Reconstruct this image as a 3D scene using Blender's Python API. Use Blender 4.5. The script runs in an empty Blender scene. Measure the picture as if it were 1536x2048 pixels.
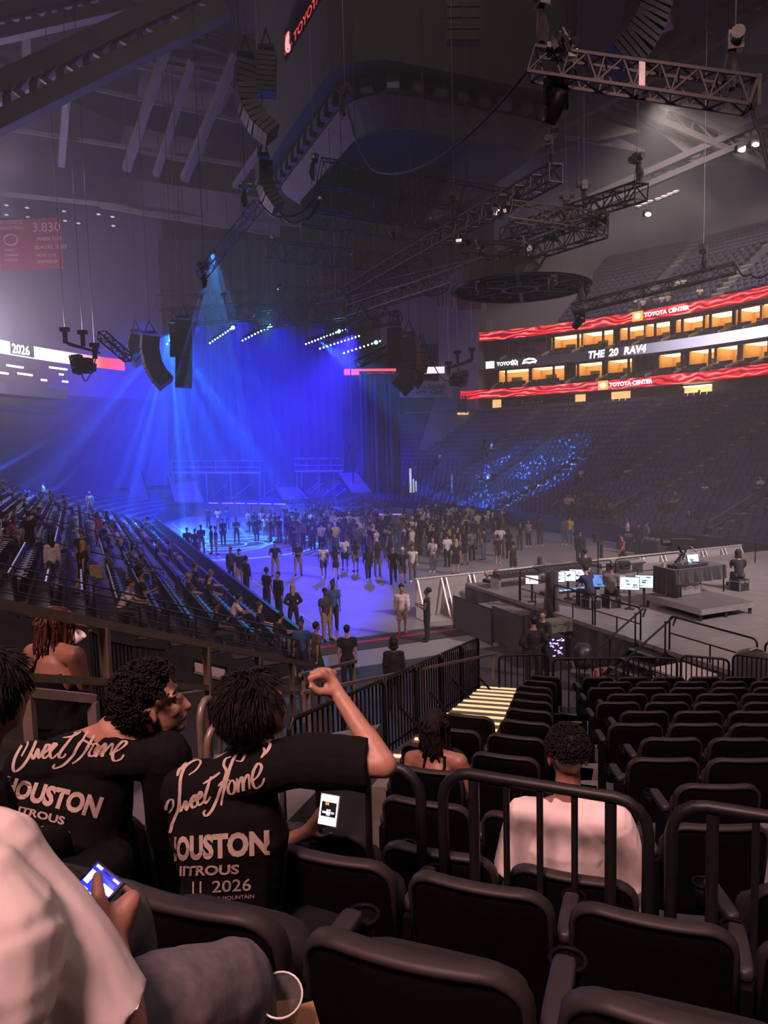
import bpy, bmesh, math, random
import numpy as np
from mathutils import Vector, Matrix, noise
from mathutils.bvhtree import BVHTree

S = bpy.context.scene
C = S.collection
random.seed(7)
PI = math.pi
V3 = Vector

# ------------------------------------------------------------------ camera
FPX, EYE = 1440.0, 6.5
PITCH, ROLL = math.radians(5.12), 0.025
cam = bpy.data.cameras.new('camera')
cam.sensor_fit = 'VERTICAL'; cam.sensor_height = 36.0; cam.sensor_width = 27.0
cam.lens = 36.0 * FPX / 2048.0
cam.clip_start = 0.05; cam.clip_end = 400
camo = bpy.data.objects.new('camera', cam); C.objects.link(camo)
camo.matrix_world = (Matrix.Translation((0, 0, EYE)) @ Matrix.Rotation(PI / 2 - PITCH, 4, 'X') @ Matrix.Rotation(-ROLL, 4, 'Z'))
S.camera = camo

# ------------------------------------------------------------------ exposure and world
vs = S.view_settings
vs.view_transform = 'Standard'; vs.look = 'None'; vs.gamma = 1.0; vs.exposure = 0.0
vs.use_curve_mapping = False
S.display_settings.display_device = 'sRGB'
W = bpy.data.worlds.new('world'); S.world = W; W.use_nodes = True
W.node_tree.nodes['Background'].inputs[0].default_value = (0.02, 0.016, 0.02, 1)
W.node_tree.nodes['Background'].inputs[1].default_value = 0.0
cy = S.cycles
cy.use_denoising = True
cy.use_adaptive_sampling = True; cy.adaptive_threshold = .03; cy.adaptive_min_samples = 16
cy.max_bounces = 4; cy.diffuse_bounces = 2; cy.glossy_bounces = 2; cy.transmission_bounces = 4
cy.volume_bounces = 0; cy.transparent_max_bounces = 8
cy.sample_clamp_direct = 0; cy.sample_clamp_indirect = 3.0
cy.caustics_reflective = False; cy.caustics_refractive = False
cy.use_light_tree = True

# pixel of the 1536x2048 photograph -> a point in the hall
def ray(px, py):
    x, y = (px - 768.0) / FPX, (1024.0 - py) / FPX
    c, s = math.cos(ROLL), math.sin(ROLL)
    x0, y0 = x * c + y * s, -x * s + y * c
    cp, sp = math.cos(PITCH), math.sin(PITCH)
    return V3((x0, cp + y0 * sp, -sp + y0 * cp))      # unit depth along the lens axis
def at(px, py, d):
    r = ray(px, py)
    return V3((0, 0, EYE)) + r * (d / r.y)            # d metres ahead of the camera (along Y)
def on(px, py, z):
    r = ray(px, py)
    return V3((0, 0, EYE)) + r * ((z - EYE) / r.z)    # on the horizontal plane at height z
# hall axes: u runs along the floor towards the stage, v across it to the right
AX = math.radians(23.1)
ua, va = V3((-math.sin(AX), math.cos(AX), 0)), V3((math.cos(AX), math.sin(AX), 0))
def H(u, v, z=0.0):
    return ua * u + va * v + V3((0, 0, z))
def onv(px, py, v):                                   # on the vertical plane v = const
    r = ray(px, py)
    return V3((0, 0, EYE)) + r * (v / r.dot(va))
def onu(px, py, u):
    r = ray(px, py)
    return V3((0, 0, EYE)) + r * (u / r.dot(ua))
ROTA = AX                                             # rotation_euler.z that turns local +Y to u

# ------------------------------------------------------------------ materials
MATS = {}
def mat(name, col=(.5, .5, .5), rough=.6, metal=0., emit=None, power=0., var=.12, scale=8., bump=0., alpha=1., trans=0., sample=False, sheen=0., spec=.5):
    if name in MATS: return MATS[name]
    m = bpy.data.materials.new(name); m.use_nodes = True
    nt = m.node_tree; n = nt.nodes; L = nt.links
    b = n['Principled BSDF']
    b.inputs['Roughness'].default_value = rough; b.inputs['Metallic'].default_value = metal
    b.inputs['Specular IOR Level'].default_value = spec
    tc = n.new('ShaderNodeTexCoord'); nz = n.new('ShaderNodeTexNoise')
    nz.inputs['Scale'].default_value = scale; nz.inputs['Detail'].default_value = 3
    L.new(tc.outputs['Object'], nz.inputs['Vector'])
    if var > 0:
        r = n.new('ShaderNodeValToRGB')
        r.color_ramp.elements[0].position = .3; r.color_ramp.elements[1].position = .7
        r.color_ramp.elements[0].color = tuple(max(0, c * (1 - var)) for c in col[:3]) + (1,)
        r.color_ramp.elements[1].color = tuple(min(1, c * (1 + var)) for c in col[:3]) + (1,)
        L.new(nz.outputs['Fac'], r.inputs['Fac']); L.new(r.outputs['Color'], b.inputs['Base Color'])
    else:
        b.inputs['Base Color'].default_value = tuple(col[:3]) + (1,)
    if bump > 0:
        bp = n.new('ShaderNodeBump'); bp.inputs['Strength'].default_value = bump; bp.inputs['Distance'].default_value = .02
        L.new(nz.outputs['Fac'], bp.inputs['Height']); L.new(bp.outputs['Normal'], b.inputs['Normal'])
    if emit is not None:
        b.inputs['Emission Color'].default_value = tuple(emit[:3]) + (1,)
        b.inputs['Emission Strength'].default_value = power
        m.cycles.emission_sampling = 'FRONT_BACK' if sample else 'NONE'
    if sheen: b.inputs['Sheen Weight'].default_value = sheen
    if alpha < 1: b.inputs['Alpha'].default_value = alpha
    if trans: b.inputs['Transmission Weight'].default_value = trans
    MATS[name] = m
    return m

# ------------------------------------------------------------------ mesh collector
class MB:
    def __init__(s): s.v, s.f, s.m = [], [], []
    def raw(s, vs_, fs_, mi=0):
        o = len(s.v); s.v += [tuple(p) for p in vs_]
        s.f += [tuple(i + o for i in f) for f in fs_]; s.m += [mi] * len(fs_)
        return s
    def box(s, c, d, R=None, mi=0):
        x, y, z = d[0] / 2, d[1] / 2, d[2] / 2
        P = [V3((a * x, b * y, e * z)) for e in (-1, 1) for b in (-1, 1) for a in (-1, 1)]
        if R is not None:
            R3 = R.to_3x3() if hasattr(R, 'to_3x3') else R
            P = [R3 @ p for p in P]
        c = V3(c)
        return s.raw([c + p for p in P], [(0, 2, 3, 1), (4, 5, 7, 6), (0, 1, 5, 4), (2, 6, 7, 3), (0, 4, 6, 2), (1, 3, 7, 5)], mi)
    def bar(s, p, q, w, h=None, mi=0, up=(0, 0, 1)):
        h = h or w; p, q = V3(p), V3(q); d = q - p
        if d.length < 1e-6: return s
        z = d.normalized(); x = z.cross(V3(up))
        if x.length < 1e-3: x = z.cross(V3((1, 0, 0)))
        x.normalize(); y = x.cross(z)
        P = []
        for c in (p, q):
            for a, b in ((-1, -1), (1, -1), (1, 1), (-1, 1)): P.append(c + x * a * w / 2 + y * b * h / 2)
        return s.raw(P, [(0, 3, 2, 1), (4, 5, 6, 7), (0, 1, 5, 4), (1, 2, 6, 5), (2, 3, 7, 6), (3, 0, 4, 7)], mi)
    def tube(s, pts, r, seg=8, mi=0, caps=True, closed=False):
        pts = [V3(p) for p in pts]; n = len(pts)
        rr = r if isinstance(r, (list, tuple)) else [r] * n
        ring = []; up = None
        for i, p in enumerate(pts):
            if closed: t = pts[(i + 1) % n] - pts[i - 1]
            else: t = pts[min(i + 1, n - 1)] - pts[max(i - 1, 0)]
            if t.length < 1e-9: t = V3((0, 0, 1))
            t.normalize()
            if up is None:
                up = V3((0, 0, 1)) if abs(t.z) < .9 else V3((1, 0, 0))
            x = t.cross(up)
            if x.length < 1e-4: x = t.cross(V3((0.3, 1, .2)))
            x.normalize(); up = x.cross(t).normalized()
            for k in range(seg):
                a = 2 * PI * k / seg
                ring.append(p + (x * math.cos(a) + up * math.sin(a)) * rr[i])
        fs_ = []
        for i in range(n if closed else n - 1):
            j = (i + 1) % n
            for k in range(seg):
                l = (k + 1) % seg
                fs_.append((i * seg + k, i * seg + l, j * seg + l, j * seg + k))
        if caps and not closed:
            fs_.append(tuple(range(seg))[::-1]); fs_.append(tuple((n - 1) * seg + k for k in range(seg)))
        return s.raw(ring, fs_, mi)
    def cyl(s, p, q, r, r2=None, seg=12, mi=0):
        return s.tube([p, q], [r, r if r2 is None else r2], seg, mi)
    def lathe(s, prof, c=(0, 0, 0), seg=16, mi=0, R=None):
        c = V3(c); P = []; n = len(prof)
        for r, z in prof:
            for k in range(seg):
                a = 2 * PI * k / seg; p = V3((r * math.cos(a), r * math.sin(a), z))
                P.append(c + (R @ p if R is not None else p))
        fs_ = [(i * seg + k, i * seg + (k + 1) % seg, (i + 1) * seg + (k + 1) % seg, (i + 1) * seg + k) for i in range(n - 1) for k in range(seg)]
        fs_.append(tuple(range(seg))[::-1]); fs_.append(tuple((n - 1) * seg + k for k in range(seg)))
        return s.raw(P, fs_, mi)
    def ell(s, c, r, R=None, seg=12, rings=8, mi=0):
        c = V3(c); P = [V3((0, 0, -1))]
        for i in range(1, rings):
            t = -PI / 2 + PI * i / rings
            for k in range(seg): P.append(V3((math.cos(t) * math.cos(2 * PI * k / seg), math.cos(t) * math.sin(2 * PI * k / seg), math.sin(t))))
        P.append(V3((0, 0, 1)))
        P = [V3((p.x * r[0], p.y * r[1], p.z * r[2])) for p in P]
        P = [c + (R @ p if R is not None else p) for p in P]
        fs_ = [(0, 1 + (k + 1) % seg, 1 + k) for k in range(seg)]
        for i in range(rings - 2):
            for k in range(seg): fs_.append((1 + i * seg + k, 1 + i * seg + (k + 1) % seg, 1 + (i + 1) * seg + (k + 1) % seg, 1 + (i + 1) * seg + k))
        b = 1 + (rings - 2) * seg; t = len(P) - 1
        fs_ += [(b + k, b + (k + 1) % seg, t) for k in range(seg)]
        return s.raw(P, fs_, mi)
    def cap(s, p, q, r1, r2, seg=12, mi=0, fx=1., side=None):
        # tapered capsule p->q; fx squashes it along direction `side`
        p, q = V3(p), V3(q); t = (q - p); L_ = max(t.length, 1e-5); t.normalize()
        x = V3(side).normalized() if side is not None else (t.cross(V3((0, 1, 0))) if abs(t.y) < .9 else t.cross(V3((1, 0, 0))))
        x = (x - t * x.dot(t)).normalized(); y = t.cross(x)
        prof = [(-math.cos(a) * r1, math.sin(a) * r1) for a in (0.02, .5, 1.0, PI / 2)] + [(L_ * k, r1 + (r2 - r1) * k) for k in (.33, .66)] + [(L_ + math.sin(a) * r2, math.cos(a) * r2) for a in (0, .55, 1.05, 1.55)]
        P = []
        for z, r in prof:
            for k in range(seg):
                a = 2 * PI * k / seg
                P.append(p + t * z + x * (math.cos(a) * r * fx) + y * (math.sin(a) * r))
        n = len(prof)
        fs_ = [(i * seg + k, i * seg + (k + 1) % seg, (i + 1) * seg + (k + 1) % seg, (i + 1) * seg + k) for i in range(n - 1) for k in range(seg)]
        fs_.append(tuple(range(seg))[::-1]); fs_.append(tuple((n - 1) * seg + k for k in range(seg)))
        return s.raw(P, fs_, mi)
    def quad(s, a, b, c, d, mi=0): return s.raw([a, b, c, d], [(0, 1, 2, 3)], mi)
    def slab(s, poly, h, mi=0):
        # closed prism: polygon (list of 3D points) pushed by vector h
        n = len(poly); h = V3(h); P = [V3(p) for p in poly]
        return s.raw(P + [p + h for p in P], [tuple(range(n))[::-1], tuple(range(n, 2 * n))] + [(i, (i + 1) % n, n + (i + 1) % n, n + i) for i in range(n)], mi)
    def mesh(s, name, smooth=False):
        me = bpy.data.meshes.new(name); me.from_pydata(s.v, [], s.f)
        if any(s.m): me.polygons.foreach_set('material_index', s.m)
        if smooth: me.polygons.foreach_set('use_smooth', [True] * len(s.f))
        me.update(); return me
    def build(s, name, mats, parent=None, smooth=False, **kw):
        me = s.mesh(name, smooth)
        for m in (mats if isinstance(mats, (list, tuple)) else [mats]): me.materials.append(m)
        return obj(name, me, parent, **kw)

def obj(name, me, parent=None, loc=None, rz=None, label=None, cat=None, group=None, kind=None):
    o = bpy.data.objects.new(name, me); C.objects.link(o)
    if parent is not None: o.parent = parent
    if loc is not None: o.location = loc
    if rz is not None: o.rotation_euler = (0, 0, rz)
    tag(o, label, cat, group, kind)
    return o
def tag(o, label=None, cat=None, group=None, kind=None):
    if label: o['label'] = label
    if cat: o['category'] = cat
    if group: o['group'] = group
    if kind: o['kind'] = kind
    return o
def thing(name, label, cat, loc=(0, 0, 0), rz=0., group=None):
    return obj(name, None, None, loc, rz, label, cat, group)
def copy_tree(o, parent=None):
    c = o.copy(); C.objects.link(c); c.parent = parent
    for ch in list(o.children): copy_tree(ch, c)
    return c
def aim(o, p, q):                      # point a lamp's -Z from p to q
    o.location = p
    o.rotation_euler = (V3(q) - V3(p)).to_track_quat('-Z', 'Y').to_euler()
def arc(c, r, a0, a1, n, z=0):
    return [(c[0] + r * math.cos(a0 + (a1 - a0) * i / n), c[1] + r * math.sin(a0 + (a1 - a0) * i / n), z) for i in range(n + 1)]
def ordinal(n):
    return ['first', 'second', 'third', 'fourth', 'fifth', 'sixth', 'seventh', 'eighth', 'ninth', 'tenth', 'eleventh', 'twelfth', 'thirteenth', 'fourteenth', 'fifteenth', 'sixteenth', 'seventeenth', 'eighteenth', 'nineteenth', 'twentieth'][n] if n < 20 else str(n + 1) + 'th'
def proj(p):
    p = V3(p) - V3((0, 0, EYE)); cp, sp = math.cos(PITCH), math.sin(PITCH)
    dep = p.y * cp - p.z * sp; y0 = (p.y * sp + p.z * cp) / dep; x0 = p.x / dep
    c, s = math.cos(ROLL), math.sin(ROLL)
    return (768 + FPX * (x0 * c - y0 * s), 1024 - FPX * (x0 * s + y0 * c), dep)
def text2d(body, size=1., bold=0., shear=0., align='LEFT', space=1., sx=1., res=3):
    cu = bpy.data.curves.new('t', 'FONT'); cu.body = body; cu.size = size; cu.offset = bold; cu.shear = shear
    cu.align_x = align; cu.space_character = space; cu.resolution_u = res; cu.fill_mode = 'FRONT'
    o = bpy.data.objects.new('t', cu); me = o.to_mesh()
    vs_ = [(v.co.x * sx, v.co.y) for v in me.vertices]; fs_ = [tuple(p.vertices) for p in me.polygons]
    o.to_mesh_clear(); bpy.data.objects.remove(o); bpy.data.curves.remove(cu)
    return vs_, fs_
def sign(name, body, size, p, xdir, ydir, m, parent=None, off=.02, **kw):
    kk = {k: kw.pop(k) for k in ('bold', 'shear', 'align', 'space', 'sx', 'res') if k in kw}
    vs_, fs_ = text2d(body, size, **kk); xd, yd = V3(xdir).normalized(), V3(ydir).normalized(); nn = xd.cross(yd)
    return MB().raw([V3(p) + xd * x + yd * y + nn * off for x, y in vs_], fs_).build(name, m, parent, **kw)
# ------------------------------------------------------------------ lamps of the hall, with added fills
def lamp(name, kind, p, q, power, col, size=1., spot=40., blend=.3, spread=None):
    l = bpy.data.lights.new(name, kind); l.energy = power; l.color = col
    if kind == 'SPOT': l.spot_size = math.radians(spot); l.spot_blend = blend; l.shadow_soft_size = size
    elif kind == 'AREA':
        l.shape = 'DISK'; l.size = size
        if spread: l.spread = math.radians(spread)
    else: l.shadow_soft_size = size
    o = bpy.data.objects.new(name, l); C.objects.link(o); aim(o, p, q)
    o['kind'] = 'helper'
    return o
def gobo(o, build):
    # a patterned glass in front of a lamp: strength follows the direction the light leaves in
    l = o.data; l.use_nodes = True; nt = l.node_tree; n = nt.nodes
    e = n['Emission']; tc = n.new('ShaderNodeTexCoord')
    val = build(nt, tc.outputs['Normal'])
    nt.links.new(val, e.inputs['Strength'])
def nmath(nt, op, a, b=None, c=None):
    m = nt.nodes.new('ShaderNodeMath'); m.operation = op
    for i, x in enumerate((a, b, c)):
        if x is None: continue
        if isinstance(x, (int, float)): m.inputs[i].default_value = x
        else: nt.links.new(x, m.inputs[i])
    return m.outputs[0]
def nsep(nt, v):
    m = nt.nodes.new('ShaderNodeSeparateXYZ'); nt.links.new(v, m.inputs[0]); return m.outputs

# house lamps under the roof: dim warm-pink over the seats behind and beside the camera
lamp('house_light', 'AREA', (-4, -7, 20), (-.5, 3, 5), 1750, (1, .52, .49), 4, spread=110)
lamp('house_light', 'AREA', (9, 6, 24), (7, 9, 2), 500, (1, .66, .62), 4, spread=100)
lamp('scoreboard_fill', 'POINT', (1, 17, 36), (0, 0, 0), 2600, (1, .78, .72), .6)  # added lamp without a fixture: brightens scoreboard mask, trusses and roof
# floor wash over the crowd and the mixing platform
lamp('floor_wash_light', 'AREA', (31, 3, 30), H(25, 21, 0), 1750, (1, .80, .84), 4, spread=46)
lamp('floor_wash_light', 'AREA', H(12, -24, 25), H(42, 15, 0), 3000, (.80, .56, 1), 4, spread=44)
# stage: saturated blue washes
for px_, py_, e_ in ((285, 640, 20000), (400, 630, 30000), (480, 632, 46000), (560, 636, 52000), (640, 650, 22000)):
    lamp('stage_wash_light', 'SPOT', at(px_, py_, 68), at(px_ - 10, 930, 74), e_, (.004, .002, 1), 1.2, 120, 1.)
lamp('stage_wash_light', 'SPOT', at(700, 655, 58), at(600, 1000, 64), 9000, (.02, .012, 1), .5, 80, .7)
# the fan of pale beams under the left loudspeakers
def fan(nt, d):
    x, y, z = nsep(nt, d)
    dn = nmath(nt, 'ABSOLUTE', z)
    al = nmath(nt, 'ARCTAN2', x, dn)                     # angle within the fan
    w1 = nt.nodes.new('ShaderNodeTexNoise'); w1.noise_dimensions = '1D'
    w1.inputs['Scale'].default_value = 13.; w1.inputs['Detail'].default_value = 2.; w1.inputs['Roughness'].default_value = .7
    nt.links.new(al, w1.inputs['W'])
    s = nmath(nt, 'POWER', nmath(nt, 'MULTIPLY', nmath(nt, 'SUBTRACT', w1.outputs['Fac'], .36), 3.2), 3.0)
    s = nmath(nt, 'MAXIMUM', s, .02)
    core = nmath(nt, 'EXPONENT', nmath(nt, 'MULTIPLY', nmath(nt, 'POWER', nmath(nt, 'ABSOLUTE', nmath(nt, 'DIVIDE', al, .34)), 2.), -1.))
    sheet = nmath(nt, 'EXPONENT', nmath(nt, 'MULTIPLY', nmath(nt, 'POWER', nmath(nt, 'ABSOLUTE', nmath(nt, 'DIVIDE', y, .42)), 2.), -1.))
    lim = nmath(nt, 'EXPONENT', nmath(nt, 'MULTIPLY', nmath(nt, 'POWER', nmath(nt, 'ABSOLUTE', nmath(nt, 'DIVIDE', al, .95)), 6.), -1.))
    return nmath(nt, 'MULTIPLY', lim, nmath(nt, 'MULTIPLY', sheet, nmath(nt, 'ADD', nmath(nt, 'MULTIPLY', s, 1.1), nmath(nt, 'MULTIPLY', core, .35))))
FANP = at(340, 668, 58)
fl = lamp('fan_beam_light', 'SPOT', FANP, FANP + V3((0, 0, -10)), 330000, (.012, .11, 1), .12, 178, .1)
fl.rotation_euler = (0, 0, math.atan2(-FANP.x, FANP.y))
gobo(fl, fan)
# swirling pattern thrown on the floor in front of the left stand
def swirl(nt, d):
    # curved strokes cut into the glass: rings in the plane of the floor, metres from the point below the lamp
    x, y, z = nsep(nt, d); az = nmath(nt, 'ABSOLUTE', z)
    fx, fy = nmath(nt, 'MULTIPLY', nmath(nt, 'DIVIDE', x, az), 20.), nmath(nt, 'MULTIPLY', nmath(nt, 'DIVIDE', y, az), 20.)
    nz = nt.nodes.new('ShaderNodeTexNoise'); nz.inputs['Scale'].default_value = 3.; nt.links.new(d, nz.inputs['Vector'])
    tot = None
    for cx, cy_, r, w in ((0, 0, 1.5, .10), (.4, .6, 2.9, .13), (-.3, -.6, 3.3, .09), (1.0, -1.5, 5.4, .12), (-1.2, 1.8, 4.4, .08), (.2, 3.0, 2.2, .12), (2.0, -3.5, 7.5, .10)):
        rr_ = nmath(nt, 'SQRT', nmath(nt, 'ADD', nmath(nt, 'POWER', nmath(nt, 'ABSOLUTE', nmath(nt, 'SUBTRACT', fx, cx)), 2.), nmath(nt, 'POWER', nmath(nt, 'ABSOLUTE', nmath(nt, 'SUBTRACT', fy, cy_)), 2.)))
        k = nmath(nt, 'LESS_THAN', nmath(nt, 'ABSOLUTE', nmath(nt, 'SUBTRACT', rr_, nmath(nt, 'ADD', nmath(nt, 'MULTIPLY', nz.outputs['Fac'], 1.2), r - .6))), w)
        tot = k if tot is None else nmath(nt, 'MAXIMUM', tot, k)
    return nmath(nt, 'ADD', nmath(nt, 'MULTIPLY', tot, 2.2), .01)
SWP = on(452, 1090, 0)
sw = lamp('pattern_light', 'SPOT', SWP + V3((0, 0, 20)), SWP, 65000, (.05, .34, 1), .02, 50, .3)
sw.rotation_euler = (0, 0, 0)
gobo(sw, swirl)
lamp('floor_blue_light', 'SPOT', at(705, 668, 58.5), on(500, 1135, 0), 130000, (.03, .02, 1), .5, 45, 1.)
def flecks(nt, d):
    vo = nt.nodes.new('ShaderNodeTexVoronoi'); vo.inputs['Scale'].default_value = 70.; nt.links.new(d, vo.inputs['Vector'])
    f = nmath(nt, 'LESS_THAN', vo.outputs['Distance'], .34)
    nz = nt.nodes.new('ShaderNodeTexNoise'); nz.inputs['Scale'].default_value = 6.; nt.links.new(d, nz.inputs['Vector'])
    return nmath(nt, 'ADD', nmath(nt, 'MULTIPLY', f, nmath(nt, 'GREATER_THAN', nz.outputs['Fac'], .5)), .06)
fk = lamp('pattern_light', 'SPOT', at(640, 684, 59.5), onv(1030, 960, 36.5), 330000, (.07, .24, 1), .04, 34, .6)
gobo(fk, flecks)
# unseen lamps added to brighten the haze in the far left corner
lamp('corner_haze_fill', 'POINT', at(-50, 650, 52), at(0, 600, 54), 6600, (.88, .72, 1), 1.)
lamp('corner_haze_fill', 'POINT', at(20, 330, 50), at(0, 600, 54), 450, (1, .68, .84), 1.)
# teal lamp on the stage truss, pointed at the camera
lamp('teal_light', 'SPOT', at(533, 655, 62.5), (0, 0, 5), 12000, (.02, .50, 1), .1, 30, .8)
lamp('side_spot_light', 'SPOT', at(1492, 292, 46), at(1420, 420, 46), 900, (1, .95, .70), .1, 70, .5)
lamp('side_spot_light', 'SPOT', at(1296, 428, 54), at(1290, 560, 54), 500, (1, .95, .70), .1, 80, .5)
lamp('right_bowl_fill', 'SPOT', at(1330, 200, 52), at(1330, 600, 72), 15000, (1, .85, .78), .8, 90, .6)  # added lamp without a fixture: lifts the right wall and its haze
lamp('right_bowl_fill', 'SPOT', at(1000, 300, 56), at(1180, 760, 72), 1500, (.62, .45, 1), .8, 90, .6)  # added violet lamp, no fixture: tints the right bowl
# ------------------------------------------------------------------ the hall: floor, tiers, walls, roof
def floor_material():
    m = mat('polished_concrete', (.30, .285, .285), .36, 0, var=.18, scale=.35)
    nt = m.node_tree; b = nt.nodes['Principled BSDF']
    tc = nt.nodes.new('ShaderNodeTexCoord'); nz = nt.nodes.new('ShaderNodeTexNoise')
    nz.inputs['Scale'].default_value = 1.7; nz.inputs['Detail'].default_value = 6; nt.links.new(tc.outputs['Object'], nz.inputs['Vector'])
    mr = nt.nodes.new('ShaderNodeMapRange'); mr.inputs[3].default_value = .22; mr.inputs[4].default_value = .5
    nt.links.new(nz.outputs['Fac'], mr.inputs[0]); nt.links.new(mr.outputs[0], b.inputs['Roughness'])
    return m
M_floor = floor_material()
M_tier = mat('painted_concrete_step', (.10, .095, .10), .75, var=.2, scale=2)
M_wall = mat('grey_painted_wall', (.22, .20, .21), .85, var=.08, scale=.6)
M_dark = mat('black_paint', (.018, .017, .019), .6, var=.2)
M_roof = mat('roof_deck', (.055, .045, .05), .9, var=.2, scale=.3)
M_steel = mat('pale_roof_steel', (.15, .13, .14), .6, var=.1, scale=1)
M_blackmetal = mat('black_powder_coat', (.010, .009, .010), .48, .1, spec=.35, var=.15, scale=20)
M_drape = mat('black_velour_drape', (.03, .03, .034), .95, var=.25, scale=3, sheen=.3)

MB().slab([H(4, -34), H(4, 74), H(120, 74), H(120, -34)], (0, 0, -.3)).build('floor', M_floor, kind='structure')
# painted lines and the dark mat with a red stripe by the near end
M_line = mat('white_floor_paint', (.55, .53, .54), .5, var=.05)
M_red = mat('red_floor_tape', (.35, .03, .035), .5, var=.1)
for v_ in (7.9, 29.6):
    MB().box((0, 0, 0), (.09, 46, .006)).build('floor_line', M_line, loc=H(46, v_, .004), rz=ROTA, label='thin white painted line along the %s edge of the arena floor' % ('left' if v_ < 20 else 'right'), cat='floor line')
MB().box((0, 0, 0), (9.5, 1.5, .012)).build('floor_mat', mat('dark_rubber_mat', (.05, .048, .05), .8), loc=H(22.0, 9.6, .007), rz=ROTA, label='dark rubber mat across the near end of the floor', cat='mat')
MB().box((0, 0, 0), (9.5, .26, .006)).build('red_stripe', M_red, loc=H(22.15, 9.6, .017), rz=ROTA, label='red tape stripe along the dark mat', cat='tape')

# -- tier generator: rows of (u, v, z) polylines, stepped
def tier(name, rows, label, m=M_tier):
    b = MB(); n = len(rows[0])
    for k, r in enumerate(rows):
        z = r[0][2]; pz = rows[k - 1][0][2] if k else max(0, z - .4)
        nx = rows[k + 1] if k + 1 < len(rows) else None
        F = [H(p[0], p[1], z) for p in r]
        Lo = [H(p[0], p[1], pz) for p in r]
        if nx is None:
            B = [H(2 * r[i][0] - rows[k - 1][i][0], 2 * r[i][1] - rows[k - 1][i][1], z) for i in range(n)]
        else: B = [H(p[0], p[1], z) for p in nx]
        b.raw(Lo + F + B, [(i, i + 1, n + i + 1, n + i) for i in range(n - 1)] + [(n + i, n + i + 1, 2 * n + i + 1, 2 * n + i) for i in range(n - 1)])
    return b.build(name, m, kind='structure')

def stadium(fu, fv, r, u0, side, n_st=14, n_arc=26, a1=100):
    # straight run at v=fv until u=fu, then an arc of radius r towards the far end
    cv = fv - r * side
    pts = [(u0 + (fu - u0) * i / n_st, fv) for i in range(n_st)]
    for i in range(n_arc + 1):
        a = math.radians(a1) * i / n_arc
        pts.append((fu + r * math.sin(a), cv + side * r * math.cos(a)))
    return pts
def lerp_rows(A, B, n, z0, z1, pw=.2):
    rows = []
    for k in range(n):
        t = k / (n - 1)
        rows.append([(a[0] + (b[0] - a[0]) * t, a[1] + (b[1] - a[1]) * t, z0 + (z1 - z0) * ((1 - pw) * t + pw * t * t)) for a, b in zip(A, B)])
    return rows
NR = 22
def keyline(K, m=6):
    out = []
    for (a, b) in zip(K[:-1], K[1:]): out += [(a[0] + (b[0] - a[0]) * i / m, a[1] + (b[1] - a[1]) * i / m) for i in range(m)]
    out.append(K[-1])
    for _ in range(3): out = [out[0]] + [((out[i - 1][0] + 2 * out[i][0] + out[i + 1][0]) / 4, (out[i - 1][1] + 2 * out[i][1] + out[i + 1][1]) / 4) for i in range(1, len(out) - 1)] + [out[-1]]
    return out
RF = keyline([(12, 32.5), (28, 32.5), (42, 32.5), (56, 32.3), (64, 31), (71, 28), (77, 24), (81, 19), (83, 13)])
RB = keyline([(8, 49.3), (26, 49.3), (38, 49.3), (52, 46.9), (61, 43.0), (70, 40.5), (80, 38.5), (90, 31), (95, 22)])
right_rows = lerp_rows(RF, RB, NR, .5, 10.1)
tier('tier_right', right_rows, '')
NL = 24
LF = stadium(62, 5.4, 20, 20, -1, a1=70)
left_rows = []
for k in range(NL):
    off = .84 * k
    left_rows.append([(p[0], p[1], .35 + .30 * k) for p in stadium(62, 5.4 - off, 20 + off, 20, -1, a1=70)])
tier('tier_left', left_rows, '')
# concourse strip and back wall of the lower bowl on the right
def fas(s, off=0.):
    if s < 0: return (37.4 + s, 50.1 + off)
    a = s / 46.; return (37.4 + (46 + off) * math.sin(a), 4.1 + (46 + off) * math.cos(a))
def fasL(s, off=0.):
    u, v = fas(s, off); return (u, 38 - v)
def fband(b, s0, s1, off, z0, z1, n=None, f=fas, th=.25, mi=0):
    n = n or max(1, int(abs(s1 - s0) / 1.5)); P = []
    for i in range(n + 1):
        s = s0 + (s1 - s0) * i / n
        for o_ in (off, off + th):
            for z in (z0, z1): P.append(H(*f(s, o_), z))
    F = []
    for i in range(n):
        a, c = i * 4, i * 4 + 4
        F += [(a, c, c + 1, a + 1), (a + 2, a + 3, c + 3, c + 2), (a + 1, c + 1, c + 3, a + 3), (a, a + 2, c + 2, c)]
    F += [(0, 1, 3, 2), (n * 4, n * 4 + 2, n * 4 + 3, n * 4 + 1)]
    return b.raw(P, F, mi)
b = MB(); fband(b, -30, 40, 0, 10.1, 10.3, th=6); b.build('floor_concourse', M_tier, kind='structure')
b = MB(); fband(b, -30, 36, 5.2, 10.3, 18, th=.3); b.build('wall_right', M_wall, kind='structure')
b = MB(); fband(b, -46, 50, 5.2, 12.2, 40, th=.3, f=fasL); b.build('wall_left', M_wall, kind='structure')
b = MB(); fband(b, -46, 50, 5.2, 3, 12.2, th=.3, f=fasL); b.build('wall_left_lower', M_tier, kind='structure')
b = MB(); b.box((0, 0, 0), (120, .4, 42)); b.build('wall_far', M_wall, kind='structure', loc=H(103, 19, 20), rz=ROTA)
b = MB(); b.box((0, 0, 0), (.4, 130, 42)); b.build('wall_side', M_wall, kind='structure', loc=H(40, 84, 20), rz=ROTA)
b = MB(); b.box((0, 0, 0), (.4, 130, 42)); b.build('wall_outer', M_wall, kind='structure', loc=H(40, -40, 20), rz=ROTA)
b = MB(); b.box((0, 0, 0), (130, .4, 42)); b.build('wall_near', M_dark, kind='structure', loc=H(-26, 19, 20), rz=ROTA)
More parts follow.
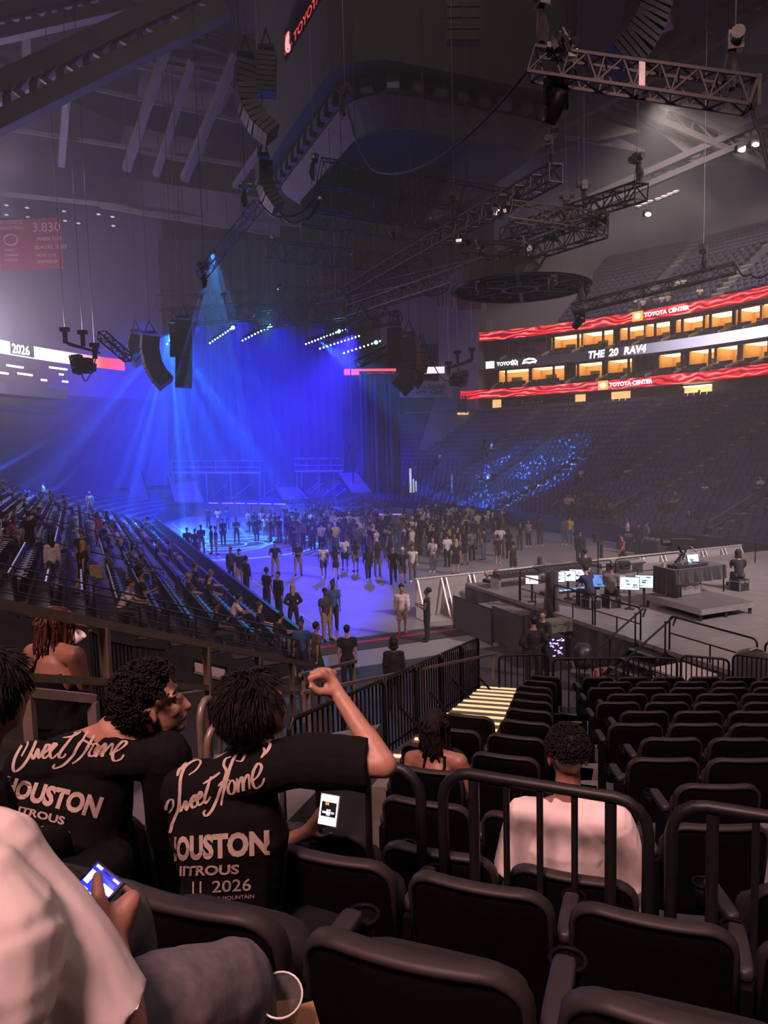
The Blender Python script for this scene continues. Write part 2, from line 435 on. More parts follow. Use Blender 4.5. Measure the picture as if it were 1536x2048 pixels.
b = MB(); b.box((0, 0, 0), (130, 130, .4)); b.build('ceiling', M_roof, kind='structure', loc=H(40, 19, 41), rz=ROTA)
# black dasher walls round the floor
M_dash = mat('black_dasher_board', (.02, .02, .022), .5, var=.2, scale=1)
def wallpath(name, pts, z0, z1, th, m, **kw):
    b = MB()
    for p, q in zip(pts[:-1], pts[1:]):
        P, Q = H(*p, (z0 + z1) / 2), H(*q, (z0 + z1) / 2); d = (Q - P).normalized() * .02
        b.bar(P - d, Q + d, th, z1 - z0)
    return b.build(name, m, **kw)
wallpath('wall_dasher_right', [(p[0], p[1] - .5) for p in RF[:40]], 0, 1.15, .12, M_dash, kind='structure')
wallpath('wall_dasher_left', [(p[0], p[1] + .55) for p in LF[:28]], 0, 1.12, .12, M_dash, kind='structure')
# ------------------------------------------------------------------ suites, LED ribbons, upper bowl, far seats
def ribbon_mat(name, kind):
    m = bpy.data.materials.new(name); m.use_nodes = True; nt = m.node_tree; n = nt.nodes; L = nt.links
    b = n['Principled BSDF']; b.inputs['Base Color'].default_value = (.01, .01, .012, 1); b.inputs['Roughness'].default_value = .4
    uv = n.new('ShaderNodeUVMap'); sp = nsep(nt, uv.outputs[0]); x, y = sp[0], sp[1]
    nz = n.new('ShaderNodeTexNoise'); nz.noise_dimensions = '2D'; nz.inputs['Detail'].default_value = 2
    mp = n.new('ShaderNodeMapping'); L.new(uv.outputs[0], mp.inputs[0]); L.new(mp.outputs[0], nz.inputs['Vector'])
    if kind == 'red':
        mp.inputs['Scale'].default_value = (.32, .8, 1); nz.inputs['Scale'].default_value = 1.
        w = nmath(nt, 'SINE', nmath(nt, 'MULTIPLY', nmath(nt, 'ADD', y, nmath(nt, 'MULTIPLY', nz.outputs['Fac'], 1.3)), 17.))
        nz2 = n.new('ShaderNodeTexNoise'); nz2.noise_dimensions = '2D'; nz2.inputs['Scale'].default_value = .35; L.new(uv.outputs[0], nz2.inputs['Vector'])
        r = n.new('ShaderNodeValToRGB'); e = r.color_ramp.elements
        e[0].position = 0; e[0].color = (.10, .002, .008, 1); e[1].position = 1; e[1].color = (1, .22, .18, 1)
        k = r.color_ramp.elements.new(.55); k.color = (.70, .004, .012, 1); k = r.color_ramp.elements.new(.88); k.color = (1, .02, .03, 1)
        L.new(nmath(nt, 'MULTIPLY', nmath(nt, 'ADD', nmath(nt, 'MULTIPLY', w, .5), .5), nmath(nt, 'ADD', nmath(nt, 'MULTIPLY', nz2.outputs['Fac'], .9), .55)), r.inputs['Fac'])
        L.new(r.outputs['Color'], b.inputs['Emission Color']); b.inputs['Emission Strength'].default_value = 2.0
    elif kind == 'mid':
        r = n.new('ShaderNodeMapRange'); r.inputs[1].default_value = 16.5; r.inputs[2].default_value = 4.; r.inputs[3].default_value = .02; r.inputs[4].default_value = 2.1
        L.new(x, r.inputs[0]); b.inputs['Emission Color'].default_value = (.82, .74, 1, 1); L.new(r.outputs[0], b.inputs['Emission Strength'])
    else:
        r = n.new('ShaderNodeValToRGB'); e = r.color_ramp.elements
        e[0].position = .30; e[0].color = (1, .06, .08, 1); e[1].position = .62; e[1].color = (1, .92, 1, 1)
        mr = n.new('ShaderNodeMapRange'); mr.inputs[1].default_value = 44; mr.inputs[2].default_value = 24; L.new(x, mr.inputs[0])
        L.new(mr.outputs[0], r.inputs['Fac']); L.new(r.outputs['Color'], b.inputs['Emission Color']); b.inputs['Emission Strength'].default_value = 2.2
    m.cycles.emission_sampling = 'NONE'
    return m
def ribbon(name, s0, s1, z0, z1, off, m, f=fas, **kw):
    n = max(2, int((s1 - s0) / .8)); P, F, UV = [], [], []
    for i in range(n + 1):
        s = s0 + (s1 - s0) * i / n
        for o_ in (off, off + .3):
            for z in (z0, z1): P.append(H(*f(s, o_), z)); UV.append((s, z - z0))
    for i in range(n):
        a, c = i * 4, i * 4 + 4
        F += [(a, c, c + 1, a + 1), (a + 2, a + 3, c + 3, c + 2), (a + 1, c + 1, c + 3, a + 3), (a, a + 2, c + 2, c)]
    me = bpy.data.meshes.new(name); me.from_pydata([tuple(p) for p in P], [], F)
    ul = me.uv_layers.new(name='UVMap')
    for lp in me.loops: ul.data[lp.index].uv = UV[lp.vertex_index]
    me.materials.append(m); me.update()
    return obj(name, me, **kw)
M_rred = ribbon_mat('red_wave_led', 'red'); M_rmid = ribbon_mat('white_led', 'mid'); M_rleft = ribbon_mat('white_red_led', 'left')
M_white = mat('white_led_letters', (.8, .8, .8), .5, emit=(1, .98, 1), power=3.2, var=0)
M_orange = mat('orange_led_badge', (.8, .4, .1), .5, emit=(1, .36, .06), power=1.6, var=0)
def on_fascia(name, body, size, s, z, off, m, parent=None, f=fas, flip=1, mirror=False, **kw):
    vs_, fs_ = text2d(body, size, **kw)
    P = [H(*f(s - x * flip, off), z + y) for x, y in vs_]
    o = MB().raw(P, fs_).build(name, m, parent); return o
S0, S1 = -4., 32.2
r_lo = ribbon('led_ribbon', S0, 33.6, 11.4, 12.25, -.3, M_rred, label='lowest red wavy LED ribbon board under the suites on the right', cat='led screen')
r_mi = ribbon('led_ribbon', S0, S1, 14.35, 15.2, -.3, M_rmid, label='middle LED ribbon board with white lettering between the two suite levels', cat='led screen')
r_up = ribbon('led_ribbon', S0, 31.4, 17.3, 18.15, -.3, M_rred, label='uppermost red wavy LED ribbon board under the upper seats', cat='led screen')
def s_at(px, z, off=-.3, f=fas, lo=-4., hi=50.):
    best = min((abs(proj(H(*f(lo + (hi - lo) * i / 800, off), z))[0] - px), lo + (hi - lo) * i / 800) for i in range(801)); return best[1]
def badge(parent, px, z, body):
    s = s_at(px, z); b = MB(); fband(b, s, s - 1.0, -.36, z - .42, z + .42, f=fas, th=.05); bd = b.build('badge', M_orange, parent)
    lp = [H(*fas(s - .5 + .26 * math.cos(a), -.37), z + .20 * math.sin(a)) for a in [2 * PI * i / 20 for i in range(20)]]
    MB().tube(lp, .035, 5, closed=True).tube([H(*fas(s - .5 + .10 * math.cos(a), -.38), z + .20 * math.sin(a)) for a in [2 * PI * i / 16 for i in range(16)]], .03, 5, closed=True).build('emblem', M_white, bd)
    on_fascia('lettering', body, .50, s - 1.15, z - .18, -.34, M_white, parent, bold=.012, sx=1.05)
badge(r_up, 1266, 17.73, 'TOYOTA CENTER'); badge(r_lo, 1196, 11.83, 'TOYOTA CENTER')
for px, t, sz in ((1176, 'THE', .92), (1218, '20', .92), (1247, 'RAV4', .92)):
    on_fascia('lettering', t, sz, s_at(px, 14.8), 14.48, -.34, M_white, r_mi, bold=.03, shear=.15)
s_ = s_at(972, 14.8); b = MB(); fband(b, s_, s_ - .9, -.36, 14.42, 15.12, th=.05); b.build('badge', M_white, r_mi)
on_fascia('lettering', 'TOYOTA |', .5, s_ - 1.2, 14.6, -.34, M_white, r_mi, bold=.015)
MB().tube([H(*fas(s_at(1028, 14.8) + .3 * math.sin(a), -.36), 14.8 + .3 * math.cos(a) * (1 if i % 2 else .35)) for i, a in enumerate([2 * PI * i / 12 for i in range(12)])], .05, 5, closed=True).build('emblem', M_white, r_mi)
for px_ in (1058, 1470):
    s_ = s_at(px_, 14.8)
    MB().tube([H(*fas(s_ - x, -.36), 14.62 + y) for x, y in ((-.7, 0), (-.5, .32), (0, .42), (.5, .36), (.8, .12), (.7, 0), (.4, .08), (.1, 0), (-.3, .08))], .09, 6, closed=True).build('emblem', M_white, r_mi)
# suites
M_wood = mat('warm_oak_panel', (.66, .40, .16), .5, var=.15, scale=3)
M_pil = mat('taupe_pillar', (.16, .14, .145), .8, var=.08)
M_lampw = mat('warm_ceiling_panel', (1, .8, .5), .5, emit=(1, .62, .25), power=4.6, var=0, sample=True)
M_lampd = mat('warm_downlight', (1, .8, .5), .5, emit=(1, .75, .40), power=12., var=0)
M_seatdk = mat('dark_suite_seat', (.03, .027, .03), .7)
M_ledge = mat('pale_divider_ledge', (.36, .31, .31), .6)
def fbox(b, s0, s1, o0, o1, z0, z1, f=fas): return fband(b, s0, s1, o0, z0, z1, n=1, f=f, th=o1 - o0)
suite_names = {0: 'lower', 1: 'upper'}
for lv, (z0, px_list) in enumerate(((12.3, (1010, 1075, 1155, 1212, 1262, 1310, 1368, 1420, 1470, 1520)), (15.25, (1035, 1110, 1170, 1235, 1285, 1345, 1400, 1455, 1505)))):
    ss_ = [s_at(px, z0 + 1) for px in px_list]
    for i, px in enumerate(px_list):
        s = ss_[i]; wd = .5 * min(abs(s - ss_[j]) for j in (i - 1, i + 1) if 0 <= j < len(ss_)) - .09
        lit = not (lv == 1 and i in (0,)) and not (lv == 0 and i in (4,))
        t = thing('suite', '%s suite in the %s suite row, %s from the left end' % ('warmly lit' if lit else 'dim', suite_names[lv], ordinal(i)), 'suite', H(*fas(s, 2), z0), 0, 'suite boxes in the right corner')
        T = Matrix.Translation(-t.location)
        def part(nm, mb, m):
            mb.v = [tuple(T @ V3(p)) for p in mb.v]; return mb.build(nm, m, t)
        part('back_wall', fbox(MB(), s - wd, s + wd, 5.0, 5.15, z0, z0 + 2.2), M_wood)
        part('side_wall', fbox(MB(), s - wd - .08, s - wd, 2.4, 5.0, z0, z0 + 2.2), M_wood)
        part('side_wall', fbox(MB(), s + wd, s + wd + .08, 2.4, 5.0, z0, z0 + 2.2), M_wood)
        part('ceiling_panel', fbox(MB(), s - wd, s + wd, 2.0, 5.1, z0 + 2.06, z0 + 2.2), M_pil)
        part('floor_slab', fbox(MB(), s - wd, s + wd, 0, 5.1, z0 - .3, z0), M_tier)
        if lit: part('ceiling_lamp', fbox(MB(), s - wd + .05, s + wd - .05, 2.6, 4.9, z0 + 2.03, z0 + 2.055), M_lampw)
        cab = part('cabinet', fbox(MB(), s - wd + .1, s - wd * .2, 4.55, 5.0, z0, z0 + 1.35), M_wood)
        part('television', fbox(MB(), s + .1, s + wd * .7, 4.9, 4.98, z0 + 1.0, z0 + 1.5), M_dark)
        part('counter', fbox(MB(), s - wd, s + wd, 2.4, 2.75, z0 + .2, z0 + .62), M_pil)
        for r in range(2):
            for q in range(max(2, int((wd * 2 - .3) / .6))):
                ss = s - wd + .45 + q * .6
                part('seat', fbox(fbox(MB(), ss - .26, ss + .26, .62 + r * .85, .76 + r * .85, z0 + .05 + r * .28, z0 + .5 + r * .28), ss - .25, ss + .25, .3 + r * .85, .62 + r * .85, z0 + .1 + r * .28, z0 + .2 + r * .28), M_seatdk)
        part('step', fbox(MB(), s - wd, s + wd, 1.1, 2.3, z0, z0 + .3), M_tier)
        P = [H(*fas(s + wd, o_), z0 + h_) for o_, h_ in ((.1, .2), (2.4, .85), (2.4, .6), (.1, .0))]
        part('divider', MB().slab(P, H(*fas(s + wd + .14, 0)) - H(*fas(s + wd, 0))), M_ledge)
b = MB()
for lv, z0 in enumerate((12.3, 15.25)):
    for i in range(15):
        s = -3 + i * 2.5
        fbox(b, s - .09, s + .09, 2.3, 2.5, z0, z0 + 2.3)
b.build('wall_suite_pillars', M_pil, kind='structure')
b = MB(); fband(b, S0, S1, .0, 14.5, 15.15, th=2.6); fband(b, S0, S1, 0, 17.45, 18.1, th=6); fband(b, S0, 34, 0, 11.5, 12.2, th=3); b.build('ceiling_suite', M_pil, kind='structure')
b = MB(); fband(b, 31.6, 36, -.2, 10.3, 22, th=3); b.build('wall_corner', M_wall, kind='structure')
# concourse level under the lowest ribbon: bank sign and lit openings
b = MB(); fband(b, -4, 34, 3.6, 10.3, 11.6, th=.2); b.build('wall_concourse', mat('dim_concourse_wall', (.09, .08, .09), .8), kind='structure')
M_signg = mat('grey_sign_letters', (.62, .58, .60), .7, var=0)
fs_o = on_fascia('concourse_sign', 'Frost', 1.15, s_at(1040, 11, 3.4), 10.45, 3.45, M_signg, bold=.01)
tag(fs_o, 'grey Frost lettering with a starburst on the concourse wall below the lowest ribbon', 'sign')
b = MB(); sc_ = s_at(1026, 11, 3.4)
for k in range(12):
    a = 2 * PI * k / 12; b.bar(H(*fas(sc_ + .12 * math.cos(a), 3.45), 11 + .12 * math.sin(a)), H(*fas(sc_ + .4 * math.cos(a), 3.45), 11 + .4 * math.sin(a)), .07, .03)
b.build('starburst', M_signg, fs_o)
M_glow = mat('lit_opening', (1, .7, .4), .6, emit=(1, .58, .22), power=1.3, var=.1)
for px, w in ((988, .7), (1160, .5), (1240, .9), (1395, 1.2)):
    s = s_at(px, 11, 3.4); b = MB(); fbox(b, s - w, s + w, 3.5, 3.58, 10.5, 11.4); b.build('lit_doorway', M_glow, label='warm lit opening on the concourse, %s' % {988: 'at the far corner left of the bank sign', 1160: 'just right of the bank sign', 1240: 'between the bank sign and the white-shirted standing person', 1395: 'at the right, above the top of the lower seats'}[px], cat='doorway')
s = s_at(1400, 11.3, 3); b = MB(); fbox(b, s - 1.2, s + 1.2, 2.4, 2.6, 11.2, 11.3); b.build('strip_light', M_lampd, label='pale strip light under the lowest ribbon at the right', cat='light')
# upper bowl
def arcrows(s0, s1, n, off0, doff, z0, dz, f=fas):
    return [[(*f(s0 + (s1 - s0) * i / 30, off0 + doff * k), z0 + dz * k) for i in range(31)] for k in range(n)]
up_rows = arcrows(-12, 23.5, 17, .4, .86, 18.1, .56)
tier('tier_upper', up_rows, '')
b = MB(); fband(b, -30, 34, 15.2, 17, 41, th=.3); b.build('wall_upper', M_wall, kind='structure')
b = MB(); fband(b, 23.6, 40, .2, 17.5, 18.1, th=15); b.build('floor_upper_concourse', M_tier, kind='structure')
b = MB(); fband(b, 23.6, 44, 6.5, 18, 24, th=.4); b.build('wall_upper_corner', M_wall, kind='structure')
s = s_at(1240, 23, 6.4)
b = MB(); fbox(b, s - 2.4, s + 3.6, 12.4, 12.5, 22.6, 24.8); b.build('lit_portal', M_glow, label='wide warm-lit upper concourse opening left of the upper seats', cat='doorway')
# seats of the big bowls, uncountable at this distance
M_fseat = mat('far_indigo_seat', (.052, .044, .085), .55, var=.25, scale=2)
M_step = mat('pale_aisle_step', (.30, .26, .22), .7, var=.1)
def far_seats(name, rows, pitch, aisles, label, skip=None, w=.23):
    b = MB(); steps = MB()
    for k, r in enumerate(rows[:-1]):
        P = [H(*p) for p in r]; N = [H(*p) for p in rows[k + 1]]
        for i in range(len(P) - 1):
            L_ = (P[i + 1] - P[i]).length; n = max(1, round(L_ / pitch)); d = (P[i + 1] - P[i]).normalized()
            bk = (N[i] - P[i]); bk.z = 0; bk.normalize(); tread = V3((N[i] - P[i]).to_tuple()); tread.z = 0; tl = tread.length
            for q in range(n):
                t = (i + (q + .5) / n)
                if any(abs(t - a) < .5 * (1.0 / max(L_, .4)) + .02 for a in aisles):
                    if abs(min(abs(t - a) for a in aisles)) * L_ < pitch * .6:
                        c = P[i] + d * (L_ * (q + .5) / n)
                        steps.box(c + bk * tl * .25 + V3((0, 0, .06)), (.9, tl * .5, .12), Matrix.Rotation(math.atan2(d.y, d.x), 3, 'Z'))
                    continue
                c = P[i] + d * (L_ * (q + .5) / n) + bk * (tl * .62)
                if skip and skip(c): continue
                x, y = d * w, bk
                lo, hi = c + V3((0, 0, .36)), c + bk * .14 + V3((0, 0, .86))
                th = bk * .07
                ft = c - bk * .36 + V3((0, 0, .44))
                A = [lo - x, lo + x, hi + x, hi - x, lo - x + th, lo + x + th, hi + x + th, hi - x + th]
                b.raw(A, [(0, 1, 2, 3), (7, 6, 5, 4), (3, 2, 6, 7), (0, 3, 7, 4), (1, 5, 6, 2)])
                b.raw([lo - x, lo + x, ft + x, ft - x, lo - x + V3((0, 0, .08)), lo + x + V3((0, 0, .08)), ft + x + V3((0, 0, .06)), ft - x + V3((0, 0, .06))], [(4, 7, 6, 5), (3, 2, 6, 7), (0, 4, 5, 1)])
    o = b.build(name, M_fseat, label=label, cat='seats', kind='stuff')
    if steps.v: steps.build('aisle_steps', M_step, o)
    return o
def t_at(px, row=0):
    P = [proj(H(*p))[0] for p in right_rows[row]]
    for i in range(len(P) - 1):
        if P[i] >= px > P[i + 1]: return i + (P[i] - px) / (P[i] - P[i + 1])
    return 0.
R_AIS = [3.0, t_at(1395), t_at(1190), t_at(1085), t_at(985), t_at(900), t_at(838)]
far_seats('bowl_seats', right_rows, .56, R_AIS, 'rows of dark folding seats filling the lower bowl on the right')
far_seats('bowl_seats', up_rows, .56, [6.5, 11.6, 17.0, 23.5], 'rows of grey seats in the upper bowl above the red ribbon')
# sloping handrails up the aisles of the right bowl
M_rail = mat('grey_handrail', (.12, .11, .12), .4, .6)
for ai, a in enumerate(R_AIS[1:7]):
    i = int(a); f_ = a - i
    pt = lambda k, h_: V3(H(*[right_rows[k][i][q] + (right_rows[k][i + 1][q] - right_rows[k][i][q]) * f_ for q in range(3)])) + V3((0, 0, h_))
    t = thing('aisle_handrail', '%s grey aisle handrail from the right up the lower bowl' % ordinal(ai), 'handrail', pt(0, 0), 0, 'aisle handrails in the right bowl')
    for k0 in (1, 7, 13):
        pts = [pt(k0, .1), pt(k0, .95), pt(k0 + 4, .95), pt(k0 + 4, .1)]
        MB().tube([p - t.location for p in pts], .035, 5).tube([pt(k0, .5) - t.location, pt(k0 + 4, .5) - t.location], .025, 5).build('rail', M_rail, t)
# far-left ribbon with the year
zl = 14.35
rl = ribbon('led_ribbon', 18, s_at(250, zl, f=fasL, hi=60), zl, zl + .95, -.3, M_rleft, f=fasL, label='white LED ribbon reading 2026 across the far left', cat='led screen')
s = s_at(22, zl, f=fasL, hi=60)
M_dkl = mat('dark_led_gap', (.05, .05, .06), .5, emit=(.12, .11, .14), power=1., var=0)
vs_, fs_ = text2d('2026', 1.0, bold=.02)
sg = 1 if proj(H(*fasL(s + 1, -.3), zl))[0] > 22 else -1
MB().raw([H(*fasL(s + sg * x * 1., -.36), zl + .12 + y) for x, y in ((-.15, -.1), (2.55, -.1), (2.55, .82), (-.15, .82))], [(0, 1, 2, 3)]).build('letter_backing', M_dkl, rl)
MB().raw([H(*fasL(s + sg * x, -.40), zl + .14 + y) for x, y in vs_], fs_).build('lettering', M_white, rl)
b = MB(); sE = s_at(138, 12, f=fasL, hi=60); fband(b, 14, sE, -.1, 11.3, 12.1, f=fasL, th=2); fband(b, 14, sE, .5, 10.1, 10.5, f=fasL, th=1); b.build('trim_1', M_wall, kind='structure')
for i, (px, py, w) in enumerate(((8, 746, .5), (32, 733, .9), (47, 748, .6), (62, 750, .2), (118, 737, 1.0), (124, 749, .2), (88, 760, .3), (131, 763, .3))):
    s = s_at(px, 13, f=fasL, hi=60); zz = EYE + 0; p = H(*fasL(s, -.3), 0); dd = proj(H(*fasL(s, -.3), 13)); z = 13 - (py - dd[1]) / FPX * dd[2]
    b = MB(); fband(b, s - w, s + w, -.3, z - .06, z + .06, n=2, f=fasL, th=.1); b.build('concourse_lamp', M_lampd, label='small warm lamp below the white ribbon at the far left, %s from the left' % ordinal(i), cat='light', group='lamps of the far left concourse')
# banner high on the left, flag banners at the far right corner
M_ban = mat('dusty_red_banner', (.13, .018, .03), .9); M_bant = mat('pale_banner_letters', (.26, .16, .18), .9, var=0)
def hang(name, px0, py0, px1, py1, d, m, label, cat='banner'):
    a, b_ = at(px0, py0, d), at(px1, py0, d); zt, zb = a.z, at(px0, py1, d).z
    t = thing(name, label, cat, ((a + b_) / 2).to_tuple()[:2] + (zb,), math.atan2((b_ - a).y, (b_ - a).x))
    w, h_ = (b_ - a).length, zt - zb
    MB().box((0, 0, h_ / 2), (w, .04, h_)).build('cloth', m, t)
    MB().cyl((-w / 2 - .1, 0, h_), (w / 2 + .1, 0, h_), .06, seg=8).build('top_pole', M_blackmetal, t)
    for sx in (-1, 1): MB().cyl((sx * w * .45, 0, h_), (sx * w * .45, 0, 40.85 - zb), .02, seg=4).build('hanging_wire', M_blackmetal, t)
    return t, w, h_
t, w, h_ = hang('honour_banner', -4, 438, 122, 541, 60, M_ban, 'dusty red banner reading 3.830 hanging high on the left')
for body, sz, x, z in (('3.830', 1.05, .15, 2.95), ('MARK LLM', .42, .5, 2.25), ('BLACKL TOO', .42, .3, 1.6), ('GOAL 11 25', .3, .4, 1.0), ('MASTERS OF', .3, .4, .5), ('ROCKETS', .42, -2.4, 3.6), ('BASKETBALL', .34, -2.4, 3.2), ('GAMES 1', .25, -2.2, 1.5), ('SCORING', .25, -2.2, 1.1), ('POINTS 5', .25, -2.2, .7)):
    sign('lettering', body, sz, (x, -.03, z), (1, 0, 0), (0, 0, 1), M_bant, t, bold=.01)
MB().raw(*(lambda b: (b.v, b.f))(MB().tube([(-1.6 + .55 * math.cos(a), -.05, 2.4 + .42 * math.sin(a)) for a in [2 * PI * i / 16 for i in range(16)]], .06, 5, closed=True))).build('emblem', M_bant, t)
t, w, h_ = hang('flag', 872, 540, 908, 614, 72, mat('flag_white_cloth', (.40, .34, .36), .9), 'hanging striped flag in red and white left of the round truss', 'flag')
for i in range(4):
    MB().box((-w / 2 + w * (i * 2 + .7) / 8, -.04, h_ * .5), (w / 8, .02, h_)).build('stripe', M_ban, t)
t, w, h_ = hang('corner_banner', 912, 546, 962, 620, 74, M_ban, 'plain dusty red banner beside the striped flag')
# far corner: pale wall wedge, lounge sign, far-end ribbon
def wedge(name, pts, d, th, m, **kw):
    P = [at(x, y, d) for x, y in pts]; return MB().slab(P, (0, th, 0)).build(name, m, **kw)
wedge('wall_corner_pier', ((838, 900), (905, 690), (930, 630), (985, 640), (985, 905)), 79, .8, M_wall, kind='structure')
lo = wedge('lounge_sign', ((800, 795), (800, 762), (905, 762), (905, 795)), 77, .2, mat('pale_sign_panel', (.40, .37, .40), .8), label='pale lounge sign panel with dark Social Club lettering behind the right loudspeakers', cat='sign')
M_ink = mat('dark_sign_ink', (.05, .045, .06), .8, var=0)
for body, sz, px, py in (('Social', .75, 857, 777), ('Club', .75, 860, 788), ('S', 1.3, 831, 788), ('The', .3, 843, 777), ('Suite', .3, 841, 785)):
    p = at(px, py, 76.9); sign('lettering', body, sz, p, (1, 0, 0), (0, 0, 1), M_ink, lo, off=.03, bold=.02)
wp = wedge('white_screen', ((849, 747), (849, 734), (889, 733), (889, 746)), 76.5, .2, mat('white_screen_face', (.8, .8, .8), .5, emit=(.9, .86, 1), power=1.4, var=0), label='small white LED screen right of the right loudspeakers', cat='led screen')
wedge('led_ribbon', ((688, 750), (688, 738), (792, 737), (792, 749)), 82, .2, mat('red_far_led', (.8, .1, .1), .5, emit=(1, .10, .12), power=1.6, var=0), label='short red LED ribbon behind the stage between the drapes', cat='led screen')
wedge('lit_slot', ((927, 735), (927, 687), (935, 687), (935, 735)), 78.5, .2, M_glow, label='tall narrow warm-lit slot in the corner pier', cat='window')
wedge('lit_doorway', ((915, 829), (915, 802), (937, 801), (937, 829)), 78.5, .2, M_glow, label='warm-lit doorway with people in it at the foot of the corner pier', cat='doorway')
# ceiling spots high on the left wall
M_spotw = mat('pale_ceiling_spot', (.7, .65, .7), .4, emit=(1, .92, 1), power=.5, var=0)
for i, (px, py) in enumerate(((13, 411), (54, 416), (128, 423), (197, 429), (225, 434), (13, 430), (56, 435), (130, 442), (157, 447), (227, 452), (122, 57), (127, 45), (242, 130), (270, 135))):
    p = at(px, py, 62); MB().lathe([(.01, .05), (.14, .05), (.17, 0), (.02, -.06)], p, 10).build('ceiling_spot', M_spotw, label='small pale round lamp high on the left, %s counted from the banner upwards' % ordinal(i), cat='light', group='round lamps high on the left')
# ------------------------------------------------------------------ roof steel, scoreboard, rigging
def beam(b, p, q, w, h): return b.bar(p, q, w, h)
roofm = M_steel
# big girders of the roof, upper left (each girder a thing with chords and lacing)
def girder(name, pts_top, pts_bot, d0, d1, label, th=.6, n=9, m=M_steel):
    (a0, a1), (c0, c1) = pts_top, pts_bot
    P = lambda a, b_, t: at(a[0] + (b_[0] - a[0]) * t, a[1] + (b_[1] - a[1]) * t, d0 + (d1 - d0) * t)
    t = thing(name, label, 'roof girder', P(c0, c1, .5)); o = -t.location
    MB().bar(P(a0, a1, 0) + o, P(a0, a1, 1) + o, th, th).build('chord', m, t)
    MB().bar(P(c0, c1, 0) + o, P(c0, c1, 1) + o, th * .9, th * .9).build('chord', m, t)
    for i in range(n):
        u0, u1 = i / n, (i + 1) / n
        MB().bar(P(a0, a1, u0) + o, P(c0, c1, u1) + o, th * .32).build('diagonal', m, t)
        MB().bar(P(a0, a1, u1) + o, P(c0, c1, u1) + o, th * .32).build('strut', m, t)
        MB().bar(P(a0, a1, u0) + o + V3((0, 2.2, .4)), P(a0, a1, u1) + o, th * .25).build('brace', m, t)
    return t
girder('roof_girder', ((-40, 190), (430, -30)), ((-40, 265), (450, 20)), 40, 44, 'pale lattice roof girder running across the top left corner', 1.0, 9)
girder('roof_girder', ((-60, 40), (250, -30)), ((-60, 85), (260, 12)), 48, 50, 'second pale roof girder in the very corner, top left', .8, 6)
girder('roof_girder', ((250, 8), (700, 150)), ((240, 38), (690, 176)), 56, 58, 'dark roof girder sloping behind the left loudspeaker arrays', .5, 12, M_roof)
girder('roof_girder', ((880, 330), (1600, -60)), ((900, 372), (1600, -10)), 66, 50, 'brown roof girder rising to the right behind the near truss', .7, 10, M_roof)
girder('roof_girder', ((1010, 470), (1600, 210)), ((1010, 492), (1600, 240)), 70, 56, 'low brown roof girder above the right upper seats', .5, 12, M_roof)
girder('roof_girder', ((1120, 120), (1600, 330)), ((1110, 150), (1600, 362)), 62, 58, 'brown roof girder falling to the right behind the near truss', .5, 9, M_roof)
for i, (x0, y0, x1, y1, w) in enumerate(((135, 170, 122, 330, .5), (335, 88, 252, 340, .55), (385, 120, 312, 350, .45), (472, 110, 368, 360, .55), (520, 300, 470, 372, .4), (52, -10, 52, 130, .6))):
    MB().bar(at(x0, y0, 54), at(x1, y1, 60), w, w).build('roof_strut', M_steel, label='pale sloping roof strut, %s of the six on the left' % ordinal(i), cat='roof strut', group='roof struts on the left')
for i, (x0, y0, x1, y1) in enumerate(((-20, 252, 520, 335), (110, 160, 560, 260), (-20, 385, 600, 450), (200, 412, 560, 470), (230, 100, 560, 150), (260, 130, 560, 185))):
    MB().bar(at(x0, y0, 60), at(x1, y1, 62), .22, .3).build('catwalk_rail', M_steel, label='thin level roof beam on the left, %s from the bottom of six' % ordinal(i), cat='roof beam', group='level roof beams on the left')
# acoustic panels of the ceiling, upper right, and the ribs between them
M_pan = mat('brown_roof_panel', (.17, .14, .135), .9, var=.1, scale=.5); M_panl = mat('mauve_roof_panel', (.11, .085, .10), .9, var=.1, scale=.5)
def panel(pts, d, label, m):
    P = [at(x, y, d + k) for x, y, k in pts]; nn = (P[1] - P[0]).cross(P[2] - P[0]).normalized() * .3
    return MB().slab(P, nn).build('roof_panel', m, label=label, cat='ceiling panel')
for i, (pts, m) in enumerate(((((1200, 210, 0), (1250, 175, 0), (1420, 215, -1), (1325, 262, 0), (1230, 235, 0)), M_pan),
        (((1130, 275, 2), (1170, 245, 2), (1290, 300, 0), (1225, 290, 2)), M_pan), (((1320, 265, 0), (1440, 200, -2), (1540, 240, -3), (1540, 330, -2), (1400, 330, 0)), M_pan),
        (((1440, 60, -4), (1540, 0, -6), (1540, 110, -5), (1490, 105, -4)), M_pan), (((1125, 270, 0), (1180, 230, 0), (1280, 262, 0), (1200, 280, 0)), M_pan), (((1330, 95, -2), (1350, 140, -2), (1290, 110, -2)), M_pan),
        (((400, 30, 0), (520, 90, 0), (440, 110, 0)), M_panl), (((290, 120, 0), (480, 155, 0), (440, 230, 2), (270, 200, 2)), M_panl), (((250, 250, 3), (420, 285, 3), (390, 330, 4), (240, 300, 4)), M_panl), (((200, 350, 5), (560, 400, 5), (560, 470, 6), (190, 420, 6)), M_panl))):
    panel(pts, 64, '%s roof panel, %s of those %s' % (('brown' if i < 6 else 'mauve'), ordinal(i if i < 6 else i - 6), 'at the upper right' if i < 6 else 'at the upper left'), m)
for i in range(7):
    MB().tube([at(1200 + i * 45 + k * 22, 215 + i * 8 + k * 10 - 12 * math.sin(k * PI / 6), 63.4) for k in range(7)], .05, 4).build('roof_rib', M_roof, label='thin curved roof rib under the brown panels, %s from the left' % ordinal(i), cat='roof rib', group='curved roof ribs')
MB().cyl(at(1290, 70, 45), at(1345, 40, 44), .42, seg=10).build('duct', mat('mauve_duct', (.42, .32, .36), .6), label='pale mauve cylindrical duct at the top right beside the near loudspeaker array', cat='duct')
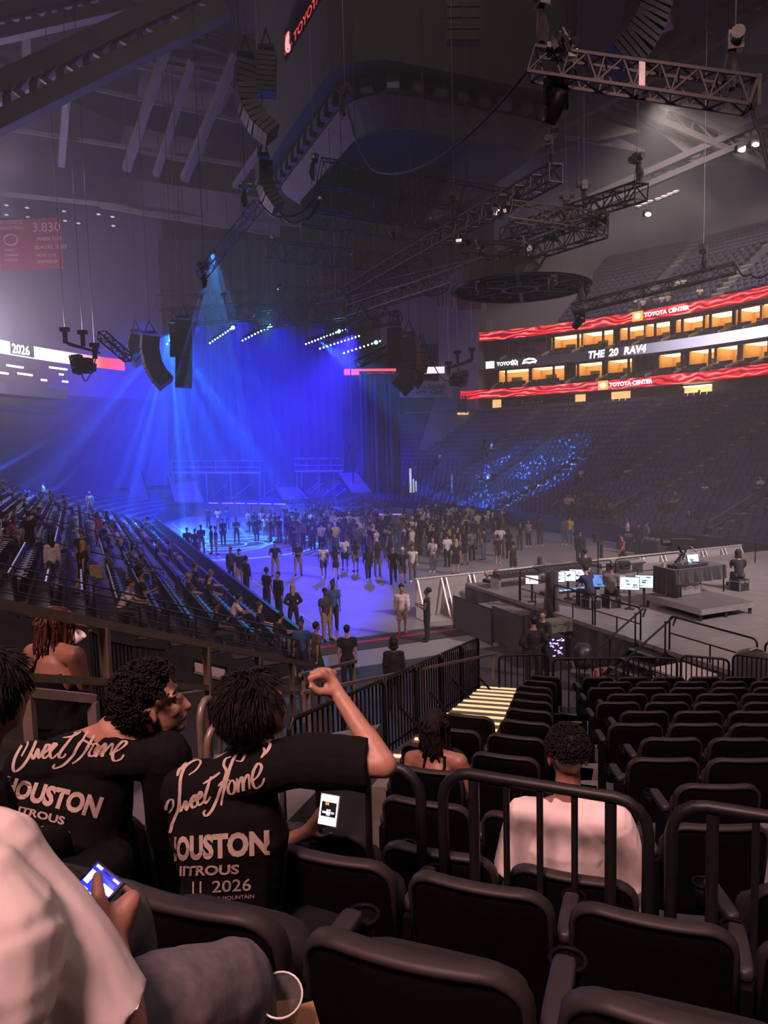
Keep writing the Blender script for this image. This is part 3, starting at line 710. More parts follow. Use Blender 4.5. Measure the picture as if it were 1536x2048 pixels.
# masked scoreboard: rounded black box with a ring of fixtures round its foot
def rrect(u0, u1, v0, v1, r, z, n=6):
    pts = []
    for cu_, cv_, a0 in ((u1 - r, v1 - r, 0), (u0 + r, v1 - r, 90), (u0 + r, v0 + r, 180), (u1 - r, v0 + r, 270)):
        for k in range(n + 1):
            a = math.radians(a0 + 90 * k / n); pts.append(H(cu_ + r * math.cos(a), cv_ + r * math.sin(a), z))
    return pts
sc = thing('scoreboard', 'huge black-masked scoreboard hanging over the middle of the floor', 'scoreboard', H(42, 18.5, 22.5)); so = -sc.location
U0, U1, V0, V1 = 33.2, 49, 13.4, 25.5
def loop_wall(name, o0, o1, z0, z1, m, r=2.6, cap=False):
    A = [p + so for p in rrect(U0 + o0, U1 - o0, V0 + o0, V1 - o0, r, z0)]; B = [p + so for p in rrect(U0 + o1, U1 - o1, V0 + o1, V1 - o1, r, z1)]
    n = len(A); b = MB().raw(A + B, [(i, n + i, n + (i + 1) % n, (i + 1) % n) for i in range(n)])
    if cap: b.raw(B, [tuple(range(n))])
    return b.build(name, m, sc)
loop_wall('mask_drape', -1.2, -1.2, 24.4, 38, mat('scoreboard_mask', (.075, .065, .066), .9, var=.15, scale=.4), 3)
loop_wall('clamp_band', -.15, -.15, 23.5, 24.4, M_dark); loop_wall('underside', -1.2, -.15, 24.4, 24.4, M_dark, 2.8)
loop_wall('skirt_band', -.1, .9, 23.5, 22.4, mat('taupe_skirt', (.15, .13, .12), .8), 2.6)
loop_wall('inner_wall', .9, 1.2, 22.4, 25.5, M_dark, 2.4, cap=True)
M_fix = mat('grey_fixture', (.11, .105, .105), .45, .4)
ring = rrect(U0 - .3, U1 + .3, V0 - .3, V1 + .3, 2.7, 23.9, 8)
per = [ring[0]]
acc = 0.
for i in range(len(ring)):
    a, b_ = ring[i], ring[(i + 1) % len(ring)]; L_ = (b_ - a).length; dd = (b_ - a).normalized(); x = 0
    while acc + L_ - x > 1.25:
        x += 1.25 - acc; acc = 0; p = a + dd * x + so
        R = Matrix.Rotation(math.atan2(dd.y, dd.x), 3, 'Z')
        MB().box(p + V3((0, 0, .28)), (.7, .3, .12), R).box(p + V3((0, 0, -.05)), (.6, .42, .5), R).cyl(p + R @ V3((.3, 0, -.1)), p + R @ V3((.3, 0, .3)), .05, seg=6).build('wash_fixture', M_fix, sc)
    acc += L_ - x
# red sponsor fascia at its top left edge
a0, a1 = at(569, 118, 33.), at(640, -14, 30.)
dn = (a1 - a0); fx = dn.normalized(); nn_ = fx.cross(V3((0, -1, .15))).normalized()
sb = thing('sponsor_board', 'slanted black LED board with red lettering and emblem at the top of the scoreboard', 'led screen', a0)
W_ = dn.length; up_ = V3((.0, -.05, 1)).normalized(); up_ = (up_ - fx * up_.dot(fx)).normalized(); yd_ = up_
quad = [V3((0, 0, 0)), fx * W_, fx * W_ + V3((0, 0, 1.2)), V3((0, 0, 1.2))]
quad = [V3((0, 0, 0)), at(645, -14, 30) - a0, at(600, -30, 30) - a0, at(568, 62, 33) - a0]
MB().slab(quad, (0, .3, 0)).build('panel', M_dark, sb)
M_redt = mat('red_led_letters', (.6, .05, .05), .5, emit=(1, .07, .06), power=1.0, var=0)
xd_ = (at(640, -14, 30) - at(574, 108, 33)).normalized(); yv = (at(568, 62, 33) - a0).normalized()
MB().slab([at(570, 112, 32.9) - a0, at(584, 88, 32.4) - a0, at(584, 52, 32.4) - a0, at(570, 72, 32.9) - a0], (0, -.06, 0)).build('badge', mat('red_led_badge', (.5, .04, .05), .5, emit=(1, .05, .06), power=.5, var=0), sb)
MB().tube([at(577 + 5 * math.cos(a), 84 - 18 * math.sin(a) - 7 * math.cos(a), 32.5) - a0 for a in [2 * PI * i / 18 for i in range(18)]], .05, 5, closed=True).tube([at(577 + 2.4 * math.cos(a), 82 - 12 * math.sin(a) - 3 * math.cos(a), 32.5) - a0 for a in [2 * PI * i / 14 for i in range(14)]], .04, 5, closed=True).build('emblem', mat('pale_red_emblem', (.7, .4, .4), .5, emit=(1, .5, .45), power=.9, var=0), sb)
vs_, fs_ = text2d('TOYOTA', .62, bold=.012)
MB().raw([at(587 + x * 21, 87 - x * 36 - y * 46, 31.7 - x * .8) - a0 for x, y in vs_], fs_).build('lettering', M_redt, sb)
# perforated speaker grille high on the mask
g0 = at(892, -20, 30.6); t = thing('speaker_block', 'flat black speaker block hanging in front of the scoreboard mask at the top', 'loudspeaker', at(926, 92, 30.6)); o_ = -t.location
for r in range(4):
    for c in range(2):
        P = at(909 + c * 34, 10 + r * 22, 30.6) + o_; MB().box(P, (.68, .4, .44)).box(P + V3((0, -.22, 0)), (.6, .03, .36)).build('cabinet', M_dark, t)

# ------- trusses
M_tr = mat('black_truss_paint', (.016, .015, .0155), .4, .4, var=.2, scale=6)
M_chain = mat('dull_chain', (.16, .15, .16), .4, .7)
M_motor = mat('hoist_motor', (.20, .19, .18), .35, .6)
def lattice(p, q, w, h, n, rc, rl, split=True):
    p, q = V3(p), V3(q); d = (q - p); z = d.normalized(); x = z.cross(V3((0, 0, 1))).normalized(); y = x.cross(z)
    cs = [x * sx * w / 2 + y * sy * h / 2 for sx, sy in ((-1, -1), (1, -1), (1, 1), (-1, 1))]
    chords = [MB().bar(p + c, q + c, rc) for c in cs]; laces = []
    for k in range(4):
        b = MB(); a, c = cs[k], cs[(k + 1) % 4]
        for i in range(n):
            s_, e_ = p + d * (i / n), p + d * ((i + 1) / n)
            if i % 2 == 0: b.bar(s_ + a, e_ + c, rl)
            else: b.bar(s_ + c, e_ + a, rl)
            if i % 2 == 0: b.bar(s_ + a, s_ + c, rl)
        b.bar(q + a, q + c, rc); laces.append(b)
    return chords, laces
def truss(name, p, q, w, h, label, bay=.5, rc=.06, rl=.035, parts=True, m=M_tr, cat='truss'):
    t = thing(name, label, cat, p); n = max(2, int((V3(q) - V3(p)).length / bay)); p_, q_ = V3((0, 0, 0)), V3(q) - V3(p)
    ch, la = lattice(p_, q_, w, h, n, rc, rl)
    for c in ch: c.build('chord', m, t)
    for l in la: l.build('lacing', m, t)
    if name == 'level_truss':
        for f_ in (.2, .8): MB().cyl(q_ * f_, q_ * f_ + V3((0, 0, ROOFZ - V3(p).z - (q_ * f_).z)), .02, seg=4).build('chain', M_chain, t)
    return t
def hoist(p, ztop, label, tilt=0., sc_=1.):
    p = V3(p); t = thing('chain_hoist', label, 'hoist', p)
    MB().cyl((0, 0, .25 * sc_), (0, 0, ztop - p.z), .012 * sc_, seg=5).build('chain', M_chain, t)
    R = Matrix.Rotation(tilt, 3, 'Z')
    MB().cyl(R @ V3((-.26 * sc_, 0, .15 * sc_)), R @ V3((.22 * sc_, 0, .15 * sc_)), .11 * sc_, seg=10).box((0, 0, .12 * sc_), (.2 * sc_, .24 * sc_, .3 * sc_), R).build('motor', M_motor, t)
    MB().tube([R @ V3((.0, .05 * sc_, 0)), R @ V3((.06 * sc_, .08 * sc_, -.35 * sc_)), R @ V3((.02 * sc_, .05 * sc_, -.62 * sc_))], [.06 * sc_, .12 * sc_, .07 * sc_], 7).build('chain_bag', M_drape, t)
    MB().tube([(0, 0, 0), (-.12 * sc_, 0, -.75 * sc_)], .012 * sc_, 4).tube([(0, 0, 0), (.14 * sc_, 0, -.75 * sc_)], .012 * sc_, 4).build('sling', M_chain, t)
    return t
ROOFZ = 40.85
NT0, NT1 = at(1066, 128, 13.6), at(1504, 192, 12.4)
nt_ = truss('near_truss', NT0, NT1, .42, .42, 'black box truss hanging nearest the camera at the upper right', .30, .05, .026)
MB().box(NT1 - NT0, (.06, .48, .48)).build('end_plate', M_motor, nt_); MB().box((NT1 - NT0) * .52, (.1, .46, .46), Matrix.Rotation(math.atan2((NT1 - NT0).y, (NT1 - NT0).x), 3, 'Z')).build('joint_plate', M_motor, nt_)
for i, (px, py, d, lb) in enumerate(((1084, 10, 13.6, 'on the left end of the nearest truss'), (1470, 98, 12.5, 'on the right end of the nearest truss'), (690, 190, 30, 'alone in front of the scoreboard mask'), (490, 380, 33, 'at the head of the sloping left ladder truss'),
        (1098, 290, 24, 'at the corner of the middle truss'), (1274, 325, 23, 'at the right end of the stepped truss'), (1168, 378, 26, 'carrying a black bag in the middle of the stepped truss'), (908, 400, 30, 'on the long level truss'), (628, 325, 34, 'at the left end of the long level truss'), (1132, 400, 30, 'between the two right trusses'), (1407, 505, 26, 'on the low truss in front of the upper seats'), (1158, 572, 30, 'beside the rim of the round truss'))):
    hoist(at(px, py, d), ROOFZ, 'chain hoist ' + lb, .3 + i, 1. if d < 28 else 1.25)
def cable(name, pts, d0, d1, sag, label, r=.03, n=14):
    P = [at(x, y, d0 + (d1 - d0) * i / (len(pts) - 1)) for i, (x, y) in enumerate(pts)]
    Q = []
    for i in range(len(P) - 1):
        for k in range(n):
            t = k / n; Q.append(P[i].lerp(P[i + 1], t) - V3((0, 0, sag * 4 * t * (1 - t))))
    Q.append(P[-1]); return MB().tube(Q, r, 5).build(name, M_dark, label=label, cat='cable')
hoist(at(408, 540, 33), ROOFZ, 'chain hoist at the foot of the sloping left ladder truss', 1., 1.2)
cable('power_cable', ((1060, 135), (760, 345), (695, 215)), 14, 30, .6, 'long black cable looping from the nearest truss across the scoreboard', .035)
cable('power_cable', ((1500, 200), (1522, 265), (1545, 350)), 12.4, 12, .1, 'black cable dropping off the right end of the nearest truss', .03)
cable('power_cable', ((1472, 530), (1500, 548), (1545, 538)), 26, 24, .2, 'black cable trailing right from the low truss', .03)
for i, (a, b_) in enumerate((((640, 345), (1010, 408)), ((632, 398), (905, 436)))):
    truss('level_truss', at(*a, 34), at(*b_, 33), .5, 1.15, '%s long level lattice truss under the scoreboard' % ('upper' if i == 0 else 'lower'), .62, .05, .03)
truss('level_truss', at(610, 432, 40), at(880, 470, 39), .5, 1.0, 'third long level lattice truss, farthest under the scoreboard', .62, .05, .03)
truss('level_truss', at(540, 500, 48), at(860, 540, 47), .6, 1.2, 'dim level truss in front of the stage drape', .7, .06, .035)
truss('diagonal_truss', at(1112, 345, 24), at(690, 585, 44), .5, .55, 'long diagonal truss from the middle corner towards the stage', .55, .055, .03)
truss('diagonal_truss', at(1283, 382, 23), at(1010, 470, 30), .5, .5, 'right diagonal truss stepping down to the round truss', .5, .055, .03)
truss('diagonal_truss', at(1205, 455, 25), at(700, 622, 44), .5, .6, 'lower long diagonal truss towards the right loudspeakers', .55, .055, .03)
truss('diagonal_truss', at(1062, 508, 30), at(640, 600, 50), .5, .5, 'dim diagonal truss behind the lower long one', .6, .055, .03)
truss('cross_truss', at(1022, 422, 25), at(1212, 448, 24.5), .5, .55, 'bright front cross truss joining the two diagonals', .5, .05, .028, m=mat('worn_truss_paint', (.11, .105, .10), .35, .5))
truss('cross_truss', at(926, 492, 30), at(1065, 505, 29.6), .5, .5, 'short cross truss just above the round truss', .5, .05, .028)
truss('ladder_truss', at(518, 408, 30), at(402, 552, 33), .35, .35, 'sloping ladder truss left of the scoreboard', .4, .04, .022, m=mat('bare_truss', (.22, .21, .22), .35, .6))
truss('low_truss', at(1146, 618, 28), at(1470, 536, 25.5), .34, .34, 'low black truss crossing in front of the upper seats', .42, .05, .026)
truss('side_truss', at(203, 670, 46), at(256, 716, 49), .5, .5, 'short dark truss arm beside the left cluster', .6, .08, .04)
truss('side_truss', at(716, 728, 50), at(790, 692, 52), .5, .5, 'short dark truss arm left of the right loudspeakers', .6, .08, .04)
truss('side_truss', at(655, 668, 52), at(800, 632, 50), .6, .7, 'cable-hung dark truss above the right row of stage lamps', .6, .08, .045)
for i, pts in enumerate((((700, 640), (722, 606), (745, 640), (770, 615), (800, 630)), ((690, 590), (735, 545), (770, 570), (800, 545)), ((800, 560), (850, 590), (905, 570)), ((905, 545), (960, 555), (1010, 512)), ((520, 405), (570, 432), (630, 395)), ((560, 425), (600, 442), (640, 400)))):
    cable('signal_cable', pts, 42 if i < 3 else 32, 40 if i < 3 else 30, .25, ['black cable swags above the right stage lamps', 'black cable swags on the upper long diagonal truss', 'black cable swags left of the round truss', 'black cables feeding the round truss', 'black cable loop left of the level trusses', 'second black cable loop left of the level trusses'][i], .05)
for i, (a, b_, d0, d1) in enumerate((((318, 606), (700, 588), 66, 64), ((330, 636), (520, 622), 60, 60), ((520, 640), (700, 618), 61, 59))):
    t_ = truss('stage_truss', at(*a, d0), at(*b_, d1), 1.0, 1.3, 'dark box truss over the stage, %s of three' % ('rearmost long', 'left front', 'right front')[i], .9, .12, .07)
    for f_ in (.15, .85): c_ = (at(*b_, d1) - at(*a, d0)) * f_; MB().cyl(c_, c_ + V3((0, 0, ROOFZ - at(*a, d0).z - c_.z)), .03, seg=4).build('chain', M_chain, t_)
# round truss
RC = at(1040, 575, 31); rd = 2.95
t = thing('round_truss', 'round disc-shaped black lighting truss with spokes', 'truss', RC)
def ringband(b, r0, r1, z0, z1, seg=48):
    P = []
    for i in range(seg):
        a = 2 * PI * i / seg
        for r, z in ((r0, z0), (r1, z0), (r1, z1), (r0, z1)): P.append((r * math.cos(a), r * math.sin(a), z))
    F = []
    for i in range(seg):
        j = (i + 1) % seg
        for k in range(4): F.append((i * 4 + k, j * 4 + k, j * 4 + (k + 1) % 4, i * 4 + (k + 1) % 4))
    return b.raw(P, F)
ringband(MB(), rd - .08, rd, -.05, .52).build('rim', mat('taupe_rim', (.08, .072, .066), .8), t)
ringband(MB(), rd - .22, rd - .08, -.1, .05).build('lower_ring', M_tr, t); ringband(MB(), .62, .78, -.1, .02).build('hub_ring', M_motor, t); ringband(MB(), .1, .6, .1, .2).build('hub', M_dark, t)
ringband(MB(), .05, rd - .1, .40, .46).build('top_plate', M_dark, t)
for k in range(6):
    a = k * PI / 3 + .3; MB().bar((.75 * math.cos(a), .75 * math.sin(a), -.04), ((rd - .2) * math.cos(a), (rd - .2) * math.sin(a), -.04), .16, .1).build('spoke', M_motor if k % 2 else M_tr, t)
    a += PI / 6; ringband(MB(), .35, .46, -.08, 0, 20).build('spoke_ring', M_tr, t).location = (1.75 * math.cos(a), 1.75 * math.sin(a), 0)
def moving_head(p, label, yaw=0., tilt=.5, s=1., parent=None):
    t = thing('moving_head_lamp', label, 'stage light', p, yaw)
    MB().box((0, 0, -.08 * s), (.36 * s, .26 * s, .16 * s)).build('base', M_tr, t)
    MB().bar((-.2 * s, 0, -.16 * s), (-.2 * s, 0, -.5 * s), .06 * s, .14 * s).bar((.2 * s, 0, -.16 * s), (.2 * s, 0, -.5 * s), .06 * s, .14 * s).box((0, 0, -.18 * s), (.46 * s, .14 * s, .06 * s)).build('yoke', M_tr, t)
    R = Matrix.Rotation(tilt, 3, 'X'); c = V3((0, 0, -.46 * s))
    hd = MB().tube([c + R @ V3((0, 0, z * s)) for z in (.26, .2, 0, -.2, -.3)], [.09 * s, .15 * s, .165 * s, .15 * s, .14 * s], 12).build('head', M_blackmetal, t, smooth=True)
    MB().cyl(c + R @ V3((0, 0, -.29 * s)), c + R @ V3((0, 0, -.31 * s)), .11 * s, seg=12).build('lens', mat('dark_lens', (.06, .06, .08), .08), hd)
    return t
moving_head(at(1112, 156, 13.6), 'black moving head lamp hanging below the nearest truss', .5, .7, 1.0)
moving_head(at(1158, 618, 28), 'black moving head lamp below the left end of the low truss', .4, 1.0, 1.0)
for i, (px, py) in enumerate(((-1.9, -1.9), (.75, -2.6), (2.5, -.9))): moving_head(RC + V3((px, py, -.08)), 'small lamp under the rim of the round truss, %s from the left' % ordinal(i), .4, .6, .8)
# rigging hardware glinting on the trusses
M_glint = mat('bright_clamp', (.55, .53, .5), .25, .9)
rr = random.Random(5)
def cluster(name, label, spots, d, n, spread):
    t = thing(name, label, 'rigging', at(*spots[0], d)); o = -t.location
    for (x, y) in spots:
        for k in range(n):
            p = at(x + rr.uniform(-spread, spread), y + rr.uniform(-spread, spread) * .6, d + rr.uniform(-.5, .5)) + o
            R = Matrix.Rotation(rr.uniform(0, 3), 3, 'Z') @ Matrix.Rotation(rr.uniform(-.6, .6), 3, 'X')
            MB().box(p, (rr.uniform(.08, .22), .1, rr.uniform(.06, .16)), R).bar(p, p + V3((rr.uniform(-.15, .15), 0, .25)), .025).build('clamp', M_glint if rr.random() < .3 else M_tr, t)
cluster('rigging_clamps', 'cluster of clamps and shackles where the bright cross truss meets the diagonal', ((1005, 415), (1020, 402), (990, 425)), 25.2, 9, 16)
cluster('rigging_clamps', 'clamps on the right corner of the bright cross truss', ((1200, 440), (1188, 452)), 24.5, 8, 12)
cluster('rigging_clamps', 'clamps along the middle of the right diagonal trusses', ((1100, 478), (1060, 490), (1130, 465), (960, 500), (925, 485)), 27, 6, 14)
cluster('rigging_clamps', 'cables and clamps heaped on the left end of the nearest truss', ((1110, 95), (1140, 104), (1128, 92)), 13.5, 7, 16)
cluster('rigging_clamps', 'clamps dotted along the level trusses', ((640, 398), (740, 415), (860, 438), (690, 462), (790, 470), (830, 445)), 36, 3, 9)
cluster('rigging_clamps', 'clamps dotted high on the stage drape', ((540, 478), (640, 490), (700, 505), (450, 590), (560, 575), (620, 560), (660, 545), (400, 592)), 47, 3, 8)

# ------- loudspeaker line arrays
M_spk = mat('loudspeaker_black', (.022, .022, .026), .55, var=.2, scale=10)
M_grl = mat('loudspeaker_grille', (.035, .035, .042), .5, .4, var=.3, scale=60)
def line_array(px_pts, d, wid, n, label, dep=.9, face=0.):
    P = [at(x, y, d) for x, y in px_pts]
    cum = [0]
    for a, b_ in zip(P[:-1], P[1:]): cum.append(cum[-1] + (b_ - a).length)
    def pos(s):
        for i in range(len(P) - 1):
            if s <= cum[i + 1] + 1e-6: return P[i].lerp(P[i + 1], (s - cum[i]) / max(1e-6, cum[i + 1] - cum[i])), (P[i + 1] - P[i]).normalized()
        return P[-1], (P[-1] - P[-2]).normalized()
    t = thing('loudspeaker_array', label, 'loudspeaker', P[0]); o = -t.location; st = cum[-1] / n
    for k in range(n):
        c, dr = pos(st * (k + .5)); c = c + o
        # interpolate the hang direction smoothly
        c0, _ = pos(max(0, st * (k - .2))); c1, _ = pos(min(cum[-1], st * (k + 1.2))); dr = (c1 - c0).normalized()
        x = dr.cross(V3((0, 1, 0))).normalized(); y = x.cross(dr)
        R = Matrix((x, y, dr)).transposed()
        Rf = R @ Matrix.Rotation(face, 3, 'Z')
        cb = MB().box(c, (wid, dep, st * .94), Rf).build('cabinet', M_spk, t)
        MB().box(c + Rf @ V3((0, -dep / 2 - .01, 0)), (wid * .94, .03, st * .8), Rf).build('grille', M_grl, cb)
    MB().box(V3((0, 0, .25)), (wid * .8, dep * .7, .16)).bar((-wid * .3, 0, .3), (0, 0, 1.1), .07).bar((wid * .3, 0, .3), (0, 0, 1.1), .07).build('fly_bar', M_tr, t)
    MB().cyl((0, 0, 1.1), (0, 0, ROOFZ - P[0].z), .03, seg=5).build('chain', M_chain, t)
    return t
line_array(((300, 672), (299, 700), (306, 730), (318, 752), (334, 768)), 54, 1.25, 12, 'curved loudspeaker array left of the pale beams', .9, .5)
line_array(((368, 642), (368, 690), (368, 740), (367, 776)), 53, 1.15, 14, 'tall straight loudspeaker array hanging over the pale beams', .9, .2)
line_array(((349, 650), (350, 680), (350, 714)), 55, .7, 9, 'narrow loudspeaker array just left of the tall straight one', .8, .2)
line_array(((272, 668), (266, 690), (270, 712), (282, 728)), 57, .9, 9, 'faint curved loudspeaker array at the far left of the cluster', .9, .5)
line_array(((791, 657), (791, 690), (792, 730)), 51, 1.0, 10, 'straight loudspeaker array on the right hanging flush with the truss', .9, -.2)
line_array(((818, 674), (822, 705), (822, 735), (814, 762), (797, 780)), 50, 1.1, 14, 'curved loudspeaker array on the right, bending towards the stage', .9, -.4)
line_array(((841, 700), (843, 722), (838, 748), (825, 770)), 50.8, .6, 10, 'slim outer curved loudspeaker array at the right, edge lit', .9, -.7)
line_array(((492, 125), (488, 170), (497, 215), (515, 245), (545, 272)), 32, .8, 14, 'long curved loudspeaker array below the roof girders, upper left', .8, .4)
line_array(((533, 110), (532, 150), (532, 190)), 33, .85, 8, 'short straight loudspeaker array beside the scoreboard edge', .8, .1)
line_array(((528, 325), (528, 360), (538, 392), (556, 418)), 33, .6, 10, 'dark curved loudspeaker array low at the scoreboard edge', .8, .4)
line_array(((1300, -30), (1298, 10), (1285, 52), (1264, 90), (1232, 128)), 21, .95, 14, 'large curved loudspeaker array at the top right behind the nearest truss', .9, .2)
# hanging lamp clusters left and right of the stage
def lamp_cluster(px, py, d, label, mir=1):
    t = thing('lamp_cluster', label, 'stage light', at(px, py, d))
    for k in range(4):
        MB().bar((-1 * mir, -.4 + .27 * k, .6 - .05 * k), (1.0 * mir, -.4 + .27 * k, -.1), .09).build('frame_bar', M_tr, t)
    for x, z in ((-1.0, 1.0), (.1, .8), (.8, 0)):
        MB().bar((x * mir, 0, z - .5), (x * mir, 0, z + .3), .22).box((x * mir, 0, z + .35), (.55, .3, .25)).build('motor', M_tr, t)
        MB().cyl((x * mir, 0, z + .4), (x * mir, 0, ROOFZ - py * 0 - t.location.z), .02, seg=4).build('chain', M_chain, t)
    for x, z in ((-.3, -.5), (.3, -.7), (0, -1.1), (.5, -1.0), (-.2, -1.0)):
        MB().box((x * mir, -.1, z), (.55, .6, .5), Matrix.Rotation(.3 * x, 3, 'Y')).cyl((x * mir, -.4, z - .1), (x * mir, -.75, z - .3), .2, seg=10).build('projector', M_spk, t)
    for a, b_ in (((-.7, -.3), (-.5, -1.4)), ((.8, -.3), (.7, -1.4)), ((-.5, -1.4), (.7, -1.4))):
        MB().bar((a[0] * mir, -.3, a[1]), (b_[0] * mir, -.3, b_[1]), .07).build('cage_bar', M_tr, t)
    return t
lamp_cluster(164, 702, 46, 'caged cluster of projectors hanging at the far left under chains')
lamp_cluster(918, 735, 56, 'caged cluster of projectors hanging right of the right loudspeakers', -1)
cable('signal_cable', ((160, 736), (175, 758), (200, 675)), 46, 46, .4, 'cable loop under the left projector cluster', .04)
cable('signal_cable', ((845, 668), (870, 735), (900, 762), (918, 735)), 50.5, 56, .3, 'cable loop hanging beside the right projector cluster', .04)
# rows of small stage lamps, lit white-blue (bright beads)
M_bead = mat('blue_white_bead', (.8, .9, 1), .3, emit=(.45, .70, 1), power=14, var=0)
M_beadt = mat('teal_bead', (.6, 1, .9), .3, emit=(.12, .75, 1), power=40, var=0)
def bead_row(a, b_, d, n, label, big=()):
    t = thing('stage_lamp_row', label, 'stage light', at(*a, d)); o = -t.location
    A, B = at(*a, d) + o, at(*b_, d + 1) + o
    MB().bar(A + V3((0, .3, .35)), B + V3((0, .3, .35)), .12).build('batten', M_tr, t)
    for f_ in (.1, .9): c_ = A.lerp(B, f_) + V3((0, .3, .35)); MB().cyl(c_, c_ + V3((0, 0, ROOFZ - t.location.z - c_.z)), .02, seg=4).build('chain', M_chain, t)
    for k in range(n):
        p = A.lerp(B, k / (n - 1)); r = .065 if k not in big else .15
        c = MB().tube([p + V3((0, .35, .3)), p + V3((0, .12, .06)), p], [.07, .10, .09], 8).build('lamp', M_spk, t)
        MB().ell(p + V3((0, -.02, -.01)), (r, r * .5, r)).build('lens', M_beadt if k in big else M_bead, c)
    return t
bead_row((420, 686), (466, 655), 61, 10, 'rising row of blue-white stage lamps left of the teal one', (9,))
bead_row((485, 681), (541, 652), 62, 10, 'rising row of stage lamps ending in the glaring teal lamp', (8, 9))
bead_row((612, 688), (690, 658), 60, 14, 'upper row of lit stage lamps by the right edge of the drape', (11,))
bead_row((640, 697), (718, 672), 60, 12, 'middle row of lit stage lamps by the right edge of the drape')
bead_row((688, 706), (760, 682), 58, 10, 'lower row of lit stage lamps near the right loudspeakers', (8,))
bead_row((334, 688), (340, 678), 59, 2, 'pair of lit lamps at the source of the pale beams', (1,))
M_sideb = mat('warm_flood_lens', (1, .95, .8), .3, emit=(1, .95, .65), power=30, var=0)
for i, (px, py, d) in enumerate(((1483, 299, 46), (1511, 288, 46), (1296, 428, 54))):
    t = thing('flood_lamp', ['left lamp of the glaring warm pair below the roof at the right edge', 'right lamp of the glaring warm pair below the roof at the right edge', 'single small warm flood lamp above the upper seats'][i], 'light', at(px, py, d))
    MB().box((0, .2, .1), (.5, .4, .4)).build('housing', M_fix, t); MB().ell((0, -.05, -.05), (.2, .1, .13)).build('lens', M_sideb, t)
for i in range(7):
    MB().lathe([(.02, .1), (.22, .08), (.3, 0), (.2, -.12), (.02, -.16)], at(1276 + i * 12 + (i > 2) * 4, 414 - i * 5, 58), 12).build('globe_lamp', mat('dull_globe', (.40, .36, .37), .4), label='dull round lamp in the row over the upper bowl, %s from the left' % ordinal(i), cat='light', group='round lamps over the upper bowl')
# ------------------------------------------------------------------ stage: drapes, deck, scaffolds, ramps, planting
def drape(name, px0, px1, ytop, ybot, d0, d1, label, n, amp=.25):
    A, B = at(px0, ybot, d0), at(px1, ybot, d1); zt, zb = at(px0, ytop, d0).z, max(.02, min(A.z, B.z))
    zt1 = at(px1, ytop if not isinstance(ytop, tuple) else ytop[1], d1).z
    A.z = B.z = zb; t = thing(name, label, 'drape', A); D = B - A; nrm = V3((D.y, -D.x, 0)).normalized()
    for k in range(n):
        b = MB(); m_ = 10; P = []
        for i in range(m_ + 1):
            s = (k + i / m_) / n; w = math.sin((k * m_ + i) * 1.26) * amp * .5 + math.sin((k * m_ + i) * .47) * amp * .4
            for z in (0, zt + (zt1 - zt) * s - zb):
                for th in (0, -.06): P.append(D * s * 1. + nrm * (w + th) + V3((0, 0, z)))
        F = []
        for i in range(m_):
            a, c = i * 4, i * 4 + 4
            F += [(a, c, c + 2, a + 2), (a + 1, a + 3, c + 3, c + 1), (a + 2, c + 2, c + 3, a + 3)]
        F += [(0, 2, 3, 1), (m_ * 4, m_ * 4 + 1, m_ * 4 + 3, m_ * 4 + 2)]
        b.raw(P, F).build('drape_panel', M_drape, t, smooth=False)
    MB().cyl(V3((0, 0, zt - zb + .1)), D + V3((0, 0, zt1 - zb + .1)), .09, seg=6).build('hanging_pipe', M_tr, t)
    return t
drape('stage_drape', 243, 690, 482, 992, 79, 82, 'tall black stage backdrop lit blue', 12)
drape('wing_drape', 135, 252, 729, 1000, 74, 77, 'lower dark wing drape left of the stage', 4)
drape('wing_drape', 725, 803, 746, 985, 72, 73, 'lower dark wing drape right of the stage', 4)
MB().cyl(at(707, 985, 70), at(700, 700, 70), .07, seg=6).build('mast', M_tr, label='thin black mast between the backdrop and the right wing drape', cat='pole')
MB().cyl(at(239, 720, 76), at(238, 500, 76), .22, seg=6).build('edge_post', M_steel, label='pale vertical post at the left edge of the backdrop', cat='pole')
M_deck = mat('stage_deck', (.10, .09, .11), .5, var=.15, scale=2); M_rampw = mat('plywood_ramp', (.17, .115, .10), .6, var=.2, scale=3)
SZ = 1.3
st = thing('stage', 'low dark stage with a curved wooden front and runway', 'stage', on(480, 1008, 0).to_tuple()[:2] + (0,)); o = -st.location
front = ((330, 998), (362, 1004), (390, 1007.5), (480, 1008), (575, 1009), (610, 1015), (640, 1024), (655, 1033), (668, 1038), (738, 1037), (742, 1029.5), (826, 1029.5))
back = ((826, 1018), (760, 1012), (740, 1000), (740, 988), (330, 988))
poly = [on(x, y, SZ) + o for x, y in front + back]
MB().slab([p - V3((0, 0, .12)) for p in poly], (0, 0, .12)).build('deck', M_deck, st)
for (x0, y0), (x1, y1) in zip(front[:-1], front[1:]):
    p, q = on(x0, y0, SZ) + o, on(x1, y1, SZ) + o; n_ = max(1, int((q - p).length / 1.2))
    for k in range(n_):
        a, b_ = p.lerp(q, k / n_), p.lerp(q, (k + .96) / n_)
        MB().bar(a - V3((0, 0, .72)), b_ - V3((0, 0, .72)), .08, 1.2).build('front_panel', M_rampw, st)
M_strip = mat('violet_edge_light', (.4, .3, 1), .4, emit=(.30, .16, 1), power=2.4, var=0)
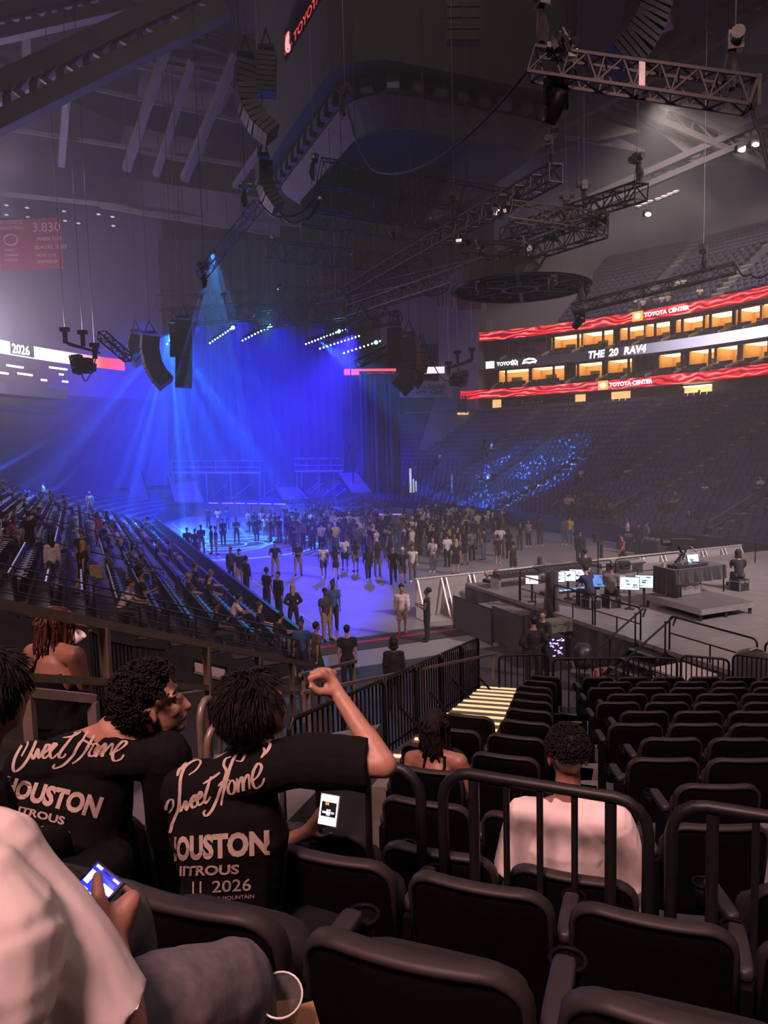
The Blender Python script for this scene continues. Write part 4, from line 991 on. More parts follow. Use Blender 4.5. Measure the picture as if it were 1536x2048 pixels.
for (x0, y0), (x1, y1) in (((418, 1006.5), (436, 1006.7)), ((445, 1006.8), (468, 1007)), ((472, 1007), (490, 1007.2)), ((495, 1007.2), (515, 1007.4)), ((519, 1007.6), (543, 1008)), ((548, 1008.2), (571, 1008.6)), ((669, 1037), (690, 1037)), ((742, 1029), (766, 1029)), ((785, 1029), (810, 1029))):
    p, q = on(x0, y0, SZ) + o, on(x1, y1, SZ) + o; MB().bar(p + V3((0, -.08, .02)), q + V3((0, -.08, .02)), .06, .07).build('edge_light', M_strip, st)
def scaffold(name, x0, x1, ydeck, yrail, d, label, legs):
    A, B = at(x0, ydeck, d), at(x1, ydeck, d); t = thing(name, label, 'scaffold', (A.x, A.y, SZ)); o = -t.location
    D = B - A; bk = V3((0, 3, 0)); M_al = mat('scaffold_tube', (.34, .33, .36), .4, .7)
    n = 5
    for k in range(n):
        MB().slab([A + o + D * (k / n) + V3((0, 0, 0)), A + o + D * ((k + .97) / n), A + o + D * ((k + .97) / n) + bk, A + o + D * (k / n) + bk], (0, 0, .14)).build('deck_board', mat('scaffold_deck', (.30, .28, .31), .5), t)
    hz = at(x0, yrail, d).z - A.z
    for k in range(5):
        p = A + o + D * (k / 4); MB().cyl(p, p + V3((0, 0, hz)), .035, seg=5).build('post', M_al, t)
    for f in (.5, 1): MB().cyl(A + o + V3((0, 0, hz * f)), B + o + V3((0, 0, hz * f)), .03, seg=5).build('guard_rail', M_al, t)
    for f in legs:
        p = A + o + D * f; zb = SZ - (A + o).z - t.location.z + 0
        for y in (0, 2.9):
            q = p + V3((0, y, 0)); MB().cyl(V3((q.x, q.y, 0)), q, .07, seg=6).build('leg', M_al, t)
        MB().cyl(V3((p.x, p.y, .2)), V3((p.x + 2.2, p.y, (A.z - SZ) * .6)), .04, seg=5).build('brace', M_al, t)
scaffold('scaffold_platform', 343, 521, 947, 922, 75, 'raised scaffold platform with railing at stage left', (.02, .39, .66, .985))
scaffold('scaffold_platform', 590, 686, 944, 917, 74, 'raised scaffold platform with railing at stage right', (.04, .14, .5, .8))
def ramp(pts, label, d, m=M_rampw, hgt=SZ):
    P = [at(x, y, dd) for x, y, dd in pts]; t = thing('ramp', label, 'ramp', P[0]); o = -t.location
    nn = (P[1] - P[0]).cross(P[2] - P[0]).normalized() * -.15; MB().slab([p + o for p in P], nn).build('surface', m, t)
    MB().bar(P[0] + o, P[3] + o, .16, .22).build('edge_trim', M_tr, t)
    MB().bar(P[1] + o, P[2] + o, .16, .22).build('edge_trim', M_tr, t)
    return t
ramp(((347, 1004, 72), (410, 1003, 71), (390, 957, 76), (334, 955, 77)), 'steep blue-lit skate ramp at stage left', 72)
ramp(((562, 998, 70), (620, 997, 69), (598, 974, 73), (548, 974, 74)), 'short plywood ramp at centre stage', 70)
ramp(((700, 986, 68), (745, 984, 67.5), (716, 945, 72), (674, 946, 73)), 'tall plywood ramp at stage right', 68)
ramp(((262, 1000, 74), (300, 1000, 73.6), (282, 940, 77), (240, 940, 77.5)), 'dim plain flat leaning at the left end of the stage', 74, M_deck)
M_leaf = mat('dusty_green_leaf', (.10, .115, .06), .7, var=.35, scale=3)
def shrub(px, py, w, h_, label, seed):
    r_ = random.Random(seed); p = on(px, py, SZ); t = thing('shrub', label, 'shrub', p, 0, 'shrubs on the stage runway'); b = MB(); s_ = MB()
    for k in range(7): s_.tube([(0, 0, 0), (r_.uniform(-w, w) * .4, r_.uniform(-.4, .4), h_ * r_.uniform(.5, .9))], [.04, .015], 4)
    for k in range(170):
        a = r_.uniform(0, 2 * PI); q = math.sqrt(r_.random()); c = V3((q * w * math.cos(a), q * .8 * math.sin(a), h_ * (r_.uniform(.05, 1) * (1 - q * .6))))
        R = Matrix.Rotation(r_.uniform(0, 6), 3, 'Z') @ Matrix.Rotation(r_.uniform(-1, 1), 3, 'X'); L_ = r_.uniform(.12, .28)
        b.raw([c + R @ V3(v) for v in ((0, -L_, 0), (.06, 0, .03), (0, L_, 0), (-.06, 0, .03))], [(0, 1, 2, 3)])
    b.build('foliage', M_leaf, t); s_.build('stem', M_rampw, t)
for i, (px, py, w, h_) in enumerate(((600, 1007, 1.0, .9), (626, 1013, 1.1, 1.0), (652, 1003, 1.6, .9), (648, 1024, .8, 1.1), (690, 1012, 1.8, .9), (720, 1012, 1.5, 1.2), (735, 1006, 1.2, .9), (700, 1031, 1.2, .7), (760, 1017, 1.3, .8), (725, 1031, .7, .8))):
    shrub(px, py, w, h_, 'low dusty green shrub on the runway, %s from the left' % ordinal(i), i)
# dim hardware at the foot of the stage, doorway light strips at the far right corner
M_pale = mat('pale_tube_light', (.8, .9, .7), .4, emit=(.8, .9, .55), power=.6, var=0)
for i, (px, y0, y1) in enumerate(((821, 937, 985), (827, 958, 985), (832, 962, 983))):
    MB().box((0, 0, 0), (.2 if i == 0 else .12, .12, at(px, y0, 68).z - at(px, y1, 68).z)).build('tube_light', M_pale, loc=at(px, (y0 + y1) / 2, 68), label='upright pale light tube at the far tunnel mouth, %s of three' % ('tallest' if i == 0 else 'middle' if i == 1 else 'shortest'), cat='light')
MB().box((0, 0, 0), (.1, .9, 1.7)).build('tunnel_door', mat('grey_door_leaf', (.24, .24, .24), .6), loc=at(904, 967, 66), label='pale grey door leaf at the far tunnel mouth', cat='door')
def flight_case(name, p, sz, rz, label, m=None, group=None):
    t = thing(name, label, 'flight case', p, rz, group); x, y, z = sz
    MB().box((0, 0, z * .40), (x, y, z * .72)).build('body', m or M_dark, t); MB().box((0, 0, z * .9), (x * 1.0, y * 1.0, z * .2)).build('lid', m or M_dark, t)
    E = mat('aluminium_edging', (.42, .40, .40), .35, .8)
    for sx in (-1, 1):
        for sy in (-1, 1): MB().box((sx * x / 2, sy * y / 2, z * .5), (.035, .035, z)).build('edging', E, t)
        MB().box((sx * x / 2, 0, z * .8), (.03, y, .035)).build('edging', E, t); MB().box((0, sx * y / 2, z * .8), (x, .03, .035)).build('edging', E, t)
        MB().box((sx * x * .25, -y / 2 - .01, z * .8), (.12, .02, .1)).build('latch', E, t)
        for sy in (-1, 1): MB().cyl((sx * x * .4 - .02, sy * y * .38, .05), (sx * x * .4 + .02, sy * y * .38, .05), .05, seg=8).build('castor', M_dark, t)
    return t
for i, (px, py) in enumerate(((320, 1028), (338, 1030), (356, 1034), (300, 1022))):
    flight_case('flight_case', on(px, py, 0), (1.3, .8, 1.2), .4, 'dim flight case at the left foot of the stage, %s from the left' % ordinal((1, 2, 3, 0)[i]))
# ------------------------------------------------------------------ mixing platform, barricades, steps
DZ, DV = 1.3, 13.3
M_plat = mat('grey_platform_deck', (.20, .185, .185), .45, var=.12, scale=1.5)
M_edge = mat('aluminium_deck_edge', (.50, .46, .44), .35, .7)
M_bk = M_blackmetal
pl = thing('mixing_platform', 'broad grey deck of the mixing position at the right', 'platform', H(16, 22, 0)); o = -pl.location
for i in range(6):
    for j in range(8):
        u0, v0 = 8.9 + i * 2.44, DV + j * 2.44
        MB().box(H(u0 + 1.22, v0 + 1.22, DZ - .06) + o, (2.428, 2.428, .12), Matrix.Rotation(ROTA, 3, 'Z')).build('deck_panel', M_plat, pl)
for j in range(1):
    MB().box(H(20.2, DV - .45, DZ - .26) + o, (.9, 1.8, .12), Matrix.Rotation(ROTA, 3, 'Z')).build('side_deck_panel', M_plat, pl)
for (u0, v0, u1, v1, h_) in ((8.9, DV, 20.0, DV, DZ), (21.1, DV - .9, 19.3, DV - .9, DZ - .2), (19.3, DV - .9, 19.3, DV, DZ - .2), (23.5, DV, 20.0, DV, DZ), (8.9, DV, 8.9, 32, DZ), (23.54, DV, 23.54, 32, DZ)):
    A, B = H(u0, v0) + o, H(u1, v1) + o; n = max(1, int((B - A).length / 2.2))
    for k in range(n):
        p, q = A.lerp(B, k / n), A.lerp(B, (k + .99) / n); m_ = 8; d = q - p; nn = V3((d.y, -d.x, 0)).normalized(); P = []
        for i in range(m_ + 1):
            w = nn * (.03 * math.sin(i * 2.4 + k) + .03)
            P += [p + d * (i / m_) + w + V3((0, 0, .01)), p + d * (i / m_) + w + V3((0, 0, h_ - .13))]
        MB().raw(P, [(2 * i, 2 * i + 2, 2 * i + 3, 2 * i + 1) for i in range(m_)]).build('skirt', M_drape, pl)
# guard rails on the platform edge
def guard(name, p, q, label, h_=.86, n=2, r=.024, mid=True, cat='railing', m=None, end=True, group=None):
    p, q = V3(p), V3(q); t = thing(name, label, cat, p, 0, group); d = q - p; m = m or M_bk
    up = V3((0, 0, 1)); c = min(.12, h_ * .3); dn = d.normalized()
    pts = [V3((0, 0, 0)), up * (h_ - c)] + [up * (h_ - c) + dn * (c - c * math.cos(a)) + up * (c * math.sin(a)) for a in (.5, 1.05, 1.57)]
    rev = [d - (pp.dot(dn)) * dn + (pp - pp.dot(dn) * dn) if False else V3((d.x - dn.x * (pp.dot(dn)), d.y - dn.y * pp.dot(dn), d.z + (pp - dn * pp.dot(dn)).z - dn.z * pp.dot(dn))) for pp in pts][::-1]
    MB().tube(pts + rev, r, 8).build('frame', m, t, smooth=True)
    if mid: MB().tube([up * h_ * .5, d + up * h_ * .5], r * .8, 6).build('mid_rail', m, t)
    for k in range(1, n): MB().tube([d * (k / n), d * (k / n) + up * h_ * (1 if not mid else .5)], r * .8, 6).build('post', m, t)
    return t
R0 = 14.3
for i, (a, b_) in enumerate(((20.0, 18.2), (18.1, 16.3), (16.2, 14.4), (13.4, 10.9), (10.7, 8.9))):
    guard('guard_rail', H(a, DV + .06, DZ), H(b_, DV + .06, DZ), 'black guard rail on the platform edge, %s from the far end' % ordinal(i), group='guard rails of the platform')
guard('guard_rail', H(20.0, DV + .1, DZ), H(20.0, 17.2, DZ), 'black guard rail in front of the consoles, left length', 1.05, 3)
guard('guard_rail', H(20.0, 17.4, DZ), H(20.0, 20.4, DZ), 'black guard rail in front of the consoles, right length', 1.05, 3)
guard('guard_rail', H(21.4, 26, DZ), H(21.4, 30.8, DZ), 'black guard rail behind the draped table at the right', .95, 3)
# steps down from the platform
stp = thing('platform_steps', 'black steps with pale nosings from the platform down to the floor', 'steps', H(13.9, DV, 0)); o = -stp.location
for k in range(6):
    z = DZ - .2 * (k + 1) + .02; v_ = DV - .16 - .30 * k
    tr = MB().box(H(13.9, v_, z) + o, (.30, 1.0, .04), Matrix.Rotation(ROTA, 3, 'Z')).build('tread', M_dark, stp)
    MB().box(H(13.9, v_ - .15, z + .0) + o, (.035, 1.0, .05), Matrix.Rotation(ROTA, 3, 'Z')).build('nosing', M_edge, tr)
for s_ in (-.52, .52):
    MB().bar(H(13.9 + s_, DV, DZ - .12) + o, H(13.9 + s_, DV - 1.9, .02) + o, .05, .16).build('stringer', M_tr, stp)
    a, b_ = H(13.9 + s_, DV + .15, DZ + .82) + o, H(13.9 + s_, DV - 1.9, .92) + o
    MB().tube([a + V3((.0, 0, -.22)), a + (a - b_).normalized() * .12 + V3((0, 0, -.06)), a, b_, b_ - V3((0, 0, .9))], .026, 8).tube([H(13.9 + s_, DV - .1, DZ - .1) + o, H(13.9 + s_, DV - .1, DZ + .74) + o], .022, 6).build('handrail', M_bk, stp)
# riser and draped table
RZ = DZ + .36
A, B, D_ = on(1290, 1188, RZ), on(1402, 1219, RZ), on(1507, 1203, RZ); E_ = A + (D_ - B)
rs = thing('riser', 'low rolling riser with a pale aluminium edge under the draped table', 'riser', (B.x, B.y, DZ)); o = -rs.location
MB().slab([p + o - V3((0, 0, .05)) for p in (A, B, D_, E_)], (0, 0, .05)).build('top', mat('riser_top', (.13, .12, .12), .55), rs)
for p, q in ((A, B), (B, D_), (D_, E_), (E_, A)):
    MB().bar(p + o - V3((0, 0, .09)), q + o - V3((0, 0, .09)), .05, .16).build('edge', M_edge, rs)
for p in (A, B, D_, E_, (B + D_) / 2):
    q = p + ((A + D_) / 2 - p) * .06 + o; MB().cyl(V3((q.x, q.y, .0)), V3((q.x, q.y, .2)), .05, seg=8).build('castor', M_dark, rs)
ex, ey = (B - A).normalized(), (D_ - B).normalized()
T0 = on(1306, 1184, RZ); T1 = on(1350, 1196.5, RZ)
tw, tdp = 2.15, (T1 - T0).length
tb = thing('draped_table', 'long table under a black cloth on the riser', 'table', T1); hh = .86
P = [T1, T1 + ey * tw, T0 + ey * tw, T0]; P = [p - T1 for p in P]
MB().slab([p + V3((0, 0, hh - .04)) for p in P], (0, 0, .04)).build('tabletop', M_drape, tb)
def clothside(p, q, drop, nm='cloth'):
    d = q - p; nn = V3((d.y, -d.x, 0)).normalized(); n = 16; L_ = []
    for i in range(n + 1):
        w = .04 * math.sin(i * 1.9) + .02
        L_ += [p + d * (i / n) + V3((0, 0, hh)), p + d * (i / n) + nn * w + V3((0, 0, hh - drop))]
    MB().raw(L_, [(2 * i, 2 * i + 1, 2 * i + 3, 2 * i + 2) for i in range(n)]).build(nm, M_drape, tb)
clothside(P[3], P[0], hh - .02); clothside(P[0], P[1], .45); clothside(P[1], P[2], .45); clothside(P[0], P[0] + ey * .25, hh - .02)
for p in (P[0] + ey * .1, P[1] - ey * .1, P[2] - ey * .1, P[3] + ey * .1): MB().cyl(p + ex * 0, p + V3((0, 0, hh)), .025, seg=6).build('leg', M_bk, tb)
tz = T1.z + hh
def screen(name, p, w, h_, rz, tilt, col, power, label, cat='monitor', stand=True, lines=(.1, .15, .3)):
    t = thing(name, label, cat, p, rz)
    R = Matrix.Rotation(tilt, 3, 'X'); c = V3((0, 0, h_ / 2 + .06))
    MB().box(c, (w, .03, h_), R).build('casing', M_dark, t)
    sc_ = MB().box(c + R @ V3((0, -.018, 0)), (w * .94, .006, h_ * .9), R).build('screen', mat('screen_%s' % name + str(col), col, .3, emit=col, power=power, var=0), t)
    rr_ = random.Random(int(w * 1000 + p[0] * 77))
    for k in range(5):
        x, z = rr_.uniform(-.3, .3) * w, rr_.uniform(-.32, .32) * h_
        MB().box(c + R @ V3((x, -.022, z)), (rr_.uniform(.1, .3) * w, .004, rr_.uniform(.05, .14) * h_), R).build('window_pane', mat('screen_dark' + str(k % 2), (.02, .04, .1), .3, emit=lines, power=.6 + .8 * (k % 2), var=0), sc_)
    if stand: MB().box((0, .05, -.22), (.08, .06, .64)).box((0, .05, -.535), (.28, .2, .03)).build('stand', M_dark, t)
    return t
M_gear = mat('dark_gear', (.04, .038, .042), .4, .2); M_gearl = mat('pale_gear', (.30, .29, .28), .45, .3)
q = T1 + ey * 1.15 + (T0 - T1) * .45
screen('laptop', (q.x, q.y, tz + .02), .42, .27, .25, -.25, (.45, .75, 1.), 1.6, 'open laptop with a bright blue-white screen on the draped table', 'laptop', False)
g = thing('deck_mixer', 'flat black mixer with knobs on the draped table', 'mixer', (T1 + ey * .8 + (T0 - T1) * .3).to_tuple()[:2] + (tz,), math.atan2(ey.y, ey.x))
MB().box((0, 0, .05), (1.3, .4, .1)).build('chassis', M_gear, g)
for k in range(9): MB().cyl((-.55 + k * .13, -.05 + .1 * (k % 2), .1), (-.55 + k * .13, -.05 + .1 * (k % 2), .14), .022, seg=8).build('knob', M_gearl, g)
for k in range(2): MB().cyl((-.4 + .8 * k, .06, .1), (-.4 + .8 * k, .06, .12), .13, seg=16).build('jog_wheel', M_dark, g)
MB().lathe([(.05, 0), (.06, .14), (.045, .14), (.04, .02)], (0, 0, 0), 10).build('paper_cup', mat('pale_cup', (.5, .42, .38), .7), loc=(T1 + ey * .08 + (T0 - T1) * .6).to_tuple()[:2] + (tz,), label='small pale cup at the left end of the draped table', cat='cup')
# camera on a bent arm behind the table
cm = thing('crane_camera', 'broadcast camera on a bent black arm behind the draped table', 'camera', T0 + ey * .9 + V3((0, 0, 0))); hh2 = hh
MB().tube([(0, 0, 0), (.05, 0, .9), (.25, 0, 1.15), (.12, 0, 1.42)], .045, 8).tube([(0, 0, .9), (.3, .1, .95), (.42, .1, 1.3)], .03, 6).build('arm', M_bk, cm)
MB().box((.1, 0, 1.55), (.5, .22, .22)).cyl((-.15, 0, 1.55), (-.42, 0, 1.55), .1, seg=10).build('body', M_gear, cm)
MB().box((.5, 0, 1.58), (.3, .2, .12)).build('viewfinder', M_gear, cm); MB().tube([(.3, 0, 1.5), (.6, .1, 1.35), (.75, .1, 1.2)], .025, 6).build('handle', M_gearl, cm)
MB().box((0, 0, .02), (.5, .5, .04)).build('base', M_dark, cm)
flight_case('flight_case', T1 + ey * .75 + (T0 - T1) * .35, (.85, .5, .3), math.atan2(ey.y, ey.x), 'pale flight case lying under the draped table', M_gearl)
# consoles along the barricade
def console(u, v, w, label, scr, rz=ROTA):
    t = thing('console_desk', label, 'console', H(u, v, DZ), rz)
    MB().box((0, 0, .42), (w, .75, .06)).build('desktop', M_gear, t)
    for x in (-w / 2 + .06, w / 2 - .06): MB().box((x, 0, .2), (.06, .6, .4)).build('leg', M_edge, t)
    MB().box((0, -.1, .5), (w * .96, .5, .12), Matrix.Rotation(.12, 3, 'X')).build('control_surface', M_gearl if w > 2 else M_gear, t)
    for k in range(int(w / .16)): MB().box((-w * .45 + k * .16, -.18, .575), (.03, .12, .02), Matrix.Rotation(.12, 3, 'X')).build('fader', M_edge, t)
    return t
console(22.4, 16.6, 2.0, 'wide mixing console with rows of faders under the three bright screens', 3)
console(22.2, 14.6, 1.7, 'black keyboard-like console on a stand at the left end of the platform', 0)
console(22.2, 19.4, 2.2, 'mixing console with two greenish screens left of the draped table', 2)
def face_cam(p): return math.atan2(-p[0], p[1])          # screens whose lit side looks at the camera side
for i, (px, py, w, h_, col, pw, lb) in enumerate(((1114, 1168, .52, .36, (.62, .75, 1.), 1.5, 'left of the three bright white-blue console screens'), (1136, 1166, .52, .36, (.62, .75, 1.), 1.5, 'middle of the three bright white-blue console screens'), (1154, 1163, .52, .36, (.62, .75, 1.), 1.5, 'right of the three bright white-blue console screens'),
        (1190, 1178, .62, .42, (.10, .22, .55), 1.2, 'dark blue console screen right of the bright three'), (1236, 1176, .5, .36, (.5, .5, .6), 1.0, 'grey console screen between the two console groups'), (1259, 1184, .6, .42, (.55, .85, .78), 1.3, 'left greenish console screen beside the draped table'), (1288, 1180, .55, .42, (.50, .85, .80), 1.3, 'right greenish console screen beside the draped table'), (1064, 1172, .42, .30, (.9, .95, 1), 1.9, 'small white laptop screen on the left console'))):
    p = on(px, py, DZ + .55); screen('console_screen', p, w, h_, face_cam(p), -.1, col, pw, lb)
b = thing('light_bar_console', 'long console strip glowing blue below the three bright screens', 'console', on(1140, 1183, DZ + .45), ROTA)
MB().box((0, 0, .04), (2.1, .35, .08)).build('chassis', M_gear, b)
for k in range(12): MB().box((-.95 + k * .17, -.12, .09), (.1, .06, .02)).build('lit_key', mat('blue_lit_key', (.2, .4, 1), .4, emit=(.15, .35, 1), power=2., var=0), b)
# covered stand, pole with box, small shelf items
cv = thing('covered_stand', 'equipment stand shrouded in black cloth beside the left console', 'covered stand', on(1103, 1233, DZ - .2))
MB().tube([(0, 0, 0), (0, 0, .5), (.02, 0, .95), (0, 0, 1.15), (.03, 0, 1.4), (0, 0, 1.5)], [.30, .24, .20, .22, .2, .05], 12).build('cloth', M_drape, cv, smooth=True)
MB().cyl((0, 0, 0), (0, 0, 1.3), .04, seg=6).build('pole', M_bk, cv)
ps = thing('sensor_pole', 'thin pole topped by a small black box behind the consoles', 'pole', on(1196, 1160, DZ).to_tuple()[:2] + (DZ,))
MB().cyl((0, 0, 0), (0, 0, 1.45), .025, seg=6).build('pole', M_bk, ps); MB().box((0, 0, 1.6), (.34, .15, .3)).build('box', M_dark, ps); MB().box((0.12, 0, 1.1), (.1, .1, .5)).build('bracket', M_dark, ps)
for i, (px, py) in enumerate(((1225, 1143), (1248, 1138))):
    MB().box((0, 0, .14), (.38, .3, .28)).box((0, -.16, .14), (.3, .03, .2)).build('small_speaker', M_spk, loc=on(px, py, DZ + .55), label='small black speaker on the console shelf, %s of two' % ('left' if i == 0 else 'right'), cat='loudspeaker')
# steel barricade panels along the floor side
Bm = mat('brushed_barricade_steel', (.40, .37, .36), .45, .15, var=.12, scale=4)
u_b = 24.25
for i in range(14):
    v0 = 11.6 + i * 1.22
    t = thing('barricade_panel', 'steel barricade panel with slanted braces behind the consoles, %s from the left' % ordinal(i), 'barricade', H(u_b, v0, 0), ROTA, 'steel barricade panels')
    MB().box((.6, .1, .76), (1.18, .02, 1.46)).build('sheet', Bm, t); MB().cyl((0, .1, 1.5), (1.2, .1, 1.5), .04, seg=8).build('top_rail', Bm, t)
    for x in (.08, 1.1): MB().bar((x, .08, 1.45), (x, -.62, .04), .06).build('brace', mat('pale_brace', (.70, .66, .62), .4, .1), t)
    MB().box((.6, -.4, .02), (1.15, .95, .03)).build('foot_plate', Bm, t)
# black cloth fence panels at the near corner of the floor
for i, (x0, y0, x1, y1) in enumerate(((908, 1258, 984, 1292), (986, 1284, 1046, 1312))):
    A, B = on(x0, y0, 0), on(x1, y1, 0); t = thing('cloth_fence', 'black cloth-covered fence panel at the corner of the floor, %s one' % ('far' if i == 0 else 'near'), 'fence', A)
    MB().bar(V3((0, 0, .62)), B - A + V3((0, 0, .62)), .04, 1.1).build('cloth', M_drape, t)
    MB().tube([(0, 0, 0), (0, 0, 1.2), B - A + V3((0, 0, 1.2)), B - A], .025, 6).build('frame', M_bk, t)
# things stored beside the platform
def cof(px, py, z=0): return on(px, py, z)
flight_case('road_case', cof(1110, 1318), (1.1, .75, .95), ROTA, 'road case with gear on top standing beside the platform skirt')
flight_case('green_case', on(1112, 1262, 1.0), (.75, .5, .34), ROTA, 'olive green case on top of the road case', mat('olive_case', (.12, .13, .09), .6))
rk = thing('glowing_rack', 'equipment rack glowing with violet lights', 'rack', cof(1116, 1322) + V3((-.35, -.75, 0)), .3)
MB().box((0, 0, .5), (.55, .5, 1.0)).build('cabinet', M_dark, rk)
M_vio = mat('violet_indicator', (.4, .3, 1), .4, emit=(.42, .28, 1), power=3.2, var=0)
rv = random.Random(3)
for k in range(26): MB().box((rv.uniform(-.22, .22), -.26, .45 + rv.uniform(0, .5)), (rv.uniform(.02, .09), .02, .02)).build('indicator', M_vio, rk)
oc = thing('office_chair', 'black padded office chair beside the platform', 'chair', cof(1163, 1380), -.4)
MB().box((0, 0, .48), (.52, .5, .1)).build('seat', M_drape, oc)
MB().tube([(0, .22, .55), (0, .27, .75), (0, .3, 1.0), (0, .28, 1.15)], [.2, .27, .26, .16], 10).build('backrest', M_gear, oc, smooth=True)
for s_ in (-1, 1): MB().tube([(s_ * .28, .15, .5), (s_ * .3, .1, .72), (s_ * .3, -.15, .72)], .025, 6).build('armrest', M_dark, oc)
MB().cyl((0, 0, .08), (0, 0, .45), .03, seg=8).build('gas_column', M_bk, oc)
for k in range(5):
    a = k * 2 * PI / 5; MB().bar((0, 0, .1), (.3 * math.cos(a), .3 * math.sin(a), .06), .05, .04).cyl((.3 * math.cos(a) - .02, .3 * math.sin(a), .04), (.3 * math.cos(a) + .02, .3 * math.sin(a), .04), .035, seg=8).build('castor_leg', M_bk, oc)
bx = thing('red_striped_box', 'open red and white striped box on the floor beside the chair', 'box', cof(1198, 1352), ROTA)
MB().box((0, 0, .16), (1.0, .55, .32)).build('carton', mat('pale_carton', (.5, .46, .44), .7), bx)
for k in range(4): MB().box((-.36 + .24 * k, -.28, .16), (.09, .012, .3)).build('stripe', mat('red_print', (.45, .05, .05), .7), bx)
MB().box((0, 0, .34), (.9, .45, .05)).build('contents', M_dark, bx)
MB().lathe([(.035, 0), (.037, .16), (.015, .2), (.015, .23)], (0, 0, 0), 10).build('water_bottle', mat('clear_bottle', (.6, .6, .62), .15, trans=.6), loc=cof(1203, 1375), label='clear water bottle on the floor by the striped box', cat='bottle')
sv = thing('covered_speaker', 'tall black cloth-covered cylinder standing behind the front fence at the right', 'covered speaker', H(9.8, 11.9, 0))
MB().tube([(0, 0, 0), (0, 0, .4), (0, 0, 1.5), (0, 0, 2.2), (0, 0, 2.36), (0, 0, 2.42)], [.36, .37, .36, .34, .26, .1], 14).build('cover', M_drape, sv, smooth=True)
MB().tube([(-.12, -.1, 2.42), (0, -.1, 2.47), (.14, -.1, 2.42)], .025, 6).build('handle', M_gearl, sv)
pl2 = thing('pallet_stack', 'stack of pale boards behind the front fence', 'boards', H(11.6, 12.0, 0), ROTA)
for k in range(7): MB().box((.03 * (k % 3), 0, .9 + .09 * k), (.9, 1.0, .05)).build('board', mat('pale_board', (.36, .32, .31), .7), pl2)
MB().box((0, 0, .44), (.85, .95, .86)).build('trolley', M_dark, pl2)
for i, (px, py) in enumerate(((1182, 1207), (1476, 1168))):
    p = on(px, py, DZ); t = thing('light_bar', 'flat pale light bar lying on the platform, %s' % ('left by the consoles' if i == 0 else 'right of the draped table'), 'light bar', p, ROTA + .1)
    MB().box((0, 0, .06), (1.0, .22, .12)).build('housing', M_dark, t); MB().box((0, -.115, .07), (.95, .01, .09)).build('face', M_gearl, t)
# dark tables by the right dasher wall
for i, (px, py) in enumerate(((1262, 1100), (1300, 1108))):
    t = thing('merchandise_table', 'dark cloth table against the right dasher wall, %s' % ('left' if i == 0 else 'right'), 'table', on(px, py, 0), ROTA + PI / 2)
    MB().box((0, 0, .4), (1.8, .7, .8)).build('cloth', M_drape, t); MB().box((0, 0, .82), (1.85, .75, .04)).build('tabletop', M_gear, t)
    for k in range(3): MB().box((-.5 + .4 * k, 0, .9), (.25, .2, .12)).build('box', M_gearl, t)
# ------------------------------------------------------------------ seats, rails and stairs around the camera
M_seat = mat('black_seat_plastic', (.0025, .0016, .002), .6, var=.2, scale=30, bump=.05, spec=.12)
M_pad = mat('black_seat_fabric', (.003, .002, .0025), .9, var=.3, scale=60)
M_arm = mat('grey_armrest', (.022, .018, .021), .5, var=.1, scale=20, spec=.4)
M_conc = mat('aisle_concrete', (.13, .115, .10), .75, var=.2, scale=4)
M_nose = mat('yellow_nosing', (.62, .50, .20), .6, var=.15, scale=20)
# -- shared meshes of one folding seat (local: faces +Y, seat pitch .565)
def back_mesh():
    b = MB(); nu, nv, W_, H0, H1, T = 14, 10, .255, .34, .865, .052
    def pt(i, j, s):
        v = j / nv; z = H0 + (H1 - H0) * v; r = .10; dz = max(0, z - (H1 - r)); w = W_ - r + math.sqrt(max(0, r * r - dz * dz)) if dz > 0 else W_
        u = (i / nu * 2 - 1); x = w * u; e = .012 * (1 if (j == nv or i in (0, nu)) else 0)
        y = .10 * (x * x) / .065 * .35 - (z - H0) * .20 + s * (T / 2 - e)
        return (x, y, z)
    P = [pt(i, j, s) for s in (1, -1) for j in range(nv + 1) for i in range(nu + 1)]; n1 = nu + 1; off = n1 * (nv + 1); F = []
    for j in range(nv):
        for i in range(nu):
            a = j * n1 + i; F.append((a, a + n1, a + n1 + 1, a + 1)); a += off; F.append((a, a + 1, a + n1 + 1, a + n1))
    for j in range(nv):
        for i in (0, nu):
            a = j * n1 + i; F.append((a, a + off, a + off + n1, a + n1) if i == 0 else (a, a + n1, a + off + n1, a + off))
    for i in range(nu):
        a = nv * n1 + i; F.append((a, a + off, a + off + 1, a + 1)); a = i; F.append((a, a + 1, a + off + 1, a + off))
    return b.raw(P, F)
def rounded_pad(c, sx, sy, sz, R=None, n=5):
    b = MB().ell((0, 0, 0), (1, 1, 1), None, 16, 10); e = .35
    b.v = [(math.copysign(abs(x) ** e, x) * sx / 2, math.copysign(abs(y) ** e, y) * sy / 2, math.copysign(abs(z) ** e, z) * sz / 2) for x, y, z in b.v]
    b.v = [tuple(V3(c) + ((R @ V3(p)) if R is not None else V3(p))) for p in b.v]; return b
